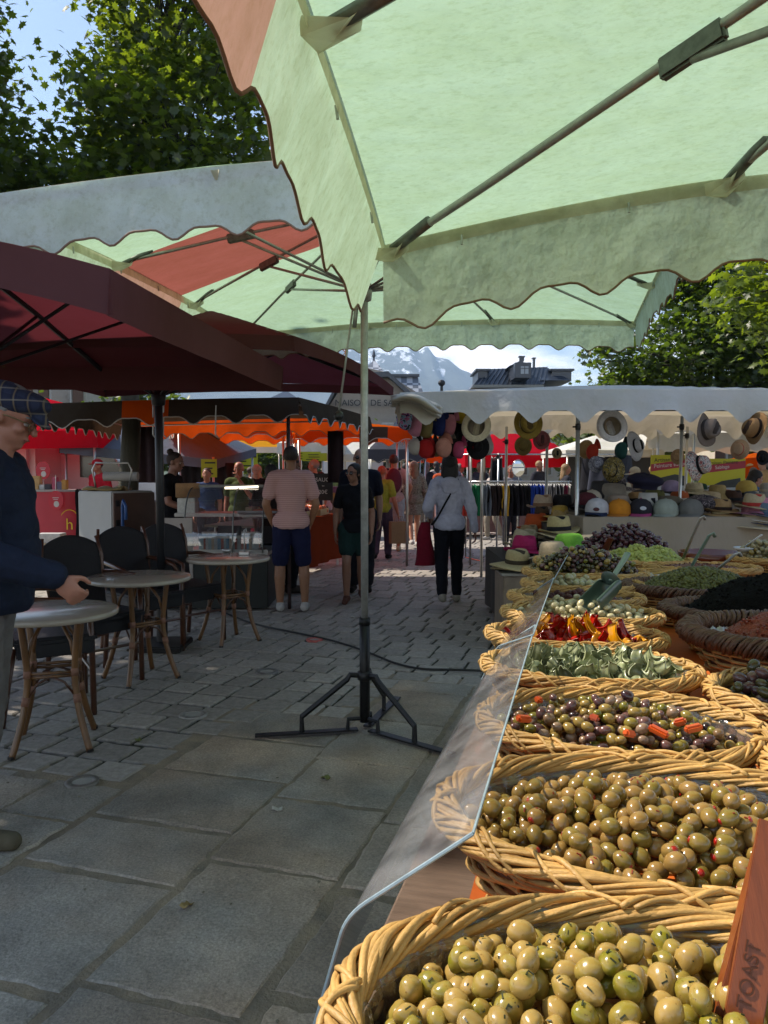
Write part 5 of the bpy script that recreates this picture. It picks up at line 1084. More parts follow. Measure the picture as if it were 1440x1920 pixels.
for i, (px, d, hx) in enumerate(dk):
    p = P(px, 852, d); garment(p.x, d, z2, hx, i, 'dark garment %s' % ('hanging high behind the coloured rail', 'of grey brown cloth on the high rail', 'left of three black ones on the high rail', 'in the middle of three black ones on the high rail', 'right of three black ones on the high rail', 'hanging behind the hat stall poles', 'of slate blue hanging near the floral caps', 'of blue grey cloth beside the beaded hat', 'of light blue grey cloth right of its twin')[i], 'dark garments on the high rail', rr.uniform(-.3, 1.2), .8)
# yellow posters
def poster(px, pyt, pyb, w, d, l1, l2, label, off, rot):
    a = P(px, pyt, d); b = P(px, pyb, d); h = a.z-b.z; tt = thing('poster_board', label, 'poster', (a.x, d, b.z), rot, 'yellow tradesman posters')
    YB = mat('yellow print', '#b9b41c', .5); m = MB(); m.box((0, 0, h/2), (w, .02, h)); m.build('board', YB, tt)
    m = MB(); z0 = h*.72; m.add([(-w/2, -.0115, z0-.06), (w/2, -.0115, z0+.02), (w/2, -.0115, z0+.12), (-w/2, -.0115, z0+.04)], [[0, 1, 2, 3]]); m.build('red_band', mat('red print', '#a01c34', .5), tt)
    text(tt, l1, (0, -.013, h*.895), (pi/2, -.05, 0), h*.13, mat('black print', '#1a1a14', .6), ext=.0003); text(tt, l2, (0, -.0135, z0+.032), (pi/2, -.09, 0), h*.125, mat('white print', '#c8c8c8', .6), ext=.0003)
    m = MB(); m.add([(-w*.36, -.0115, .02), (w*.36, -.0115, .02), (w*.36, -.0115, h*.30), (-w*.36, -.0115, h*.30)], [[0, 1, 2, 3]]); m.build('photo_print', mat('grey white print', '#9aa3aa', .5, var=.3, vscale=5), tt)
    m = MB(); m.add([(-w*.36, -.012, h*.30), (w*.36, -.012, h*.30), (w*.36, -.012, h*.52), (w*.1, -.012, h*.56), (-w*.36, -.012, h*.46)] if off else [(-w*.36, -.012, h*.22), (w*.40, -.012, h*.26), (w*.40, -.012, h*.50), (w*.0, -.012, h*.42)], [list(range(5 if off else 4))]); m.build('dark_print', mat('dark print ink', '#23282a', .5, var=.5, vscale=9), tt)
    for s in (-1, 1): m = MB(); m.tube([(s*w*.4, .03, h), (s*w*.4, .12, -b.z)], .012, 6); m.build('leg', ALU, tt)
poster(1258, 853, 935, .56, 10.6, 'Artisan Peintre', 'Peinture toiture', 'yellow poster about painting with a red band, left of the hanging flower cap', True, .05)
poster(1354, 860, 932, .62, 10.6, 'Artisan Peintre', 'Sablage', 'yellow poster about sandblasting with a red band, right of the hanging flower cap', False, -.05)

# further hats heaped on the rear table
more = [('powder blue', '#7c90a8'), ('burgundy', '#4c1822'), ('camel', '#a07c50'), ('ivory', '#b8b2a0'), ('olive', '#55562e'), ('charcoal', '#2c2c30'), ('terracotta', '#a0522e'), ('lilac', '#8a7c9c'), ('sand', '#a8977a'), ('bottle green', '#1c3c2c'), ('chocolate', '#3c261c'), ('coral', '#b8604c'), ('slate', '#4c5660'), ('straw yellow', '#a8924c'), ('rust', '#7c3c20'), ('pearl grey', '#8f8f8f'), ('petrol blue', '#1f4450'), ('wheat', '#b09a68')]
rr = random.Random(41)
for i, (nm, hx) in enumerate(more):
    st = ('fedora', 'cap', 'bowl', 'bucket', 'fedora', 'flat')[i % 6]; row = i % 2; x = 2.45+(i//2)*.27+rr.uniform(-.05, .05); y = (8.42, 8.72)[row]; z = 1.156+(.05 if row else 0)
    hat('%s %s among the hats heaped on the rear table' % (nm, {'fedora': 'trilby hat', 'cap': 'cap', 'bowl': 'round sun hat', 'bucket': 'bucket hat', 'flat': 'flat cap'}[st]), (x, y, z+(.04 if st in ('cap', 'bucket') else 0)), st, [straw(hx) if st in ('fedora', 'bowl') else felt(hx), felt(K) if i % 3 else felt('#a09a90')], rot=(rr.uniform(-.1, .1), rr.uniform(-.1, .1), rr.uniform(2, 4)), sc=rr.uniform(1.1, 1.3), group='hats heaped on the rear table')
for i, (nm, hx) in enumerate((('rose', '#a86c7c'), ('denim blue', '#34486a'), ('stone', '#9a9286'), ('mustard', '#a8842c'), ('black', '#17171a'))):
    x = 3.55+i*.28; hat('%s cap lying in front of the straw hat stacks at the right' % nm, (x, 7.3, HT+.05), 'cap', [felt(hx), felt(hx)], rot=(0, 0, 2.5+.2*i), sc=1.3, group='caps in front of the straw hat stacks')
# ================================================================== CAFE TABLES AND CHAIRS
M_RAT = mat('varnished rattan', '#6b4a2a', 0.35, var=.3, vscale=14, coat=.2, bump=.15, stretch=(1, 1, .3))
M_RATD = mat('dark varnished rattan', '#4c2d1c', 0.35, var=.3, vscale=14, coat=.2, bump=.15)
M_TT = mat('worn cream table top', '#a59c8c', 0.22, var=.10, vscale=5, coat=.25, bump=.05)
M_WRAP = mat('pink brown cane binding', '#8c6450', 0.6, bump=.6, bscale=300)
def cafe_table(label, px, py, rz, r=.365, z=.74):
    p = G(px, py, z); t = thing('cafe_table', label, 'table', (p.x, p.y, 0), rz, 'round rattan cafe tables')
    m = MB(); m.lathe([(.001, z), (r*.96, z), (r*.985, z-.003), (r, z-.012), (r*.995, z-.028), (r*.97, z-.032), (.001, z-.03)], n=64); m.build('table_top', M_TT, t, smooth=True)
    for k in range(4):
        a = pi/4+k*pi/2; d = Vector((cos(a), sin(a), 0)); m = MB()
        pts = [d*.20+Vector((0, 0, z-.03)), d*.185+Vector((0, 0, .60)), d*.165+Vector((0, 0, .42)), d*.175+Vector((0, 0, .30)), d*.21+Vector((0, 0, .16)), d*.27+Vector((0, 0, .0))]
        sm = []
        for i in range(len(pts)-1):
            p0, p1, p2, p3 = pts[max(i-1, 0)], pts[i], pts[i+1], pts[min(i+2, len(pts)-1)]
            for q in range(5): s_ = q/5; sm.append(.5*((2*p1)+(p2-p0)*s_+(2*p0-5*p1+4*p2-p3)*s_*s_+(3*p1-p0-3*p2+p3)*s_**3))
        sm.append(pts[-1]); m.tube(sm, .018, 10); lg = m.build('leg', M_RAT, t, smooth=True)
        m = MB(); m.tube([d*.165+Vector((0, 0, .44)), d*.165+Vector((0, 0, .40))], .0205, 10); m.build('cane_binding', M_WRAP, lg, smooth=True); m = MB(); m.tube([d*.176+Vector((0, 0, .30)), d*.185+Vector((0, 0, .255))], .0205, 10); m.build('cane_binding', M_WRAP, lg, smooth=True)
        m = MB(); m.tube([d*.27+Vector((0, 0, .014)), d*.272], .0185, 10); m.build('foot', BLACKP, lg)
        # curved brackets up to the top
        m = MB(); m.tube([d*.17+Vector((0, 0, .45)), d*.14+Vector((0, 0, .58)), d*.05+Vector((0, 0, z-.035))], .010, 6); m.build('bracket', M_RAT, t, smooth=True)
        e_ = Vector((-d.y, d.x, 0)); m = MB(); m.tube([d*.165+Vector((0, 0, .40)), e_*.165+Vector((0, 0, .40))], .009, 6); m.tube([d*.168+Vector((0, 0, .42)), e_*.168+Vector((0, 0, .42))], .009, 6)
        m.build('stretcher', M_RAT, t, smooth=True)
        m = MB(); m.tube([d*.175+Vector((0, 0, .28)), lerp(d, e_, .25)*.19+Vector((0, 0, .37)), lerp(d, e_, .5)*.165+Vector((0, 0, .40))], .007, 6); m.tube([e_*.175+Vector((0, 0, .28)), lerp(d, e_, .75)*.19+Vector((0, 0, .37)), lerp(d, e_, .5)*.165+Vector((0, 0, .40))], .007, 6); m.build('arch_brace', M_RATD, t, smooth=True)
    return t
cafe_table('nearest round cafe table under the hand of the man in the cap', 98, 1143, .3, r=.345)
cafe_table('round cream cafe table standing free between the dark chairs', 261, 1080, pi/4)
cafe_table('round cafe table with a metal holder on it beside the man in the pink shirt', 428, 1044, pi/4-.05)
q = G(452, 1040, .74); hd_ = thing('napkin_holder', 'metal ashtray and stem holder on the far cafe table', 'holder', (q.x, q.y, .742))
m = MB(); m.box((.03, 0, .012), (.09, .07, .022), bev=.004); m.build('base', ALU, hd_); m = MB(); m.tube([(.03, 0, .02), (.03, 0, .22), (.045, 0, .235), (.05, 0, .20)], .006, 8); m.build('stem', METAL, hd_, smooth=True)
q = G(435, 1036, .74); m = MB(); m.lathe([(.03, 0), (.042, .03), (.04, .03), (.028, .004)], n=20, cap0=True); tag(m.build('ashtray', ALU, None, smooth=True, loc=(q.x-.05, q.y, .742)), 'small round metal ashtray left of the stem holder', 'ashtray')
M_WOV = mat('black woven resin', '#15161a', 0.5, var=.3, vscale=40, bump=.9, bscale=260, spec=.5)
def chair(label, x, y, rz, group='black woven cafe armchairs'):
    t = thing('cafe_chair', label, 'chair', (x, y, 0), rz, group); t.scale = (1.03, 1.03, 1.08)  # faces +y
    m = MB(); m.grid(lambda u, v: Vector(((u-.5)*(.40+.07*v-.05*v*v), -.21-.13*v+.03*(1-(2*u-1)**2)*-1, .44+v*(.50-.07*(2*u-1)**2))), 16, 16)
    o = m.build('backrest', M_WOV, t, smooth=True); s_ = o.modifiers.new('s', 'SOLIDIFY'); s_.thickness = .018
    m = MB(); m.box((0, .02, .445), (.47, .46, .05), bev=.015); m.build('seat', M_WOV, t)
    m = MB(); m.box((0, .225, .395), (.46, .02, .09), bev=.008); m.box((-.225, .02, .40), (.02, .42, .08), bev=.008); m.box((.225, .02, .40), (.02, .42, .08), bev=.008); m.build('seat_apron', M_WOV, t)
    for s_ in (-1, 1):
        m = MB(); m.tube([(s_*.20, -.20, .42), (s_*.215, -.24, .2), (s_*.22, -.27, 0)], .018, 8); m.build('leg', M_RATD, t, smooth=True)
        m = MB(); m.tube([(s_*.215, .21, .60), (s_*.21, .22, .40), (s_*.21, .225, 0)], .018, 8); m.build('leg', M_RATD, t, smooth=True)
        m = MB(); m.tube([(s_*.22, -.28, .68), (s_*.25, -.14, .69), (s_*.27, .05, .675), (s_*.26, .17, .655), (s_*.23, .215, .58)], .016, 8); m.build('armrest', M_RATD, t, smooth=True)
        m = MB(); m.tube([(s_*.19, -.215, .44), (s_*.225, -.30, .80), (s_*.20, -.335, .93)], .013, 8); m.build('back_post', M_RATD, t, smooth=True)
    m = MB(); m.tube([(-.21, .22, .25), (.21, .22, .25)], .01, 6); m.tube([(-.21, -.22, .25), (.21, -.22, .25)], .01, 6); m.build('stretcher', M_RATD, t)
    return t
def cat_(px, py, d): v = P(px, py, d); return v.x, v.y
c_1 = chair('black woven chair behind the hand of the man in the cap', -2.05, 5.45, radians(-130))
x, y = cat_(250, 0, 6.35); chair('black woven chair with its tall back behind the free standing round table', x, y, radians(-132))
x, y = cat_(335, 0, 6.75); chair('black woven armchair between the two farther round tables', x, y, radians(-128))
x, y = cat_(60, 0, 4.75); chair('black woven chair mostly hidden behind the man in the cap', x, y, radians(-60))
# ================================================================== BROWN AND ORANGE STALLS
M_BRN = fabric('dark brown canvas', '#4a423a', '#4a3426', 0.25, stain=0.2, sscale=2, bump=.3, bscale=6)
M_ORG = fabric('orange canvas', '#cc5a1a', '#f0561a', 0.50, stain=0.15, sscale=2, bump=.3, bscale=6)
M_WTR = mat('white piping', '#b8b2a8', .7)
def lo(p, o): return Vector(p)-o
o = Vector((-2.0, 9.6, 0)); t = thing('stall_canopy', 'dark brown scalloped canopy with one orange panel over the deli counter', 'canopy', o, 0, 'brown and orange canopies')
bo = lambda s, t_: 1 if (t_ <= -.99 and -.40 < s < -.02) or (t_ >= .99 and -.9 < s < .95) else 0
surf, edge, ctr = canopy(t, lo(P(78, 757, 7.9), o), lo(P(560, 745, 8.2), o), lo(P(694, 782, 11.4), o), lo((-3.9, 11.6, 2.2), o), 2.32, arch=.01, val=.21, amp=.04, pitch=.43, roof_m=[M_BRN, M_ORG], stripe=lambda s, t_: 0, vstripe=bo, trim_m=M_WTR, trim_r=.006, flare=(.05, .05, .03, .05), sag=.02, seed=8, wave=.015, N=24)
for s, q in ((.9, -.93), (.93, .93), (-.93, .93)):
    e_ = surf(s, q); m = MB(); m.tube([(e_.x, e_.y, 0), (e_.x, e_.y, e_.z)], .02, 8); m.build('pole', mat('brown painted pole', '#4c3c3a', .5), t, smooth=True)
for a_, b_ in (((-1, -1), (1, -1)), ((-1, 1), (1, 1)), ((-1, -1), (-1, 1)), ((1, -1), (1, 1)), ((-1, -1), (0, 0)), ((1, -1), (0, 0))):
    m = MB(); m.tube([surf(a_[0]*.95, a_[1]*.95)-Vector((0, 0, .06)), surf(b_[0]*.95, b_[1]*.95)-Vector((0, 0, .06))], .012, 6); m.build('rail', ALU, t)
for px in (287, 307, 405):
    a_ = P(px, 748, 7.6); m = MB(); m.tube([lo(P(px, 760, 8.0), o), lo(P(px-1 if px > 300 else px, 815, 8.0), o), lo(P(px+4, 820, 8.0), o)], .008, 6); m.build('hook_rod', METAL, t)
def canopy_simple(label, cs, apex, m0, m1, vs, **kw):
    o = sum((Vector(c) for c in cs), Vector())/4; o.z = 0; t = thing('stall_canopy', label, 'canopy', o, 0, kw.pop('group', 'stall canopies farther back'))
    surf, edge, ctr = canopy(t, *[Vector(c)-o for c in cs], apex, roof_m=[m0, m1], vstripe=vs, stripe=lambda s, t_: 0, seed=len(cs), N=20, **kw)
    for s, q in ((-.95, -.95), (.95, -.95), (.95, .95), (-.95, .95)):
        e_ = surf(s, q); m = MB(); m.tube([(e_.x, e_.y, 0), (e_.x, e_.y, e_.z)], .022, 8); m.build('pole', ALU, t, smooth=True)
    return t
canopy_simple('bright orange scalloped canopy with dark panels behind the vegetable table', [P(555, 802, 12.2), P(770, 802, 12.0), (.3, 15.0, 2.2), (-1.8, 15.2, 2.2)], 2.34, M_ORG, M_BRN, lambda s, t_: 1 if .25 < s < .6 else 0, arch=.02, val=.20, amp=.035, pitch=.42, trim_m=M_WTR, trim_r=.006, flare=(.03,)*4, sag=.02)
canopy_simple('orange and brown canopy hidden behind the deli counter', [P(330, 795, 12.4), P(545, 800, 12.4), (-1.9, 15.0, 2.2), (-4.2, 15.0, 2.2)], 2.5, M_ORG, M_BRN, lambda s, t_: 1 if -.75 < s < -.1 else 0, arch=.02, val=.17, amp=.035, pitch=.42, trim_m=M_WTR, trim_r=.006, flare=(.03,)*4, sag=.02)
M_GCY = fabric('grey blue awning', '#6b7484', '#4c5464', 0.25, stain=.1); M_YEL = fabric('yellow orange awning', '#d89a30', '#e8981c', 0.5, stain=.1); M_RCN = fabric('bright red awning', '#c02034', '#e01828', 0.5, stain=.1); M_DGR = fabric('dark grey awning', '#4c4c54', '#33333a', 0.2, stain=.1); M_BLK = fabric('black awning', '#1c1c22', '#101014', 0.1, stain=.1)
canopy_simple('grey blue pitched tent behind the woman serving', [(-5.6, 13.4, 1.95), P(405, 862, 13.4), (-2.7, 16.4, 1.95), (-5.6, 16.4, 1.95)], 2.62, M_GCY, M_GCY, None, arch=0, val=.16, amp=0, pitch=1, flare=(.0,)*4, sag=0, ribs=1)
canopy_simple('white tent with a yellow lining behind the orange canopies', [P(345, 838, 21), P(612, 838, 21), (-1.4, 24, 2.2), (-5.4, 24, 2.2)], 2.7, M_YEL, M_WHT, lambda s, t_: 1, arch=0, val=.16, amp=0, pitch=1, flare=(.0,)*4, sag=0, ribs=1)
canopy_simple('bright red tent with yellow lettering on its side at the left', [(-8.2, 13.2, 2.12), P(182, 806, 13.2), (-4.3, 16.2, 2.12), (-8.2, 16.2, 2.12)], 2.85, M_RCN, M_RCN, None, arch=0, val=.30, amp=0, pitch=1, flare=(.0,)*4, sag=0, ribs=1)
rt = [o_ for o_ in bpy.data.objects if o_.get('label', '').startswith('bright red tent')][0]
e0 = P(182, 812, 13.2); text(rt, 'husse', Vector((-4.615, 14.45, 1.965))-rt.location, (pi/2, 0, radians(78.7)), .27, mat('yellow lettering', '#c9a21c', .6), ext=.004, align='CENTER', sx=1.35)
# red tent counter and things on it
cx0, cx1 = P(58, 940, 12.6).x, P(128, 940, 12.6).x
ct = thing('promo_counter', 'red curved counter with a yellow ringed letter under the red tent', 'counter', ((cx0+cx1)/2, 12.7, 0)); zt = P(90, 918, 12.6).z
m = MB(); m.lathe([(.62, .02), (.62, zt-.03)], n=40, sx=1.0, sy=.55); m.build('body', mat('red laminate', '#b02838', .4, var=.06, vscale=3), ct, smooth=True); m = MB(); m.lathe([(.001, zt-.03), (.66, zt-.03), (.66, zt), (.001, zt)], n=40, sx=1, sy=.58); m.build('counter_top', mat('grey laminate', '#8f8a88', .4), ct)
m = MB(); m.tube([(.40+.17*cos(a*pi/16), -.30, .62+.24*sin(a*pi/16)) for a in range(32)], .008, 6, closed=True); m.build('ring', mat('yellow lettering', '#000'), ct); text(ct, 'h', (.40, -.305, .62), (pi/2, 0, 0), .26, mat('yellow lettering', '#000'))
def box_thing(name, label, cat, c, d, mt, rz=0, group=None, bev=.006):
    t = tag(MB().box((0, 0, 0), d, bev=bev).build(name, mt, None, loc=c, rz=rz), label, cat, group); return t
for i, (px, py, w, h, c, nm) in enumerate(((68, 905, .16, .22, '#b08a54', 'brown cardboard carton on the red counter'), (80, 912, .10, .08, '#b8b4b0', 'white paper box on the red counter'), (92, 912, .10, .09, '#2c2430', 'black tin on the red counter'), (104, 902, .07, .20, '#a8425c', 'pink and white packet on the red counter'), (114, 908, .08, .13, '#5a5068', 'purple packet on the red counter'), (122, 905, .08, .16, '#b07a30', 'orange packet at the end of the red counter'))):
    p = P(px, 918, 12.55); box_thing('carton' if i in (0, 1) else 'packet', nm, 'box', (p.x, 12.55, zt+h/2+.002), (w, .10, h), mat('pack '+c, c, .5, var=.2, vscale=20))
for k, (px, py, d, lb) in enumerate(((81, 882, 12.9, 'red oval sign with a small white emblem standing on the red counter'), (105, 938, 12.2, 'red oval sign with a small white emblem hanging before the red counter'))):
    p = P(px, py, d); t = thing('oval_sign', lb, 'sign', p, 0, 'red oval signs'); M = Matrix.Rotation(radians(90), 3, 'X'); m = MB(); m.lathe([(.001, .01), (.12, .01), (.12, -.01), (.001, -.01)], n=32, sy=1.25, M=M); m.build('plate', mat('red enamel', '#b81c30', .4), t)
    m = MB(); m.lathe([(.001, .014), (.042, .014), (.042, .0)], n=20, sy=1.15, M=M, c=(0.01, 0, -.06)); m.build('emblem', mat('white enamel', '#bdb8b4', .4), t); m = MB(); m.box((0, -.012, .04), (.10, .004, .010)); m.box((0, -.012, .015), (.07, .004, .010)); m.build('wording', mat('white enamel', '#000'), t)
    m = MB(); m.tube([(0, 0, -.14), (0, .01, zt-p.z if k == 0 else .4)], .006, 6); m.build('stem', ALU, t)
# white cooler cabinet with brown door
zt2 = P(200, 921, 9.0).z; p = P(196, 921, 9.0)
fr = thing('cooler', 'white cooler cabinet with a dark brown side door beside the tree trunk', 'cooler', (P(200, 0, 9.2).x, 9.2, 0), radians(-33))
m = MB(); m.box((0, 0, (zt2+.36)/2), (.62, .60, zt2-.36), bev=.012); m.build('body', mat('dull white enamel', '#a5a5a2', .4, var=.05, vscale=4), fr); m = MB(); m.box((.325, 0, (zt2+.36)/2), (.03, .585, zt2-.40), bev=.006); dr = m.build('door', mat('brown laminate', '#5a4238', .45, var=.12, vscale=8), fr)
for zz_ in (.30, .55): m = MB(); m.box((.345, -.25, .36+(zt2-.36)*(zz_+.3)), (.012, .05, .07)); m.build('hinge', BLACKP, dr)
m = MB(); m.grid(lambda u, v: Vector((-.34-.01*sin(v*9), -.31+.14*u+.02*sin(u*9), zt2+.012-.62*v+.012*sin(u*14))), 12, 8); tag(m.build('black_cloth', felt('#2b2a2e'), None, smooth=True, loc=fr.location, rz=radians(-33)), 'dark cloth hanging down the side of the white cooler', 'cloth')
ro = thing('paper_roll_stand', 'bent metal holder with a paper roll on top of the cooler', 'paper roll', (fr.location.x, 9.15, zt2)); m = MB(); m.tube([(-.18, -.1, .02), (-.22, -.1, .25), (-.18, -.1, .33), (.20, -.1, .33), (.24, -.1, .25), (.20, -.1, .02)], .011, 8); m.build('frame', ALU, ro, smooth=True); m = MB(); m.tube([(-.12, 0, .17), (.28, 0, .17)], .055, 18); m.build('roll', mat('paper', '#a9a5a0', .8), ro); m = MB(); m.tube([(-.122, 0, .17), (-.125, 0, .17)], .02, 12); m.build('core', BLACKP, ro)
m = MB(); m.grid(lambda u, v: Vector(((u-.5)*.45, (v-.5)*.4, .03+.03*sin(u*7+v*3)*sin(v*8))), 14, 10); o_ = m.build('wrapping_paper', mat('brown yellow paper', '#8f7a4c', .7), None, smooth=True, loc=(fr.location.x-.1, 9.2, zt2)); sm_ = o_.modifiers.new('s', 'SOLIDIFY'); sm_.thickness = .02; tag(o_, 'crumpled yellow brown wrapping on top of the cooler', 'wrapping paper')
tr = thing('hand_cart', 'blue metal hand cart carrying the white cooler', 'cart', (fr.location.x+.05, 9.0, 0), radians(-33)); BLU = mat('blue paint', '#24508a', .4, var=.15, vscale=10)
m = MB(); m.box((0, .1, .335), (.85, .7, .04), bev=.005); m.build('deck', BLU, tr); m = MB(); m.tube([(.42, -.22, .35), (.42, -.22, 1.10), (.46, -.24, 1.16), (.50, -.24, 1.10), (.50, -.24, .95)], .018, 8); m.build('handle', BLU, tr, smooth=True)
for s_ in (-1, 1):
    for q in (-1, 1): m = MB(); m.tube([(s_*.33, .1+q*.28, .1), (s_*.33+.05, .1+q*.28, .1)], .1, 18); m.tube([(s_*.33, .1+q*.28, .1), (s_*.33, .1+q*.28, .32)], .012, 6); m.build('wheel', BLACKP, tr)
gp = P(175, 1040, 8.0); box_thing('crate', 'green plastic crate low beside the black chair', 'crate', (gp.x, 8.1, .42), (.36, .3, .14), mat('green plastic', '#28502a', .4)); box_thing('stool', 'blue low bench under the green crate', 'bench', (gp.x, 8.1, .18), (.5, .4, .33), BLU); box_thing('carton', 'white carton behind the black chair near the red counter', 'box', (P(96, 1010, 10).x, 10, .62), (.32, .2, .12), mat('pack #b8b4b0', '#b8b4b0', .5)); box_thing('bench', 'pale trestle carrying the white carton', 'bench', (P(96, 1010, 10).x, 10, .28), (.6, .4, .55), mat('pale wood', '#97866c', .6, var=.2))
# ---- deli counter
dz = 8.15; dx0, dx1 = P(283, 0, dz).x, P(492, 0, dz).x; dc = thing('deli_counter', 'glass deli counter with curved front full of small jars', 'display case', ((dx0+dx1)/2, dz+.35, 0)); hw = (dx1-dx0)/2
m = MB(); m.box((0, .1, .30), (2*hw, .8, .56), bev=.01); m.build('base', mat('dark green black skirt', '#0f1614', .6), dc)
m = MB(); m.box((-hw+.16, -.30, .62), (.36, .03, .74), bev=.004); m.build('side_panel', mat('beige panel', '#97908a', .5, var=.06), dc)
m = MB(); m.box((.1, .1, .60), (2*hw-.2, .75, .04)); m.box((.1, -.28, .615), (2*hw-.2, .03, .07)); m.build('shelf', ALU, dc)
m = MB(); m.box((.0, .28, 1.0), (2*hw-.1, .45, .04), bev=.004); m.build('worktop', mat('stainless steel', '#8b8b8a', .3, .8), dc)
M_GLS = clear_sheet('counter glass', gloss=.10, haze=.05, rough=.03)
m = MB(); m.grid(lambda u, v: Vector((-hw+.25+(2*hw-.3)*u, -.33+.42*(1-cos(v*pi/2))**1.1, .62+.68*sin(v*pi/2))), 8, 16); m.build('curved_glass', M_GLS, dc, smooth=True)
for x_ in (-hw+.25, -hw+.25+(2*hw-.3)*.62, hw-.05): m = MB(); m.tube([Vector((x_, -.335+.42*(1-cos(v/12*pi/2))**1.1, .62+.68*sin(v/12*pi/2))) for v in range(13)], .008, 6); m.build('glass_frame', DMETAL_G, dc, smooth=True)
m = MB(); m.box((.15, .10, 1.32), (2*hw-.35, .10, .03)); m.build('light_housing', DMETAL_G, dc)
lm = mat('lamp tube', '#fff1d8', .3); lb_ = lm.node_tree.nodes['Principled BSDF']; lb_.inputs['Emission Color'].default_value = (1, .9, .75, 1); lb_.inputs['Emission Strength'].default_value = 1.6
m = MB(); m.tube([(.05, .04, 1.30), (hw-.15, .04, 1.315)], .012, 8); m.build('lamp_tube', lm, dc)
m = MB(); m.box((.45, .12, 1.0), (.5, .35, .02), M=Matrix.Rotation(radians(-14), 3, 'X')); m.build('tray', mat('white tray', '#b5bcc4', .25), dc)
m = MB(); m.grid(lambda u, v: Vector((.35+.4*u, .0+.2*v, 1.05+.02*sin(u*9)*cos(v*7))), 10, 6); o_ = m.build('food_slices', mat('orange cured slices', '#a8481e', .4, var=.3, vscale=12), dc, smooth=True); s_ = o_.modifiers.new('s', 'SOLIDIFY'); s_.thickness = .03
jl = MB(); jl.lathe([(.001, 0), (.036, 0), (.036, .075), (.03, .085)], n=14); ll = MB(); ll.lathe([(.034, .085), (.034, .10), (.001, .10)], n=14); jm = {}
rr = random.Random(6); jc = [('#a8b0b4', 'white'), ('#5c88a4', 'blue'), ('#b09c88', 'beige'), ('#94483c', 'red labelled'), ('#88a0a8', 'pale blue')]
for r_ in range(2):
    for i in range(19):
        hx, nm = jc[rr.randrange(5)]; key = hx
        if key not in jm:
            a_ = jl.build('jar', mat('jar '+hx, hx, .2, coat=.4, var=.25, vscale=30)); b_ = ll.build('lid', mat('jar lid '+hx, '#c4c2be', .4)); jm[key] = (a_.data, b_.data); bpy.data.objects.remove(a_); bpy.data.objects.remove(b_)
        a_ = bpy.data.objects.new('jar', jm[key][0]); COL.objects.link(a_); a_.location = (dc.location.x-hw+.42+i*(2*hw-.55)/19+rr.uniform(-.01, .01), dc.location.y-.20+r_*.13, .622+r_*.03); a_.scale = (1.35, 1.35, 1.7)
        b_ = bpy.data.objects.new('lid', jm[key][1]); COL.objects.link(b_); b_.parent = a_
        tag(a_, '%s jar in the %s row inside the deli counter' % (nm, ('front', 'back')[r_]), 'jar', '%s jars in the %s row of the deli counter' % (nm, ('front', 'back')[r_]))
for i, (dx_, lb) in enumerate(((-.12, 'dark sloping box with a handwritten card in the deli counter'), (.34, 'dark price board leaning at the right end of the deli counter'))):
    o_ = box_thing('price_board', lb, 'board', (dc.location.x+dx_+.25, dc.location.y-.16, .80), (.26, .02, .2), mat('slate board', '#14181c', .5)); o_.rotation_euler = (radians(-25), 0, 0)
box_thing('wooden_crate', 'small wooden box on the deli counter in front of the woman serving', 'crate', (P(352, 925, 8.7).x, 8.7, 1.27), (.26, .2, .16), mat('box wood', '#a07a52', .6, var=.2, vscale=12), .3); box_thing('crate_stand', 'steel stand under the wooden box on the deli counter', 'stand', (P(352, 925, 8.7).x, 8.7, 1.10), (.2, .16, .17), METAL)
# ---- vegetable table with orange cloth and crates
M_OCL = fabric('rust orange cloth', '#7a3420', '#7c2c10', .15, stain=.2, sscale=2, bump=.3, bscale=3)
va, vb = Vector((P(500, 0, 9.4).x, 9.4, 0)), Vector((P(645, 0, 12.2).x, 12.2, 0))
vt = thing('vegetable_table', 'long table behind a rust orange cloth carrying crates of vegetables', 'table', lerp(va, vb, .5), atan2((vb-va).y, (vb-va).x)); LL = (vb-va).length
m = MB(); m.box((0, .45, .80), (LL, .9, .03)); m.build('table_top', mat('plain board', '#000'), vt); m = MB(); m.grid(lambda u, v: Vector((-LL/2+LL*u, -.01+.03*v*sin(u*34)+.02*v*sin(u*11), .825-.68*v)), 90, 8); m.build('front_cloth', M_OCL, vt, smooth=True); m = MB(); m.grid(lambda u, v: Vector((-LL/2+LL*u, -.012+.12*v, .826+.004*v)), 10, 2); m.build('cloth_edge', M_OCL, vt)
for s_ in (-1, 1):
    for q in (.1, .8): m = MB(); m.tube([(s_*(LL/2-.1), q, 0), (s_*(LL/2-.1), q, .79)], .016, 6); m.build('leg', ALU, vt)
rr = random.Random(9); M_CR = mat('poplar crate wood', '#a8906a', .7, var=.15, vscale=14, bump=.2)
fills = [('#5c1024', 'dark red peppers', .032), ('#6b1426', 'dark red onions', .028), ('#b05020', 'orange onions', .035), ('#a81c1c', 'red tomatoes', .032), ('#b8581c', 'orange squashes', .045), ('#7c1c20', 'red apples', .03)]
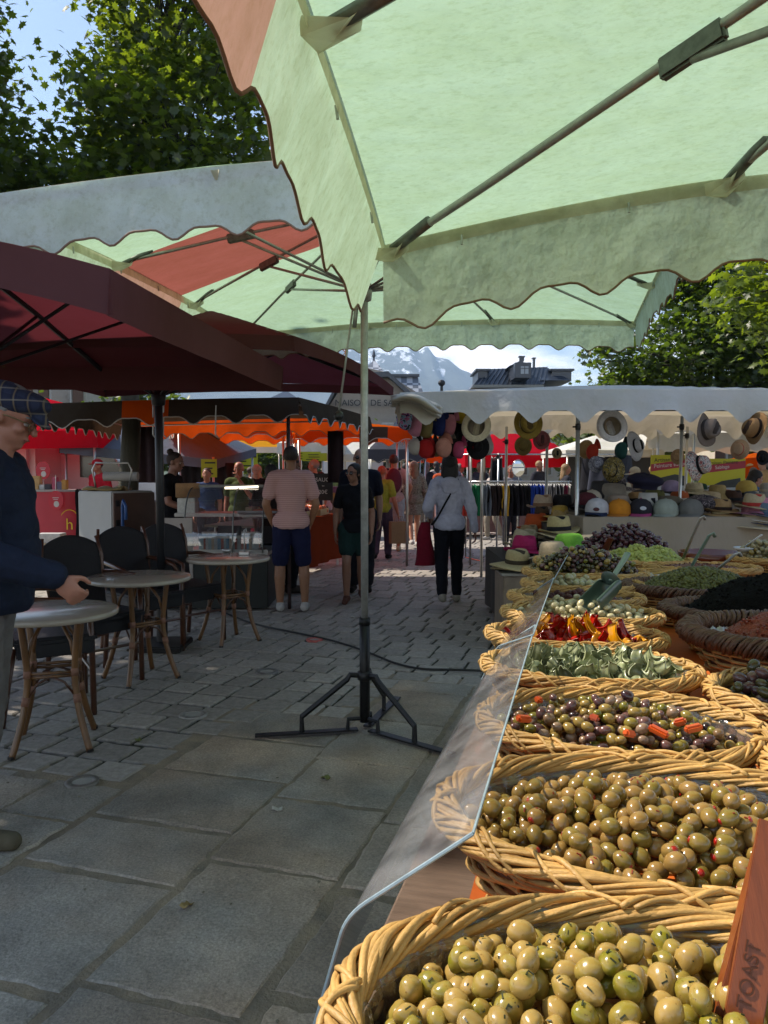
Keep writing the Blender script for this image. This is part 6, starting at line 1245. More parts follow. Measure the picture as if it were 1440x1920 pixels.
for i in range(6):
    w = (i % 3); back = i//3; loc = vt.location + Matrix.Rotation(vt.rotation_euler.z, 3, 'Z') @ Vector((-LL/2+.9+w*.62+back*.3, .25+back*.38, .822+back*.07)); hx, nm, rad = fills[i]
    cr = thing('vegetable_crate', 'shallow wooden crate of %s on the rust orange cloth' % nm, 'crate', loc, vt.rotation_euler.z+.1, 'vegetable crates')
    for (c_, d_, n_) in (((0, -.17, .055), (.52, .01, .09), 'slat'), ((0, .17, .055), (.52, .01, .09), 'slat'), ((-.26, 0, .055), (.01, .33, .09), 'slat'), ((.26, 0, .055), (.01, .33, .09), 'slat'), ((0, 0, .008), (.52, .33, .01), 'floor')): m = MB(); m.box(c_, d_, bev=.002); m.build(n_, M_CR, cr)
    m = MB()
    for _ in range(60): m.ell((rr.uniform(-.23, .23), rr.uniform(-.14, .14), .06+rr.uniform(0, .07)), (rad*rr.uniform(.8, 1.2), rad, rad), 1 if rad < .03 else 2, Euler((0, rr.uniform(-1, 1), rr.uniform(0, 3))).to_matrix())
    tag(m.build('vegetables', mat('veg '+hx, hx, .3, coat=.2, island=.3), None, smooth=True, loc=loc, rz=vt.rotation_euler.z), '%s heaped in their wooden crate' % nm, 'vegetables', None, 'stuff')
p = P(606, 913, 12.0); cb = thing('chalkboard', 'small black chalkboard with white writing behind the vegetable crates', 'sign', (p.x, p.y, p.z-.16)); m = MB(); m.box((0, 0, .16), (.30, .015, .42)); m.build('board', BLACKP, cb); text(cb, 'SAUCI', (0, -.01, .27), (pi/2, 0, 0), .085, mat('chalk', '#c8c8c4', .9), ext=.001); text(cb, '20€', (0, -.01, .08), (pi/2, 0, 0), .085, mat('chalk', '#000'), ext=.001); text(cb, 'au', (0, -.01, .18), (pi/2, 0, 0), .04, mat('chalk', '#000'), ext=.001)
m = MB(); m.tube([(0, .02, -.04), (0, .02, -1.05)], .012, 6); m.build('post', ALU, cb)
# yellow price placards in the background
for i, (px, py, w, h, d) in enumerate(((392, 878, .26, .30, 12.8), (425, 880, .35, .22, 17.5), (455, 865, .7, .34, 18), (565, 855, .9, .20, 18), (590, 857, .55, .18, 17.5))):
    p = P(px, py, d); t = thing('price_placard', 'yellow placard with black scribbled prices, number %s from the left in the market background' % ('one', 'two', 'three', 'four', 'five')[i], 'placard', p, 0, 'yellow price placards')
    m = MB(); m.box((0, 0, 0), (w, .01, h)); m.build('board', mat('yellow green card', '#a9ac1c', .6), t); m = MB(); rr = random.Random(i)
    for r_ in range(3): m.box((rr.uniform(-.1, .1)*w, -.008, h*(.3-.3*r_)), (w*rr.uniform(.4, .75), .004, h*.08))
    m.build('scribble', BLACKP, t); m = MB(); m.tube([(0, .02, 0), (0, .02, -p.z)], .012, 6); m.build('post', ALU, t)
# black stall back wall hanging
for (px, a_, b_, w, d, hx, lb) in ((629, 808, 905, .22, 10.8, '#2c1a1c', 'narrow dark brown curtain hanging at the right corner of the brown canopy'), (378, 868, 940, 1.2, 14.0, '#2a2426', 'dark curtain closing the tent behind the woman serving'), (268, 800, 905, .34, 10.6, '#3c2c30', 'purple brown cloth hanging beside the tree trunk')):
    a, b = P(px, a_, d), P(px, b_, d); m = MB(); m.grid(lambda u, v: Vector(((u-.5)*w, .03*sin(u*w*40), (a.z-b.z)*(1-v))), int(20+w*30), 4); o_ = m.build('curtain', felt(hx), None, smooth=True, loc=(a.x, d, b.z)); s_ = o_.modifiers.new('s', 'SOLIDIFY'); s_.thickness = .006; tag(o_, lb, 'curtain')
# ================================================================== PEOPLE
def remesh(o, vox, it=3):
    r_ = o.modifiers.new('merge', 'REMESH'); r_.mode = 'VOXEL'; r_.voxel_size = vox; r_.use_smooth_shade = True
    s_ = o.modifiers.new('soften', 'SMOOTH'); s_.factor = .5; s_.iterations = it
SK = {}
def skin(h): return mat('skin '+h, h, .5, var=.07, vscale=25, bump=.08, bscale=150, sub=.15)
def cl(h, var=.12): return mat('cloth '+h, h, 0.85, var=var, vscale=20, bump=.5, bscale=40, spec=.2)
DEF = dict(pel=(0, 0, .95), wai=(0, .005, 1.10), che=(0, .0, 1.29), nck=(0, -.005, 1.47), hd=(0, .02, 1.61),
           shL=(-.17, 0, 1.405), shR=(.17, 0, 1.405), elL=(-.225, -.03, 1.12), elR=(.225, -.03, 1.12), wrL=(-.23, .03, .88), wrR=(.23, .03, .88),
           hpL=(-.085, 0, .92), hpR=(.085, 0, .92), knL=(-.095, .02, .50), knR=(.095, .02, .50), anL=(-.10, -.02, .09), anR=(.10, -.02, .09))
def person(label, x, y, face, h, pose=None, sk='#a8745a', hair=('#2a1c16', 'short'), top=None, bottom=None, shoes='#b0aca6', build=1.0, vox=.011, look=0.0, nod=0.0, glasses=None, cap_=None, handcurl=.6, extra=None, eyes=True, footdir=None, group=None, belly=0.0, female=False):
    """face: heading of the local +y axis; pose overrides joints in a 1.75 m body"""
    J = {k: Vector(v) for k, v in DEF.items()}
    if female: J['shL'].x, J['shR'].x = -.15, .15
    for k, v in (pose or {}).items(): J[k] = Vector(v)
    s = h/1.77; t = thing('person', label, 'person', (x, y, 0), face, group); t.scale = (s, s, s); B = build
    m = MB(); W_ = B*(0.89 if female else .95)
    # torso
    spine = (J['che']-J['pel']).normalized(); yaw = J['shR']-J['shL']; xx = yaw.normalized(); zz = spine; yy = zz.cross(xx).normalized(); RT = Matrix((xx, yy, xx.cross(yy))).transposed()
    ls = .84 if (bottom and bottom[0] == 'long') else 1.0; as_ = .85 if (top and top[1] == 'long') else 1.0
    def tor(m, g=0.0, top=True):
        m.ell(J['pel'], (.155*W_*(1.06 if female else 1)+g, .112*B+g, .125+g*.5), 3, RT); m.ell(J['wai']+Vector((0, belly*.5, 0)), ((.128+belly*.5)*W_+g, .10*B+g+belly, .14), 3, RT)
        m.ell(J['che'], (.158*W_+g, .112*B+g, .17+g*.3), 3, RT)
        m.ell(lerp(J['che'], J['wai'], .5)+Vector((0, belly*.3, 0)), (.145*W_+g, .107*B+g+belly*.5, .16), 3, RT)
        m.cap(J['shL']-xx*-.02, .062+g, J['shR']-xx*.02, .062+g, 2)
        if female: m.ell(J['che']+yy*.075+xx*.07-zz*.04, .058+g, 2); m.ell(J['che']+yy*.075-xx*.07-zz*.04, .058+g, 2)
        m.ell(J['nck']-Vector((0, 0, .045)), (.095+g*.7, .062+g*.7, .05), 2, RT)
        for S in 'LR': m.cap(J['nck']-Vector((0, 0, .03)), .052+g*.6, lerp(J['nck']-Vector((0, 0, .02)), J['sh'+S], .8)+Vector((0, 0, .0)), .056+g*.6, 2)
    tor(m, 0)
    for S in 'LR':
        sg = -1 if S == 'L' else 1
        m.cap(J['sh'+S], .054*B*as_, J['el'+S], .040*B*as_); fa = lerp(J['el'+S], J['wr'+S], .3); m.cap(J['el'+S], .040*B*as_, fa, .041*B*as_); m.cap(fa, .041*B*as_, J['wr'+S], .026)
        kn, an, hp = J['kn'+S], J['an'+S], J['hp'+S]; m.cap(hp, .088*B*ls, kn, .056*B*ls); cf = lerp(kn, an, .33)-Vector((0, .014, 0)); m.cap(kn, .054*B*ls, cf, .057*B*ls); m.cap(cf, .057*B*ls, an, .036)
        fd = (footdir or {}).get(S, Vector((sg*.12, 1, 0))).normalized(); tz = (footdir or {}).get(S+'z', 0)
        heel = an+Vector((0, 0, -.045))-fd*.035; toe = an+Vector((0, 0, -.058+tz))+fd*.145; m.cap(heel, .036, toe, .028)
        # hand
        d = (J['wr'+S]-J['el'+S]).normalized(); hd = (pose or {}).get('hd'+S); d = Vector(hd).normalized() if hd else d
        side = d.cross(Vector((sg, 0, 0))); side = (d.cross(Vector((-sg, 0, 0)))).normalized() if abs(d.x) < .9 else Vector((0, 1, 0)); nrm = side.cross(d).normalized()*(-sg if True else 1)
        if nrm.x*sg > 0: nrm = -nrm
        w = J['wr'+S]; pm_ = w+d*.05; Mh = Matrix((side, nrm, d)).transposed(); m.ell(pm_, (.040, .017, .050), 2, Mh)
        for k in range(4):
            o_ = (k-1.5)*.0195; L_ = (.068, .078, .073, .058)[k]; b = w+d*.088+side*(-o_); c1 = handcurl*.75; d1 = (d*cos(c1)+nrm*sin(c1)).normalized(); e = b+d1*L_*.5; c2 = handcurl*1.9; d2 = (d*cos(c2)+nrm*sin(c2)).normalized(); m.cap(b, .0098, e, .0088, 1, 6); m.cap(e, .0088, e+d2*L_*.55, .0075, 1, 6)
        tb = w+d*.03+side*.030; m.cap(tb, .013, tb+(d*.6+side*.55+nrm*.35).normalized()*.045, .011, 1, 6); t2_ = tb+(d*.6+side*.55+nrm*.35).normalized()*.045; m.cap(t2_, .011, t2_+(d*.9+side*.1+nrm*.3).normalized()*.03, .009, 1, 6)
    hc = J['hd']; m.cap(J['nck']-Vector((0, 0, .03)), .055*B**.5, lerp(J['nck'], hc, .6), .052)
    RH = Matrix.Rotation(look, 3, 'Z') @ Matrix.Rotation(nod, 3, 'X'); hp_ = lambda v: hc+RH @ Vector(v)
    m.ell(hp_((0, -.008, .028)), (.074, .094, .090), 3, RH); m.ell(hp_((0, .022, -.045)), (.056, .066, .062), 3, RH); m.ell(hp_((0, .058, -.080)), (.030, .026, .024), 2, RH); m.ell(hp_((0, .068, .028)), (.052, .022, .016), 2, RH)
    m.cap(hp_((0, .086, .018)), .009, hp_((0, .106, -.022)), .0135, 1, 8); m.ell(hp_((0, .082, -.052)), (.022, .014, .011), 2, RH); m.ell(hp_((.038, .062, -.018)), .022, 2); m.ell(hp_((-.038, .062, -.018)), .022, 2)
    for sg in (-1, 1): m.ell(hp_((sg*.077, -.006, -.004)), (.011, .019, .032), 2, RH)
    body = m.build('body', skin(sk), t); remesh(body, vox, 2)
    if eyes:
        for sg in (-1, 1):
            e = MB(); e.ell(hp_((sg*.031, .0775, .006)), (.014, .010, .0085), 2, RH); eb = e.build('eye', mat('eye white', '#a8a09a', .3), t, smooth=True); e = MB(); e.ell(hp_((sg*.031, .0865, .006)), (.0058, .003, .0058), 2, RH); e.build('iris', mat('iris', '#1c130e', .2), eb, smooth=True)
            e = MB(); e.cap(hp_((sg*.016, .088, .030)), .0042, hp_((sg*.048, .074, .031)), .003, 1, 6); e.build('eyebrow', mat('hair '+hair[0], hair[0], .7), t, smooth=True)
        e = MB(); e.cap(hp_((-.018, .090, -.053)), .0042, hp_((.018, .090, -.053)), .0042, 1, 6); e.build('mouth', mat('lips', '#8a4038', .5), t, smooth=True)
    # hair
    hm = mat('hair '+hair[0], hair[0], .6, var=.35, vscale=60, bump=.8, bscale=160, stretch=(1, 1, .25)); hb = MB(); st = hair[1]
    if st == 'short': hb.ell(hp_((0, -.016, .038)), (.082, .098, .092), 3, RH); cut = -.01
    elif st == 'crew': hb.ell(hp_((0, -.016, .036)), (.079, .094, .089), 3, RH)
    elif st == 'full': hb.ell(hp_((0, -.018, .036)), (.094, .108, .100), 3, RH); hb.ell(hp_((0, -.060, -.03)), (.078, .055, .06), 3, RH)
    elif st == 'long': hb.ell(hp_((0, -.018, .036)), (.090, .105, .098), 3, RH); hb.cap(hp_((0, -.055, -.02)), .072, hp_((0, -.085, -.20)), .060, 3); hb.ell(hp_((0, -.07, -.12)), (.095, .05, .13), 3, RH)
    elif st == 'bob': hb.ell(hp_((0, -.018, .036)), (.092, .106, .098), 3, RH); hb.ell(hp_((0, -.05, -.07)), (.092, .062, .14), 3, RH); hb.cap(hp_((.075, -.02, 0)), .026, hp_((.082, -.03, -.16)), .020, 2); hb.cap(hp_((-.075, -.02, 0)), .026, hp_((-.082, -.03, -.16)), .020, 2)
    elif st == 'bun': hb.ell(hp_((0, -.018, .036)), (.080, .098, .092), 3, RH); hb.ell(hp_((0, -.085, .115)), .040, 3)
    elif st == 'rim': hb.ell(hp_((0, -.045, .0)), (.084, .062, .05), 3, RH)
    if st != 'bald' and hb.v:
        # keep the face free: carve everything in front of the hairline
        inv = RH.inverted(); nv = []
        for q in hb.v:
            v = inv @ (Vector(q)-hc); lim = .050 if v.z > .045 else (.014 if v.z > -.02 else -.004)
            if abs(v.x) > .060 and v.z < .045 and st not in ('bob', 'long'): lim = min(lim, -.002 if v.z < .02 else .03)
            if st in ('bob', 'long', 'full') and abs(v.x) > .062: lim = max(lim, .02)
            if v.y > lim: v.y = lim + (v.y-lim)*.08
            nn_ = mnoise.noise(v*60)*.004; v += v.normalized()*nn_; nv.append(tuple(hc+RH @ v))
        hb.v = nv; ho = hb.build('hair', hm, t, smooth=True); remesh(ho, max(.006, vox*.7), 1)
    if glasses:
        gm = mat('dark lens', '#0a0a0c', .1, coat=.5) if glasses == 'sun' else None
        for sg in (-1, 1):
            g_ = MB()
            if gm: g_.ell(hp_((sg*.033, .094, .007)), (.027, .006, .019), 2, RH)
            else: g_.tube([hp_((sg*.033+.024*cos(a*pi/8), .098, .006+.018*sin(a*pi/8))) for a in range(16)], .0016, 5, closed=True)
            g_.tube([hp_((sg*.055, .092, .012)), hp_((sg*.080, .03, .014)), hp_((sg*.080, -.01, .008))], .0024, 5); g_.build('glasses', gm or mat('gold frame', '#8a7a58', .3, .7), t, smooth=True)
    # clothes
    def garm(name, fn, col, v=None, it=3, disp=.006):
        mb = MB(); fn(mb); o = mb.build(name, col if not isinstance(col, str) else cl(col), t); remesh(o, v or vox*1.05, it)
        tx = bpy.data.textures.get('folds') or bpy.data.textures.new('folds', 'CLOUDS'); tx.noise_scale = .09; tx.noise_depth = 2
        d_ = o.modifiers.new('folds', 'DISPLACE'); d_.texture = tx; d_.strength = disp*3.6; d_.mid_level = .5; d_.texture_coords = 'LOCAL'; return o
    if top:
        col, slv, g = top[0], top[1], (top[2] if len(top) > 2 else .016)-.002
        def ft(mb):
            tor(mb, g)
            hz = J['pel'].z-.075; mb.ell(J['pel']+Vector((0, 0, -.01)), (.172*W_+g+.008, .128*B+g+.010+belly*.5, .16), 3, RT)
            mb.v = [(q[0], q[1], max(q[2], hz)) for q in mb.v]
            for S in 'LR':
                sh, el, wr = J['sh'+S], J['el'+S], J['wr'+S]
                if slv == 'short': mb.cap(sh, .060*B+g*.8, lerp(sh, el, .62), .056*B+g*.8)
                elif slv == 'long': mb.cap(sh, .058*B+g*.8, el, .046*B+g*.8); mb.cap(el, .046*B+g*.8, lerp(el, wr, .93), .034*B+g*.5)
                elif slv == 'sleeveless': mb.ell(sh, .058*B+g*.6, 2)
        garm('shirt', ft, col)
    if bottom:
        kind, col = bottom[0], bottom[1]; g = bottom[2] if len(bottom) > 2 else .014
        def fb(mb):
            mb.ell(J['pel']-Vector((0, 0, .02)), (.157*W_+g*.8, .115*B+g*.8, .105), 3, RT)
            if kind == 'dress' or kind == 'skirt':
                hem = bottom[3]; z1 = hem; c = (J['knL']+J['knR'])/2
                prof = [(.15*W_+g, J['pel'].z+.08), (.175*W_+g, J['pel'].z-.05), (.20*W_+g*1.6, (z1+J['pel'].z)/2), (.225*W_+g*2, z1), (.19, z1-.0), (.05, z1+.02)]
                mb.lathe(prof, n=36, sy=.74, wob=lambda q, a: Vector((q.x*(1+.035*sin(a*9)*(1 if q.z < J['pel'].z-.1 else 0)), q.y*(1+.04*sin(a*8+1)*(1 if q.z < J['pel'].z-.1 else 0)), q.z)), cap0=True, cap1=True); return
            for S in 'LR':
                hp, kn, an = J['hp'+S], J['kn'+S], J['an'+S]
                if kind == 'shorts': mb.cap(hp, .096*B+g, lerp(hp, kn, bottom[3] if len(bottom) > 3 else .85), .074*B+g)
                else: mb.cap(hp, .093*B+g*.8, kn, .062*B+g); mb.cap(kn, .062*B+g, lerp(kn, an, .93), .046*B+g*.9)
        garm('trousers' if kind == 'long' else ('shorts' if kind == 'shorts' else 'skirt'), fb, col)
    if shoes:
        for S in 'LR':
            sg = -1 if S == 'L' else 1; an = J['an'+S]; fd = (footdir or {}).get(S, Vector((sg*.12, 1, 0))).normalized(); tz = (footdir or {}).get(S+'z', 0)
            mb = MB(); mb.cap(an+Vector((0, 0, -.04))-fd*.04, .046, an+Vector((0, 0, -.055+tz))+fd*.15, .036); mb.cap(an+Vector((0, 0, -.02))-fd*.01, .045, an+Vector((0, 0, -.04))+fd*.06, .040)
            nv = []
            for q in mb.v:
                q = Vector(q); a_ = max(0, min(1, (q-an).dot(fd)/.15)); fl = an.z-.088+tz*a_; q.z = max(q.z, fl); nv.append(tuple(q))
            mb.v = nv; o = mb.build('shoe', cl(shoes), t); remesh(o, max(.007, vox*.8), 1)
    if cap_:
        kind, colm = cap_; mb = MB()
        if kind == 'flat': 
            mb.ell(hp_((0, .005, .066)), (.100, .122, .052), 3, RH @ Matrix.Rotation(radians(14), 3, 'X')); mb.ell(hp_((0, -.03, .07)), (.096, .095, .058), 3, RH); mb.ell(hp_((0, .112, .030)), (.066, .040, .010), 3, RH @ Matrix.Rotation(radians(-18), 3, 'X')); mb.cap(hp_((0, .07, .06)), .04, hp_((0, .115, .038)), .022, 2)
        elif kind == 'cap': mb.ell(hp_((0, -.012, .052)), (.088, .104, .078), 3, RH); mb.ell(hp_((0, .12, .035)), (.06, .055, .008), 3, RH)
        elif kind == 'straw': mb.ell(hp_((0, -.012, .070)), (.085, .100, .075), 3, RH); mb.lathe([(.05, .04), (.16, .03), (.18, .02), (.16, .018), (.05, .03)], c=hc, n=30, M=RH, cap0=True, cap1=True)
        o = mb.build('hat' if kind == 'straw' else 'cap', colm, t); remesh(o, .007, 2)
    if extra: extra(t, J, hp_)
    return t
def walk(f=1, amt=.16, lift=.0):
    """f=+1: right leg forward"""
    a = amt*f; return dict(knR=(.09, a*.9+.03, .505), anR=(.09, a, .09), knL=(-.09, -a*.35+.02, .50), anL=(-.09, -a*1.25-.04, .12))
# ---- man in the flat cap at the left edge
def plaid(name):
    m = bpy.data.materials.new(name); m.use_nodes = True; n, l = m.node_tree.nodes, m.node_tree.links; b = n['Principled BSDF']; b.inputs['Roughness'].default_value = .9
    t_ = n.new('ShaderNodeTexCoord'); prev = None; base = n.new('ShaderNodeRGB'); base.outputs[0].default_value = (*srgb('#2a3450'), 1); prev = base.outputs[0]
    for (rotz, sc, colh, thr, ax) in ((0, 22, '#1a2038', .1, 'X'), (pi/2, 22, '#1a2038', .1, 'Y'), (0, 22, '#8a7a5c', .93, 'Y'), (pi/2, 22, '#8f8a80', .93, 'Z')):
        sp_ = n.new('ShaderNodeSeparateXYZ'); l.new(t_.outputs['Object'], sp_.inputs[0]); mu = n.new('ShaderNodeMath'); mu.operation = 'MULTIPLY'; mu.inputs[1].default_value = sc*6.28; l.new(sp_.outputs[ax], mu.inputs[0]); si = n.new('ShaderNodeMath'); si.operation = 'SINE'; l.new(mu.outputs[0], si.inputs[0]); gt = n.new('ShaderNodeMath'); gt.operation = 'GREATER_THAN'; gt.inputs[1].default_value = thr; l.new(si.outputs[0], gt.inputs[0])
        mu2 = n.new('ShaderNodeMath'); mu2.operation = 'MULTIPLY'; mu2.inputs[1].default_value = .55; l.new(gt.outputs[0], mu2.inputs[0]); mx = n.new('ShaderNodeMix'); mx.data_type = 'RGBA'; l.new(mu2.outputs[0], mx.inputs[0]); l.new(prev, mx.inputs[6]); mx.inputs[7].default_value = (*srgb(colh), 1); prev = mx.outputs[2]
    l.new(prev, b.inputs['Base Color']); return m
ox, oy = P(-36, 900, 3.08).x, 3.08
person('elderly man in a blue plaid flat cap and navy jumper leaning over the nearest table', ox, oy, radians(-80), 1.90,
    pose=dict(pel=(0, -.03, .95), wai=(0, -.01, 1.10), che=(0, .03, 1.28), nck=(0, .05, 1.455), hd=(0, .105, 1.59), shL=(-.17, .04, 1.395), shR=(.18, .02, 1.385), elR=(.25, .07, 1.10), wrR=(.215, .31, 1.02), hdR=(-.1, .62, -.78), elL=(-.21, -.04, 1.12), wrL=(-.19, -.02, .87),
              hpR=(.085, -.03, .92), hpL=(-.085, -.03, .92), knR=(.10, .0, .50), anR=(.10, -.04, .09), knL=(-.10, -.05, .5), anL=(-.10, -.22, .09)),
    sk='#a87460', hair=('#7c7c7c', 'short'), top=('#1c2436', 'long', .032), bottom=('long', '#6a6664', .022), shoes='#5c5646', build=1.12, vox=.0065, nod=radians(-24), look=radians(-6), glasses='clear', cap_=('flat', plaid('plaid')), handcurl=.95, belly=.05)
# ---- man in pink striped shirt, from behind
def stripes(name, c1, c2, sc):
    m = bpy.data.materials.new(name); m.use_nodes = True; n, l = m.node_tree.nodes, m.node_tree.links; b = n['Principled BSDF']; b.inputs['Roughness'].default_value = .9
    t_ = n.new('ShaderNodeTexCoord'); w = n.new('ShaderNodeTexWave'); w.bands_direction = 'Z'; w.inputs['Scale'].default_value = sc; w.inputs['Distortion'].default_value = .4; l.new(t_.outputs['Object'], w.inputs[0]); r_ = n.new('ShaderNodeValToRGB'); r_.color_ramp.elements[0].color = (*srgb(c1), 1); r_.color_ramp.elements[1].color = (*srgb(c2), 1); l.new(w.outputs['Fac'], r_.inputs[0]); l.new(r_.outputs[0], b.inputs['Base Color']); return m
p = G(547, 1146); person('man seen from behind in a pink striped T-shirt, navy shorts and white trainers', p.x, p.y, radians(4), 1.79,
    pose=dict(elL=(-.26, -.03, 1.13), wrL=(-.20, .07, .92), elR=(.26, -.03, 1.13), wrR=(.20, .07, .92), knL=(-.12, .02, .5), anL=(-.12, -.02, .09), knR=(.13, .02, .5), anR=(.14, -.02, .09)), sk='#8f6448', hair=('#241a14', 'crew'),
    top=(stripes('pink stripes', '#bf9a94', '#a87e7a', 16), 'short', .022), bottom=('shorts', '#141836', .012, .90), shoes='#a8a5a0', build=1.05, vox=.009, eyes=False)
p = G(664, 1128); person('woman in sunglasses, black top and dark green shorts walking towards the camera', p.x, p.y, radians(180), 1.60, pose={**walk(1, .10), 'wrL': (-.22, .06, .86), 'wrR': (.23, .0, .86)}, sk='#8c6450', hair=('#17110f', 'full'), top=('#0b0c12', 'short', .014), bottom=('shorts', '#16302e', .026, .62), shoes='#5a3a30', female=True, build=1.03, vox=.009, look=radians(-38), glasses='sun')
p = P(676, 1100, 9.4); person('bald man in sunglasses and a navy T-shirt behind the woman in green shorts', p.x, p.y, radians(180), 1.80, pose=walk(-1, .10), sk='#96705c', hair=('#4a4440', 'bald'), top=('#0e1220', 'short', .02), bottom=('long', '#1c1e26', .02), shoes='#201c1a', build=1.12, vox=.010, glasses='sun', belly=.02)
def hood(t, J, hp_):
    mb = MB(); mb.ell((0, -.10, 1.40), (.12, .055, .085), 3); mb.ell((0, -.125, 1.33), (.085, .03, .05), 3); o = mb.build('hood', cl('#a2a4b4'), t); remesh(o, .01, 2)
    mb = MB(); pts = [Vector((.12, .02, 1.49)), Vector((.09, -.10, 1.42)), Vector((-.03, -.155, 1.22)), Vector((-.14, -.14, 1.02)), Vector((-.20, -.03, .93)), Vector((-.15, .12, 1.0)), Vector((.02, .15, 1.25)), Vector((.12, .09, 1.45))]; mb.tube(pts, .013, 8, closed=True, flat=(.5, 1.2)); mb.build('shoulder_strap', cl('#141418'), t, smooth=True)
p = G(842, 1134); hw_ = person('woman from behind in a pale grey hooded top with a strap across her back', p.x, p.y, radians(-4), 1.70, pose={**walk(1, .20), 'anL': (-.08, -.30, .17), 'knL': (-.09, -.04, .50), 'wrR': (.29, -.02, .86), 'elR': (.25, -.05, 1.12), 'elL': (-.25, -.06, 1.13), 'wrL': (-.235, .10, 1.02)}, sk='#6e4636', hair=('#0f0b0a', 'bob'), top=(cl('#a2a4b4'), 'long', .026), bottom=('long', '#0c0e16', .014), shoes='#8a867c', female=True, vox=.009, eyes=False, extra=hood, build=1.04)
bx_, by_ = p.x-.27, p.y+.04; bt = thing('tote_bag', 'dark red tote bag hanging from the arm of the woman in the grey hooded top', 'bag', (bx_, by_, 0), .2)
m = MB(); m.grid(lambda u, v: Vector(((.05+.065*(1-v)**.7)*cos(2*pi*u)+.01*sin(v*7), (.03+.05*(1-v)**.6)*sin(2*pi*u), .44+.48*v)), 28, 10); m.lathe([(.001, .44), (.115, .44)], n=28, sy=.65); m.build('body', cl('#6a0f22'), bt, smooth=True)
for s_ in (-1, 1): m = MB(); m.tube([(-.04, s_*.02, .92), (-.02, s_*.02, 1.02), (.02, s_*.02, 1.02), (.04, s_*.02, .92)], .006, 6); m.build('handle', cl('#a09080'), bt, smooth=True)
p = G(716, 1049); person('red haired woman in a yellow green T-shirt and mauve trousers carrying a paper bag', p.x, p.y, radians(-12), 1.60, pose={**walk(1, .12), 'wrR': (.30, .02, .84), 'elR': (.24, -.04, 1.10)}, sk='#a8644c', hair=('#a8482c', 'short'), top=('#8c8c30', 'short', .02), bottom=('long', '#4c3c4c', .022), shoes='#1a1618', female=True, build=1.08, vox=.012, eyes=False)
def paperbag(label, x, y, z, hx, s_=1.0, rz=.3):
    bt = thing('paper_bag', label, 'bag', (x, y, z), rz); m = MB(); m.box((0, 0, .19*s_), (.32*s_, .15*s_, .38*s_)); m.build('body', mat('kraft paper '+hx, hx, .8, var=.06, vscale=9), bt)
    for q in (-1, 1): m = MB(); m.tube([(-.06, q*.06, .38*s_), (-.045, q*.05, .47*s_), (.045, q*.05, .47*s_), (.06, q*.06, .38*s_)], .005, 6); m.build('handle', mat('kraft paper '+hx, '#000'), bt, smooth=True)
q = P(748, 1014, 12.75); paperbag('brown paper carrier bag held by the woman in the yellow green T-shirt', q.x, 12.75, q.z-.04, '#8a6a4c', .95)
def backpack(t, J, hp_):
    mb = MB(); mb.ell((0, -.19, 1.26), (.145, .085, .23), 3); mb.ell((0, -.25, 1.16), (.10, .04, .11), 3); o = mb.build('backpack', cl('#5c2430'), t); remesh(o, .012, 2)
    for s_ in (-1, 1): mb = MB(); mb.tube([(s_*.10, -.12, 1.46), (s_*.11, .02, 1.49), (s_*.12, .12, 1.38), (s_*.13, .10, 1.20), (s_*.14, -.06, 1.06)], .018, 6, flat=(1.2, .4)); mb.build('shoulder_strap', cl('#3a2028'), t, smooth=True)
p = P(738, 1030, 14.3); person('man with a maroon backpack, pale pink T-shirt and light shorts walking away', p.x, p.y, 0, 1.82, pose={**walk(-1, .12), 'elR': (.30, -.05, 1.16), 'wrR': (.24, .02, .95)}, sk='#a86c50', hair=('#3a1c14', 'short'), top=('#b88c84', 'short', .02), bottom=('shorts', '#96989c', .024, .85), shoes='#a8977c', build=1.08, vox=.013, eyes=False, extra=backpack)
p = G(776, 1026); person('woman with long blond hair in a short speckled beige dress and white trainers', p.x, p.y, radians(8), 1.70, pose={**walk(1, .13), 'anL': (-.09, -.26, .16)}, sk='#b07a60', hair=('#7c5a40', 'long'), top=(pattern('dress print', ['#6b6052', '#8a7c6a', '#4c443a', '#a09280'], 40), 'long', .03), bottom=('dress', pattern('dress print', ['#000']), .02, .66), shoes='#b8b5b0', female=True, vox=.013, eyes=False)
p = P(831, 1010, 17.0); person('distant man in an orange and white shirt left of the grey hooded woman', p.x, p.y, 0, 1.70, sk='#a87058', hair=('#1c1a1e', 'short'), top=('#b04c2a', 'short', .02), bottom=('long', '#3c4050', .02), vox=.016, eyes=False)
p = P(846, 1010, 18.5); person('distant grey haired man in a checked shirt near the grey hooded woman', p.x, p.y, 0, 1.76, sk='#a87058', hair=('#5c5650', 'short'), top=('#6c6c78', 'short', .02), bottom=('long', '#3c4050', .02), vox=.016, eyes=False)
# ---- left stall people
p = P(322, 900, 8.95); person('woman with her hair in a bun and a black T-shirt serving behind the deli counter', p.x, p.y, radians(-100), 1.74, pose=dict(hd=(0, .05, 1.61), elR=(.22, .06, 1.15), wrR=(.14, .27, 1.06), elL=(-.22, .06, 1.15), wrL=(-.12, .28, 1.06)), sk='#8c6250', hair=('#2a1a14', 'bun'), top=('#0d0d11', 'short', .014), bottom=('long', '#1a1412', .02), shoes='#201c1a', female=True, vox=.009, nod=radians(-10))
p = P(449, 905, 11.6); person('older man in an olive green T-shirt holding his hand to his mouth', p.x, p.y, radians(172), 1.66, pose=dict(elL=(-.24, .12, 1.16), wrL=(-.05, .16, 1.44), hdL=(.35, .1, .95)), sk='#a8644c', hair=('#8a6a5c', 'bald'), top=('#3f4a20', 'short', .02), bottom=('long', '#2c2a2c', .02), vox=.011, belly=.03)
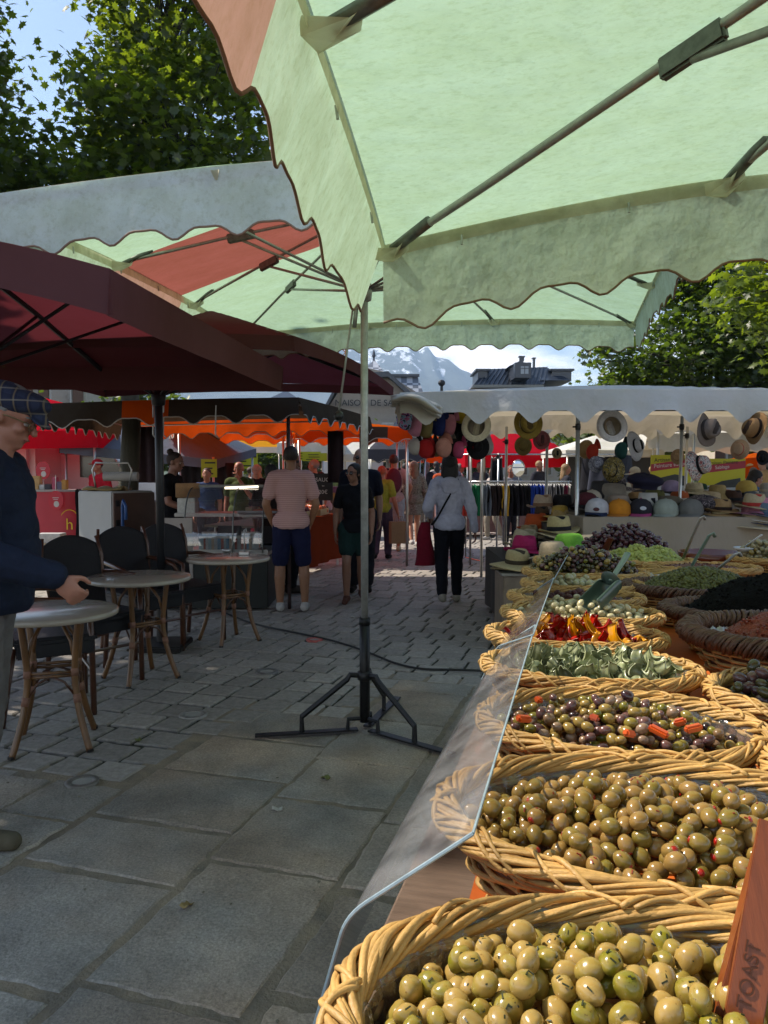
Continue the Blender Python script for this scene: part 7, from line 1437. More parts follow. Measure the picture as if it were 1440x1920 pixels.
p = P(482, 905, 13.2); person('blond woman in a pale cap and a black top in the background', p.x, p.y, radians(185), 1.62, sk='#b5846c', hair=('#b8a88c', 'long'), top=('#141418', 'short', .02), bottom=('long', '#a8304c', .02), female=True, vox=.014, cap_=('cap', cl('#9a968c')))
p = P(508, 905, 9.3); person('young man with dark hair half hidden at the left of the pink striped shirt', p.x, p.y, radians(-10), 1.60, sk='#7c5442', hair=('#1a1210', 'short'), top=('#2c1e1c', 'short', .02), bottom=('long', '#101014', .02), shoes='#4a3a30', vox=.011, eyes=False)
p = P(546, 905, 9.4); person('young man with glasses and a grey T-shirt looking down beyond the pink striped shirt', p.x, p.y, radians(-75), 1.70, sk='#7c5444', hair=('#140e0c', 'short'), top=('#5c5a4c', 'short', .02), bottom=('long', '#0e0e12', .02), shoes='#3a302a', vox=.010, nod=radians(-22), glasses='clear')
p = P(590, 905, 13.6); person('grey haired man in a navy shirt seen from the side near the white post', p.x, p.y, radians(75), 1.72, sk='#a87a64', hair=('#8a8a88', 'short'), top=('#1c2438', 'short', .02), bottom=('long', '#1c2030', .02), vox=.012)
p = P(610, 930, 14.4); person('dark haired woman in a white top bending near the chalkboard', p.x, p.y, radians(90), 1.52, pose=dict(hd=(0, .12, 1.58)), sk='#a87a64', hair=('#1c1416', 'bob'), top=('#a8a8b4', 'short', .02), bottom=('long', '#2c2c34', .02), female=True, vox=.013)
p = P(187, 905, 13.3); person('person in a red polo shirt and red cap behind the red counter', p.x, p.y, radians(150), 1.72, pose=dict(hd=(0, .05, 1.61)), sk='#a87058', hair=('#3a2420', 'short'), top=('#b81c2c', 'short', .02), bottom=('long', '#24242c', .02), vox=.013, cap_=('cap', cl('#a81c24')))
p = P(388, 905, 12.2); person('person in a blue and white top behind the woman serving', p.x, p.y, radians(180), 1.56, sk='#a87058', hair=('#3a2420', 'short'), top=('#2c4064', 'short', .02), bottom=('long', '#24242c', .02), vox=.014, eyes=False)
# ---- right side people
p = P(1394, 905, 9.9); person('dark haired woman in a bright blue top bending behind the hat stall at the right', p.x, p.y, radians(-80), 1.60, pose=dict(che=(0, .06, 1.27), nck=(0, .12, 1.42), hd=(0, .19, 1.53), shL=(-.15, .08, 1.36), shR=(.15, .08, 1.36)), sk='#9c6c58', hair=('#0f0b0e', 'long'), top=('#2a5c8c', 'long', .02), bottom=('long', '#24242c', .02), female=True, vox=.010, nod=radians(-20))
p = P(1190, 905, 10.6); person('red haired woman under a white straw hat with a black band behind the caps', p.x, p.y, radians(170), 1.56, sk='#a8644c', hair=('#7c3c24', 'long'), top=('#8c7a6c', 'short', .02), bottom=('long', '#24242c', .02), female=True, vox=.012, cap_=('straw', straw('#b5ae9c')))
p = P(958, 905, 14.6); person('man sitting low behind the clothes rail beside an oval mirror', p.x, p.y, radians(180), 1.62, sk='#9c6450', hair=('#5c4a40', 'short'), top=('#7c7c84', 'short', .02), bottom=('long', '#24242c', .02), vox=.013)
q = P(972, 878, 13.9); mi = thing('mirror', 'oval mirror on a stand behind the chrome clothes rail', 'mirror', (q.x, q.y, q.z)); m = MB(); m.lathe([(.001, -.003), (.11, -.003)], n=28, sy=1.35, M=Matrix.Rotation(radians(80), 3, 'X')); m.build('glass', mat('mirror glass', '#e8f0f4', .03, 1.0), mi); m = MB(); m.tube([(.112*cos(a*pi/14), 0, .15*sin(a*pi/14)) for a in range(28)], .008, 6, closed=True); m.build('frame', M_CH, mi, smooth=True); m = MB(); m.tube([(0, .02, -.15), (0, .02, -q.z)], .01, 6); m.build('stand', M_CH, mi)
p = P(1405, 905, 17.5); person('distant woman in a beige hat and blouse near the orange parasols', p.x, p.y, radians(180), 1.66, sk='#a8745c', hair=('#7c5c44', 'short'), top=('#a08a74', 'short', .02), bottom=('long', '#7c6c5c', .02), female=True, vox=.016, cap_=('straw', straw('#b5a888')), eyes=False)
# ================================================================== TREES
def leaf_mat(name, c, t, tf=.45):
    if name in _mats: return _mats[name]
    m = bpy.data.materials.new(name); m.use_nodes = True; n, l = m.node_tree.nodes, m.node_tree.links; n.clear(); out = n.new('ShaderNodeOutputMaterial')
    d = n.new('ShaderNodeBsdfDiffuse'); tr = n.new('ShaderNodeBsdfTranslucent'); gl = n.new('ShaderNodeBsdfGlossy'); gl.inputs['Roughness'].default_value = .45; a = n.new('ShaderNodeMixShader'); b = n.new('ShaderNodeMixShader'); a.inputs[0].default_value = tf; b.inputs[0].default_value = .05
    g = n.new('ShaderNodeNewGeometry'); 
    for sh, col in ((d, c), (tr, t)):
        r_ = n.new('ShaderNodeValToRGB'); e = r_.color_ramp.elements; cc = srgb(col); e[0].color = (cc[0]*.6, cc[1]*.65, cc[2]*.6, 1); e[1].color = (cc[0]*1.35, cc[1]*1.25, cc[2]*1.1, 1); l.new(g.outputs['Random Per Island'], r_.inputs[0]); l.new(r_.outputs[0], sh.inputs[0])
    l.new(d.outputs[0], a.inputs[1]); l.new(tr.outputs[0], a.inputs[2]); l.new(a.outputs[0], b.inputs[1]); l.new(gl.outputs[0], b.inputs[2]); l.new(b.outputs[0], out.inputs[0]); _mats[name] = m; return m
M_BARK = mat('mossy bark', '#4a4438', .9, var=.35, vscale=9, bump=1.0, bscale=30, col2='#33352a', stretch=(1, 1, .25))
MAPLE = [(0, -.5), (.12, -.30), (.42, -.38), (.34, -.12), (.60, .06), (.34, .14), (.26, .34), (.12, .24), (0, .62), (-.12, .24), (-.26, .34), (-.34, .14), (-.60, .06), (-.34, -.12), (-.42, -.38), (-.12, -.30)]
OVAL = [(0, -.5), (.3, -.2), (.28, .2), (0, .55), (-.28, .2), (-.3, -.2)]
def leaves(name, centers, size, shape, mt, parent, seed, droop=.7):
    rs = np.random.RandomState(seed); N = len(centers); k = len(shape); sh = np.array([(x, y, -.16*abs(x)-.10*y*y) for x, y in shape]+[(0, 0, .03)]); C = np.array(centers)
    yaw = rs.uniform(0, 2*pi, N); pit = rs.normal(.5*droop, .55, N); rol = rs.normal(0, .5, N); s_ = size*rs.uniform(.6, 1.25, N)
    cyw, syw, cp, sp_, cr, sr = np.cos(yaw), np.sin(yaw), np.cos(-pit), np.sin(-pit), np.cos(rol), np.sin(rol)
    V = np.repeat(sh[None], N, 0)*s_[:, None, None]; x, y, z = V[..., 0], V[..., 1], V[..., 2]
    x, z = x*cr[:, None]+z*sr[:, None], -x*sr[:, None]+z*cr[:, None]; y, z = y*cp[:, None]-z*sp_[:, None], y*sp_[:, None]+z*cp[:, None]; x, y = x*cyw[:, None]-y*syw[:, None], x*syw[:, None]+y*cyw[:, None]
    V = np.stack([x, y, z], -1)+C[:, None, :]; V = V.reshape(-1, 3)
    base = (np.arange(N)*(k+1))[:, None, None]; tri = np.array([[i, (i+1) % k, k] for i in range(k)])[None]; F = (base+tri).reshape(-1, 3)
    me = bpy.data.meshes.new(name); me.vertices.add(len(V)); me.vertices.foreach_set('co', V.ravel()); me.loops.add(F.size); me.loops.foreach_set('vertex_index', F.ravel()); me.polygons.add(len(F)); me.polygons.foreach_set('loop_start', np.arange(0, F.size, 3)); me.polygons.foreach_set('loop_total', np.full(len(F), 3)); me.update(calc_edges=True); me.materials.append(mt)
    o = bpy.data.objects.new(name, me); COL.objects.link(o); o.parent = parent; return o
def tree(label, x, y, trunk_r, h0, blobs, nleaf, size, mt, shape=MAPLE, seed=1, group='maple trees around the market', spread=.22, ground=0.0):
    t = thing('maple_tree' if shape is MAPLE else 'leafy_tree', label, 'tree', (x, y, ground), 0, group); rr = random.Random(seed); rs = np.random.RandomState(seed)
    m = MB(); top = Vector((0, 0, h0)); pts = [Vector((0.03*sin(i*1.3+seed), .03*cos(i*1.7), h0*i/7-.05)) for i in range(8)]; m.tube(pts, [trunk_r*(1.25 if i == 0 else 1-.04*i) for i in range(8)], 14)
    tk = m.build('trunk', M_BARK, t, smooth=True); lim = MB(); C = []; tot = sum(b[3]*b[4]*b[5] for b in blobs)
    for (bx, by, bz, rx, ry, rz) in blobs:
        c = Vector((bx-x, by-y, bz)); mid = lerp(top, c, .5)+Vector((rr.uniform(-.2, .2), rr.uniform(-.2, .2), .2)); lim.tube([top-Vector((0, 0, .3)), lerp(top, mid, .5), mid, c], [trunk_r*.55, trunk_r*.42, trunk_r*.28, trunk_r*.12], 8)
        ncl = max(10, int(nleaf*(rx*ry*rz/tot)/42)); 
        for i in range(ncl):
            d = Vector(rs.normal(size=3)).normalized(); q = rs.uniform(.35, 1.0)**.5; e = c+Vector((d.x*rx*q, d.y*ry*q, d.z*rz*q))
            if i % 3 == 0: lim.tube([lerp(mid, c, rr.uniform(.2, .9)), lerp(c, e, .6)+Vector((0, 0, -.05)), e], [trunk_r*.11, trunk_r*.07, trunk_r*.03], 5)
            n_ = int(42*rs.uniform(.5, 1.5)); P_ = rs.normal(size=(n_, 3))*np.array([spread, spread, spread*.62])+np.array(e); C.append(P_)
    lim.build('limbs', M_BARK, t, smooth=True); C = np.concatenate(C); leaves('crown', C, size, shape, mt, t, seed); return t
LM1 = leaf_mat('maple leaf', '#31451a', '#8ea626', .47); LM2 = leaf_mat('dark maple leaf', '#283c18', '#6e8c20', .44); LM3 = leaf_mat('far leaf', '#3c5224', '#6c8428')
q = P(243, 860, 10.0)
tree('big maple whose mossy trunk stands behind the white cooler, crown above the green canopy', q.x, 10.0, .14, 3.6, [(-3.2, 10.0, 4.6, 1.5, 1.3, .9), (-2.4, 9.8, 5.6, 1.2, 1.2, 1.1), (-3.2, 10.2, 6.0, .7, 1.1, .7), (-2.5, 10.0, 7.3, 1.1, 1.2, 1.0), (-2.5, 10.3, 8.6, 1.1, 1.2, .8), (-1.75, 9.9, 4.5, .8, .9, .7), (-3.9, 10.5, 4.0, 1.0, 1.0,   .6)], 26000, .108, LM1, seed=2)
tree('maple crown at the left edge of the picture', -6.4, 9.6, .16, 3.2, [(-5.6, 9.4, 5.6, .9, 1.2, 1.3), (-5.2, 9.4, 4.2, 1.3, 1.1, .8), (-5.8, 9.6, 7.4, .8, 1.2, 1.0), (-6.6, 9.6, 6.2, 1.4, 1.4, 1.6), (-4.5, 9.8, 3.9, .8, .9, .6), (-4.95, 9.4, 5.0, 1.0, 1.0, 1.0), (-5.5, 9.5, 6.6, .9, 1.0, .9), (-5.9, 9.3, 8.4, .9, 1.0, .9)], 27000, .108, LM1, seed=5)
tree('unseen maple added beyond the left edge to shade the cafe terrace', -6.6, 3.2, .17, 3.2, [(-5.7, 2.6, 5.0, 1.3, 1.5, .8), (-5.6, 4.5, 5.2, 1.3, 1.4, .9), (-6.2, 6.6, 5.0, 1.4, 1.4, .9), (-5.4, .9, 4.8, 1.3, 1.2, .8), (-6.4, 2.6, 6.4, 1.4, 2.0, .9), (-5.0, 3.2, 4.4, .8, 1.0, .5)], 12000, .19, LM2, seed=8)  # added out of view, only to throw shade on the terrace paving
tree('maple crown with bright leaves at the right edge above the hat stall', 6.2, 9.2, .15, 3.0, [(4.75, 8.9, 3.75, .85, .9, .75), (5.9, 9.2, 4.6, 1.2, 1.2, 1.0), (5.2, 9.0, 2.95, .7, .8, .35), (6.6, 9.2, 3.6, 1.1, 1.1, .8)], 13500, .108, LM1, seed=11)
tree('broad maple crown seen between the green canopy and the white hat stall', 7.4, 14.6, .2, 2.6, [(5.0, 14.2, 3.6, 1.25, 1.2, .75), (6.6, 14.4, 4.5, 1.6, 1.4, 1.1), (8.2, 14.6, 4.4, 1.6, 1.5, 1.3), (5.6, 14.6, 5.2, 1.0, 1.0, .8), (4.35, 14.2, 3.1, .7, .8, .45), (7.2, 14.4, 3.0, 2.0, 1.2, .5)], 25000, .11, LM2, seed=13)
rr = random.Random(21)
for i, (x, y, h, w, lb) in enumerate(((-15, 27, 6.0, 3.0, 'leafy tree far behind the red tent'), (-9.5, 30, 5.0, 2.6, 'leafy tree behind the grey blue tent'), (-4.2, 34, 3.6, 2.2, 'low leafy tree behind the orange canopies'), (-.6, 37, 3.4, 1.9, 'round tree left of the sign wall in the distance'), (3.6, 40, 3.3, 1.9, 'tree far behind the hanging caps'), (9.5, 32, 5.0, 2.4, 'dark tree behind the white hat stall'), (13.5, 27, 6.2, 2.8, 'tall dark tree behind the right part of the market'), (19, 30, 6.5, 3.2, 'wide tree at the right far behind the orange parasols'), (6.6, 21, 4.3, 1.6, 'dark tree just behind the far white canopy'))):
    tree(lb, x, y, .18, h*.35, [(x, y, h*.62, w*.8, w*.7, h*.28), (x-w*.5, y, h*.5, w*.5, w*.5, h*.2), (x+w*.5, y+.3, h*.52, w*.5, w*.5, h*.22), (x+.2, y, h*.82, w*.5, w*.5, h*.18)], 3600, .26, LM3, OVAL, 30+i, 'trees beyond the market', .34)
# ================================================================== BACKGROUND MARKET
def cs(x0, x1, y0, y1, z): return [(x0, y0, z), (x1, y0, z), (x1, y1, z), (x0, y1, z)]
GP = 'stall canopies farther back'
def X(px, d): return P(px, 900, d).x
canopy_simple('dark and white trimmed awning in front of the white truck', cs(X(690, 20), X(800, 20), 20, 23, P(0, 868, 20).z+.35), 2.75, M_DGR, M_DGR, None, arch=0, val=.28, amp=.04, pitch=.5, flare=(0,)*4, sag=0, ribs=1, trim_m=M_WTR)
canopy_simple('bright red awning behind the coloured clothes rail', cs(X(872, 19), X(1075, 19), 19, 22, P(0, 876, 19).z+.35), 2.7, M_RCN, M_RCN, None, arch=0, val=.35, amp=0, pitch=1, flare=(0,)*4, sag=0, ribs=1)
canopy_simple('low white awning stretching behind the walking people', cs(X(600, 23), X(760, 23), 23, 26, P(0, 880, 23).z+.45), 2.6, M_WHT, M_WHT, None, arch=0, val=.2, amp=0, pitch=1, flare=(0,)*4, sag=0, ribs=1)
canopy_simple('pale awning left of the white truck behind the vegetable table', cs(X(520, 21), X(640, 21), 21, 24, P(0, 858, 21).z+.4), 2.75, M_WHT, M_WHT, None, arch=0, val=.3, amp=0, pitch=1, flare=(0,)*4, sag=0, ribs=1)
canopy_simple('red and orange awning in the sun behind the blond woman', cs(X(770, 25), X(868, 25), 25, 28, P(0, 875, 25).z+.4), 2.7, M_ORG, M_RCN, lambda s, t_: 1 if s > .3 else 0, arch=0, val=.25, amp=0, pitch=1, flare=(0,)*4, sag=0, ribs=1)
canopy_simple('black awning with white edge in front of the dark stall at the right', cs(X(1060, 16.4), X(1245, 16.4), 16.4, 19, P(0, 858, 16.4).z+.16), 2.3, M_WHT, M_BLK, lambda s, t_: 0, arch=0, val=.14, amp=0, pitch=1, flare=(0,)*4, sag=0, ribs=1)
for i, (px, py, d) in enumerate(((1415, 872, 19), (1432, 893, 17), (1440, 886, 22))):
    q = P(px, py, d); t = thing('orange_parasol', 'orange parasol at the far right, %s of three' % ('highest', 'lowest and nearest', 'farthest')[i], 'parasol', (q.x, q.y, 0), 0, 'orange parasols at the far right'); m = MB(); m.lathe([(.001, q.z+.30), (.9, q.z+.08), (1.5, q.z-.10), (1.5, q.z-.22)], n=8); m.build('canopy', M_ORG, t); m = MB(); m.tube([(0, 0, 0), (0, 0, q.z+.3)], .025, 8); m.build('pole', METAL, t)
# dark stall wall and tables in the background
box_thing('stall_backdrop', 'black back wall of the dark stall at the right', 'wall', (X(1150, 18.8), 18.8, 1.05), (2.3, .06, 2.1), BLACKP)
for i, (px, d, w, h, hx, lb) in enumerate(((600, 16.5, 2.4, .85, '#5c4a3c', 'trestle table with brown cloth behind the chalkboard'), (430, 15.5, 2.6, .9, '#3c4430', 'green covered table under the yellow placards'), (820, 22, 3.0, .8, '#8a8480', 'pale table far down the aisle'), (930, 17.2, 2.6, .85, '#7c5c58', 'pink covered table behind the clothes rail'), (1330, 12.6, 2.6, .8, '#9a948c', 'white covered table behind the yellow posters'), (300, 14.4, 1.4, .9, '#6c5c54', 'covered table under the grey blue tent'), (700, 24, 3.0, .9, '#5c5c60', 'grey table in front of the white truck'))):
    cloth_table('market_table', lb, X(px, d)-w/2, X(px, d)+w/2, d, d+.8, h, h-.12, felt(hx), .02, cat='table', seed=i+3)
rr = random.Random(14)
for i in range(26):
    px, d, z0 = [(600, 16.7, .86), (430, 15.7, .91), (820, 22.2, .81), (930, 17.4, .86), (700, 24.2, .91), (1330, 12.8, .81)][i % 6]; hx = ['#7c3a2c', '#b0a890', '#3c5c7c', '#a8a8a8', '#8a6a2c', '#5c2c4c'][rr.randrange(6)]; h = rr.uniform(.12, .3); w = rr.uniform(.15, .4)
    box_thing('goods_box', '%s box of goods on a far market table' % {'#7c3a2c': 'brown red', '#b0a890': 'cream', '#3c5c7c': 'blue', '#a8a8a8': 'grey', '#8a6a2c': 'ochre', '#5c2c4c': 'purple'}[hx], 'box', (X(px, d)+rr.uniform(-1.1, 1.1), d+rr.uniform(0, .3), z0+h/2), (w, .2, h), mat('pack '+hx, hx, .5, var=.3, vscale=20), rr.uniform(-.3, .3), '%s goods boxes on far tables' % hx[1:3])
# white truck
tw = thing('white_truck', 'white lorry with a louvred body behind the man in sunglasses', 'truck', (X(662, 27), 27, 0)); WT = mat('white vehicle paint', '#c4c8cc', .35, coat=.3); zt_ = P(0, 832, 27).z
m = MB(); m.box((0, 1.5, (zt_+.7)/2), (2.1, 4.2, zt_-.7), bev=.06); m.build('body', WT, tw); m = MB()
for r_ in range(3):
    for c_ in range(2): m.box((-.5+c_*.95, -.61, zt_-.25-.17*r_), (.8, .02, .07))
m.build('louvres', BLACKP, tw)
for s_ in (-1, 1):
    for q in (0, 3): m = MB(); m.tube([(s_*.85-.1, q, .42), (s_*.85+.1, q, .42)], .42, 24); m.build('wheel', BLACKP, tw)
# van behind the red tent
vn = thing('white_van', 'white van parked under the red tent with its door mirror showing', 'van', (X(70, 16.2), 16.2, 0)); m = MB(); m.box((-.6, 1.0, 1.25), (2.2, 4.6, 1.9), bev=.12); m.prism([(-1.2, .5), (.35, .5), (.35, 1.2), (-.15, 2.1), (-1.2, 2.2)], -1.0, 1.0, M=Matrix(((1, 0, 0), (0, 0, 1), (0, 1, 0))), c=(1.6, 1.0, 0)); m.build('body', WT, vn)
m = MB(); m.prism([(-.7, 1.35), (.25, 1.3), (-.12, 2.0), (-.7, 2.05)], -1.01, -.99, M=Matrix(((1, 0, 0), (0, 0, 1), (0, 1, 0))), c=(1.6, 1.0, 0)); m.build('window', mat('green tinted glass', '#1c2c28', .1, coat=.5), vn); m = MB(); m.box((1.95, -.15, 1.5), (.14, .2, .3), bev=.04); m.build('mirror', BLACKP, vn)
for q in (-.5, 2.6):
    for s_ in (-1, 1): m = MB(); m.tube([(-.6 if q < 0 else 1.3, 1+s_*.95-.1, .35), (-.6 if q < 0 else 1.3, 1+s_*.95+.1, .35)], .35, 24); m.build('wheel', BLACKP, vn)
# distant people
rr = random.Random(33); pcol = ['#8c2c2c', '#2c4c7c', '#a8a8a8', '#2c2c34', '#6c7c4c', '#b08c5c', '#b0a49c']; pn = ['dark red', 'blue', 'white', 'black', 'green', 'ochre', 'cream']
spots = [(632, 19.5), (760, 19), (800, 21), (818, 24), (862, 20), (900, 19), (925, 16.5), (1010, 18.5), (1060, 16.2), (1225, 14.2), (1300, 14.8), (1412, 15.5), (1430, 14.4), (560, 18.6), (470, 16.9), (405, 17.2), (360, 16), (250, 17.5)]
for i, (px, d) in enumerate(spots):
    c_ = rr.randrange(7); q = P(px, 900, d); person('distant shopper in a %s top, %s' % (pn[c_], ['left of the white lorry', 'beside the backpack man', 'behind the blond woman', 'far down the aisle', 'behind the hooded woman', 'left behind the clothes rail', 'behind the black garments', 'behind the mustard garments', 'behind the blue garments', 'behind the left yellow poster', 'between the yellow posters', 'right of the yellow posters', 'at the right picture edge', 'behind the pink shirt man', 'under the yellow placards', 'left of the placards', 'behind the serving woman', 'behind the tree trunk'][i]), q.x, q.y, rr.uniform(0, 6.28), rr.uniform(1.58, 1.8), pose=walk(rr.choice((-1, 1)), .1), sk=rr.choice(('#a87058', '#8c5c48', '#b08068')), hair=(rr.choice(('#1c1614', '#4a3424', '#6c6460', '#8a6c48')), rr.choice(('short', 'full', 'long'))), top=(pcol[c_], 'short', .02), bottom=('long', rr.choice(('#22242c', '#4c5464', '#8a8274')), .02), vox=.02, eyes=False, female=rr.random() < .5)
# lamp post and street bits
lp = thing('lamp_post', 'thin grey street post left of the hanging caps', 'lamp post', (X(727, 22), 22, 0)); m = MB(); m.tube([(0, 0, 0), (0, 0, P(0, 800, 22).z)], .06, 10); m.build('post', METAL, lp); m = MB(); m.box((.0, 0, P(0, 795, 22).z), (.35, .2, .08), bev=.02); m.build('lamp_head', METAL, lp)
# ================================================================== BUILDINGS
def plaster(h): return mat('plaster '+h, h, .85, var=.08, vscale=1.2, bump=.15, bscale=20)
def rooftile(name, c1, c2, sx, sy):
    m = bpy.data.materials.new(name); m.use_nodes = True; n, l = m.node_tree.nodes, m.node_tree.links; b = n['Principled BSDF']; b.inputs['Roughness'].default_value = .5; t_ = n.new('ShaderNodeTexCoord'); mp_ = n.new('ShaderNodeMapping'); mp_.inputs['Scale'].default_value = (sx, sx, sy); l.new(t_.outputs['Object'], mp_.inputs[0])
    v = n.new('ShaderNodeTexChecker'); v.inputs['Scale'].default_value = 1; v.inputs[1].default_value = (*srgb(c1), 1); v.inputs[2].default_value = (*srgb(c2), 1); l.new(mp_.outputs[0], v.inputs[0]); l.new(v.outputs[0], b.inputs['Base Color']); return m
def house(label, x0, x1, y, depth, h, roof_h, wall, roofm, over=.5, ridge=None, flat=False, rows=(), wins=4, rzh=0.0, name='building', shut=None, roof_in=.0):
    cx, w = (x0+x1)/2, x1-x0; t = thing(name, label, 'building', (cx, y+depth/2, 0), rzh); m = MB(); m.box((0, 0, h/2), (w, depth, h)); wl_ = m.build('wall', wall, t)
    a, b = w/2+over, depth/2+over; ri = ridge if ridge is not None else max(0, a-b); z0, z1 = h, h+roof_h; m = MB()
    if flat: m.box((0, 0, h+.12), (2*a, 2*b, .25))
    else: m.add([(-a, -b, z0), (a, -b, z0), (a, b, z0), (-a, b, z0), (-ri, 0, z1), (ri, 0, z1), (-a, -b, z0-.18), (a, -b, z0-.18), (a, b, z0-.18), (-a, b, z0-.18)], [[0, 1, 5, 4], [1, 2, 5], [2, 3, 4, 5], [3, 0, 4], [6, 7, 1, 0], [7, 8, 2, 1], [8, 9, 3, 2], [9, 6, 0, 3], [9, 8, 7, 6]])
    rf = m.build('roof', roofm, t)
    for zr_ in rows:
        for i in range(wins):
            xx_ = -w/2+w*(i+.5)/wins; f = MB(); f.box((xx_, -depth/2-.03, zr_), (.95, .08, 1.3)); fo = f.build('window', mat('pale window frame', '#b0aca4', .5), t); g_ = MB(); g_.box((xx_, -depth/2-.075, zr_), (.78, .02, 1.12)); g_.build('pane', mat('dark window glass', '#1c242c', .12, spec=.8), fo)
            if shut:
                for s_ in (-1, 1): g_ = MB(); g_.box((xx_+s_*.75, -depth/2-.04, zr_), (.45, .05, 1.3)); g_.build('shutter', shut, t)
    return t, rf
# hall with the lettered gable
d = 42.0; xl, xr = P(602, 700, d).x, P(860, 700, d).x; zE = P(0, 722, d).z; zT = P(0, 648, d).z
RT_ = rooftile('chequered roof tiles', '#a4a8b0', '#5c626c', 3.2, 3.2); SL = mat('dark slate roof', '#2c3440', .35, var=.15, vscale=6, bump=.2, spec=.6)
gable = thing('village_hall', 'beige hall with a lettered gable wall and chequered pointed roofs', 'building', ((xl+xr)/2, d+5, 0)); w = xr-xl; zG = P(0, 728, d).z
m = MB(); hw2 = w/2; m.prism([(-hw2, 0), (hw2, 0), (hw2, zG-1.6), (-hw2*.1, zG+.9), (-hw2*.38, zG+1.15), (-hw2*.75, zG-.2), (-hw2, zG-1.6)], 5, -5, M=Matrix(((1, 0, 0), (0, 0, 1), (0, 1, 0)))); m.build('wall', plaster('#9c9184'), gable)
def px_l(px, py, dy=0): q = P(px, py, d+dy); return Vector((q.x-gable.location.x, q.y-gable.location.y, q.z))
m = MB(); pts = [px_l(604, 780, -.6), px_l(640, 712, -.6), px_l(728, 706, -.6), px_l(800, 772, -.6)]
for i in range(3): a, b = pts[i], pts[i+1]; m.add([a, b, b+Vector((0, 11, 0)), a+Vector((0, 11, 0)), a+Vector((0, 0, .28)), b+Vector((0, 0, .28)), b+Vector((0, 11, .28)), a+Vector((0, 11, .28))], [[0, 3, 2, 1], [4, 5, 6, 7], [0, 1, 5, 4], [1, 2, 6, 5], [2, 3, 7, 6], [3, 0, 4, 7]])
m.build('roof', SL, gable)
def pyr(pl, pr, pbm, pa, dep): a, b = px_l(pl, pbm, 1), px_l(pr, pbm, 1); c = px_l((pl+pr)/2+4, pa, 1+dep/2); m = MB(); m.add([a, b, b+Vector((0, dep, 0)), a+Vector((0, dep, 0)), c], [[0, 1, 4], [1, 2, 4], [2, 3, 4], [3, 0, 4], [3, 2, 1, 0]]); return m
pr_ = pyr(664, 732, 712, 674, 4).build('turret_roof', RT_, gable); m = MB(); c = px_l(701, 676, 3); m.lathe([(.09, 0), (.05, .25), (.12, .35), (.01, .75)], c=c-Vector((0, 0, .1)), n=10); m.build('finial', SL, pr_)
m = MB(); a, b, c, e = px_l(737, 706, 1), px_l(783, 706, 1), px_l(798, 748, 0), px_l(742, 748, 0); m.add([a, b, c, e]+[q+Vector((0, 5, 0)) for q in (a, b, c, e)], [[3, 2, 1, 0], [4, 5, 6, 7], [0, 1, 5, 4], [1, 2, 6, 5], [2, 3, 7, 6], [3, 0, 4, 7]]); m.build('side_roof', RT_, gable); m = MB(); m.box(lerp(px_l(735, 704, .9), px_l(785, 704, .9), .5), (1.55, .2, .14)); m.build('ridge', SL, gable)
text(gable, 'MAISON DE SAINT-GERVAIS', px_l(697, 756, -.3)+Vector((1.05, 4.9-0, 0))*0+Vector((.95, -.06, 0)), (pi/2, 0, 0), .46, mat('black wall letters', '#1c1a18', .6), ext=.03, sx=1.02)
# slate mansard building with dormer
d2 = 50.0
def Q(px, py, dy=0): q = P(px, py, d2+dy); return q
bd = thing('slate_building', 'house with a dark slate mansard roof, central dormer and chimneys', 'building', (Q(975, 0).x, d2+4, 0)); oo2 = bd.location
L2 = lambda px, py, dy=0: Q(px, py, dy)-oo2
m = MB(); a, b = L2(892, 726), L2(1066, 722); m.box(((a.x+b.x)/2, 0, a.z/2), (b.x-a.x-.2, 7.4, a.z)); m.build('wall', plaster('#8f8478'), bd)
def slab(m, q, dep): m.add(list(q)+[v+Vector((0, dep, 0)) for v in q], [[3, 2, 1, 0], [4, 5, 6, 7], [0, 1, 5, 4], [1, 2, 6, 5], [2, 3, 7, 6], [3, 0, 4, 7]])
m = MB(); slab(m, (L2(912, 692, 1.2), L2(1026, 688, 1.2), L2(1020, 720, -.2), L2(885, 726, -.2)), 6); slab(m, (L2(1020, 690, 1.4), L2(1028, 690, 1.4), L2(1070, 713, 0), L2(1012, 713, 0)), 5.5)
rf = m.build('roof', SL, bd); m = MB()
for k in range(16): u = k/15; m.tube([lerp(L2(912, 692, 1.15), L2(1026, 688, 1.15), u), lerp(L2(885, 726, -.28), L2(1020, 720, -.28), u)], .035, 5)
m.build('standing_seams', SL, rf); m = MB(); m.box(lerp(L2(885, 727, -.4), L2(1020, 722, -.4), .5), ((L2(1020, 0).x-L2(885, 0).x), .35, .18)); m.build('gutter', DMETAL_G, rf)
m = MB(); c0, c1 = L2(960, 712, -.5), L2(990, 684, -.5); m.box(((c0.x+c1.x)/2, .2+c0.y, (c0.z+c1.z)/2), (c1.x-c0.x, 2.6, c1.z-c0.z)); e1, e2, e3 = L2(955, 686, -.8), L2(995, 686, -.8), L2(976, 676, -.8); m.add([e1, e2, e3]+[v+Vector((0, 3, 0)) for v in (e1, e2, e3)], [[0, 1, 2], [5, 4, 3], [0, 3, 4, 1], [1, 4, 5, 2], [2, 5, 3, 0]]); dm = m.build('dormer', SL, bd)
m = MB(); w0, w1 = L2(968, 707), L2(982, 693); m.box(((w0.x+w1.x)/2, c0.y-1.12, (w0.z+w1.z)/2), (w1.x-w0.x, .06, w1.z-w0.z)); wn_ = m.build('window', mat('grey window', '#8a949c', .2), dm); m = MB(); m.box(((w0.x+w1.x)/2, c0.y-1.16, (w0.z+w1.z)/2), (.04, .03, w1.z-w0.z)); m.box(((w0.x+w1.x)/2, c0.y-1.16, (w0.z+w1.z)/2+.1), (w1.x-w0.x, .03, .04)); m.build('frame', SL, wn_)
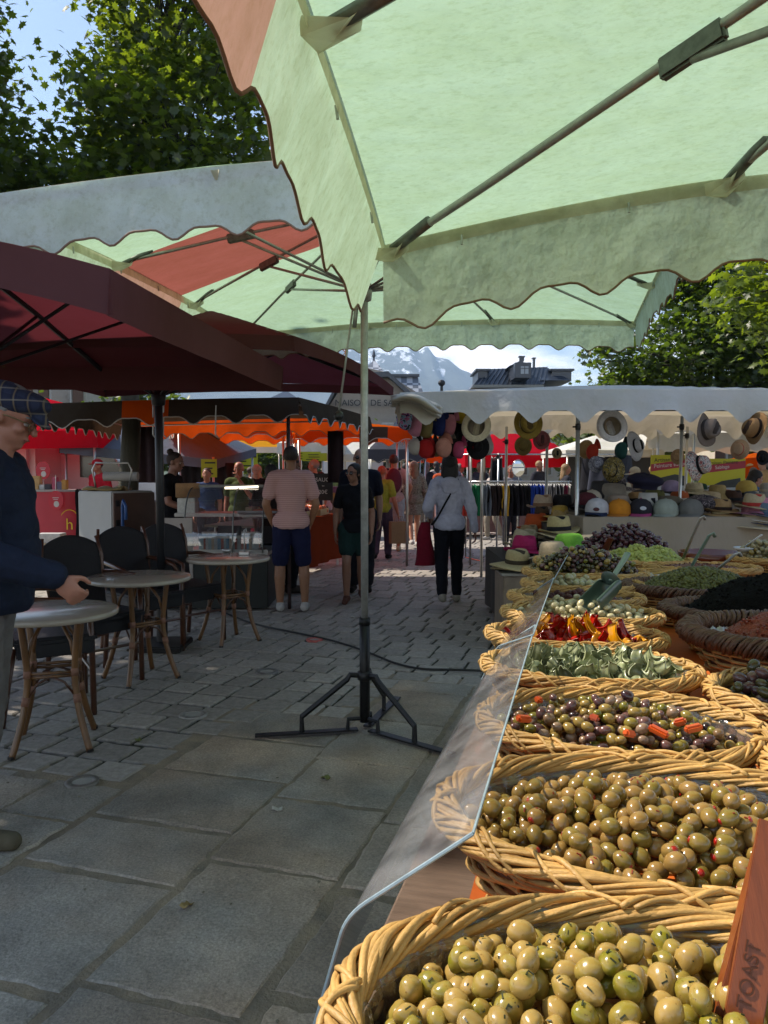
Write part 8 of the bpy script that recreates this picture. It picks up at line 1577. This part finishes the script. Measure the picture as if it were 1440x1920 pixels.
for px, y0, y1, wd in ((978, 678, 669, .28), (1001, 690, 672, .12)): m = MB(); a, b = L2(px, y0, 1.5), L2(px, y1, 1.5); m.box(((a.x+b.x)/2, a.y, (a.z+b.z)/2), (wd, .3, b.z-a.z)); m.box((b.x, b.y, b.z), (wd+.12, .4, .07)); m.build('chimney', SL, rf)
for pa, pb_ in ((894, 912), (1032, 1068)):
    m = MB(); a, b = L2(pa, 716, 1), L2(pb_, 697, 1); m.box(((a.x+b.x)/2, a.y+1, (a.z+b.z)/2), (b.x-a.x, 3, b.z-a.z)); m.box(((a.x+b.x)/2, a.y+1, b.z+.05), (b.x-a.x+.3, 3.4, .12)); m.build('side_dormer', SL, bd)
m = MB(); m.box((0, 0, 0), (.16, .16, 1.1)); m.ell((0, 0, .62), (.22, .22, .2), 2); tag(m.build('weather_vane', DMETAL, None, loc=P(828, 738, 46)), 'small dark roof ornament on a far ridge between the hall and the slate house', 'roof ornament')
house('long pale house at the far left behind the red tent', -24, -13, 34, 8, 6.0, 3.0, plaster('#a09a8c'), SL, rows=(2.0, 4.6), wins=5, shut=mat('brown shutter', '#5c4030', .7))
house('beige house behind the orange canopies', P(430, 0, 46).x, P(600, 0, 46).x, 46, 8, 4.4, 2.2, plaster('#a89c88'), SL, rows=(2.0, 4.0), wins=4, shut=mat('brown shutter', '#000'))
house('low grey shop front behind the hanging caps', P(735, 0, 39).x, P(960, 0, 39).x, 39.5, 7, 3.6, 1.6, plaster('#a8a49c'), SL, rows=(1.9,), wins=5)
house('low shop building behind the clothes rails', P(960, 0, 44).x, P(1240, 0, 44).x, 44, 8, 4.3, 1.5, plaster('#b0a898'), SL, rows=(1.8,), wins=6)
house('cream house with grey roof at the far right', P(1372, 0, 36).x, P(1600, 0, 36).x, 36, 8, 4.6, 2.4, plaster('#b8ac98'), mat('grey zinc roof', '#7c848c', .5), rows=(2.0, 3.9), wins=4, shut=mat('brown shutter', '#000'))
# yellow crane
q = P(641, 665, 140); cr = thing('tower_crane', 'orange tower crane mast in front of the snowy mountain', 'crane', (q.x, 140, 0)); OC = mat('orange crane paint', '#b8703c', .5); m = MB(); zc_ = P(0, 640, 140).z
for sx in (-.7, .7):
    for sy in (-.7, .7): m.tube([(sx, sy, 0), (sx, sy, zc_)], .12, 5)
for k in range(int(zc_/1.4)):
    z = k*1.4; m.tube([(-.7, -.7, z), (.7, -.7, z+1.4)], .08, 4); m.tube([(.7, -.7, z), (-.7, -.7, z+1.4)], .08, 4); m.tube([(.7, .7, z), (.7, -.7, z+1.4)], .08, 4)
m.build('mast', OC, cr); m = MB(); m.box((9, 0, zc_+.5), (34, 1.1, 1.0)); m.build('jib', OC, cr)
# ================================================================== MOUNTAIN
D0, D1 = 1500.0, 2600.0
ridge = [(-900, 700), (0, 640), (300, 610), (500, 640), (600, 655), (640, 648), (690, 652), (740, 650), (765, 648), (785, 662), (800, 652), (815, 672), (840, 676), (862, 694), (880, 700), (900, 718), (960, 740), (1100, 756), (1300, 752), (1600, 730), (2300, 680)]
def rz_(px):
    for (a, b), (c, e) in zip(ridge, ridge[1:]):
        if a <= px <= c: return b+(e-b)*(px-a)/(c-a)
    return 720
NX, NY = 620, 150; m = MB()
def mt_(u, v):
    d = D0+(D1-D0)*v; xw = (-1.15+2.35*u)*D1*.72; pxr = 720+xw/D1*FPX*.998; H = P(720, rz_(min(2290, max(-890, pxr))), D1).z
    prof = v**.85; n_ = mnoise.fractal(Vector((xw*.004, d*.004, 3)), 1.0, 2.1, 6)*.5+mnoise.ridged_multi_fractal(Vector((xw*.0075, d*.004, 7)), .9, 2.2, 5, 1.0, 2.0)*.16
    z = H*prof + n_*75*(prof*(1-prof)*2.6+.12*prof); return Vector((xw, d, max(z, -2)))
m.grid(mt_, NX, NY); mm = bpy.data.materials.new('mountain rock and snow'); mm.use_nodes = True; n, l = mm.node_tree.nodes, mm.node_tree.links; b = n['Principled BSDF']; b.inputs['Roughness'].default_value = .95
t_ = n.new('ShaderNodeTexCoord'); mpn = n.new('ShaderNodeMapping'); mpn.inputs['Scale'].default_value = (.014, .004, .0045); mpn.inputs['Rotation'].default_value = (0, .5, 0); l.new(t_.outputs['Object'], mpn.inputs[0]); z = n.new('ShaderNodeTexNoise'); z.inputs['Scale'].default_value = 1.0; z.inputs['Detail'].default_value = 9; z.inputs['Roughness'].default_value = .66; l.new(mpn.outputs[0], z.inputs[0])
sp_ = n.new('ShaderNodeSeparateXYZ'); l.new(t_.outputs['Object'], sp_.inputs[0]); mr_ = n.new('ShaderNodeMapRange'); mr_.inputs['From Min'].default_value = 100; mr_.inputs['From Max'].default_value = 430; mr_.inputs['To Min'].default_value = -.14; mr_.inputs['To Max'].default_value = .07; l.new(sp_.outputs['Z'], mr_.inputs[0]); ad = n.new('ShaderNodeMath'); l.new(z.outputs['Fac'], ad.inputs[0]); l.new(mr_.outputs[0], ad.inputs[1])
r_ = n.new('ShaderNodeValToRGB'); e = r_.color_ramp.elements; e[0].position = .55; e[0].color = (.045, .06, .055, 1); e[1].position = .58; e[1].color = (.70, .74, .80, 1); l.new(ad.outputs[0], r_.inputs[0]); l.new(r_.outputs[0], b.inputs['Base Color'])
tag(m.build('mountain', mm, None, smooth=True), kind='structure')
m = MB(); m.grid(lambda u, v: Vector(((-1+2*u)*700, 120+v*500, -1+26*(v**1.3)*(.7+.5*mnoise.noise(Vector((u*9, v*4, 0)))))), 90, 40); tag(m.build('wooded_hill', mat('far woods', '#2c3c20', .95, var=.4, vscale=.06, bump=1, bscale=.3), None, smooth=True), kind='structure')
# ================================================================== AIR
m = MB(); m.box((0, 1250, 299), (4300, 3100, 602)); hz = m.build('haze', bpy.data.materials.new('haze air')); hm_ = hz.data.materials[0]; hm_.use_nodes = True; n, l = hm_.node_tree.nodes, hm_.node_tree.links; n.clear(); out = n.new('ShaderNodeOutputMaterial'); pv = n.new('ShaderNodeVolumePrincipled'); pv.inputs['Color'].default_value = (.50, .72, 1.0, 1); pv.inputs['Density'].default_value = .00036; pv.inputs['Anisotropy'].default_value = .2; l.new(pv.outputs[0], out.inputs['Volume']); tag(hz, 'blue mountain haze', None, None, 'stuff')
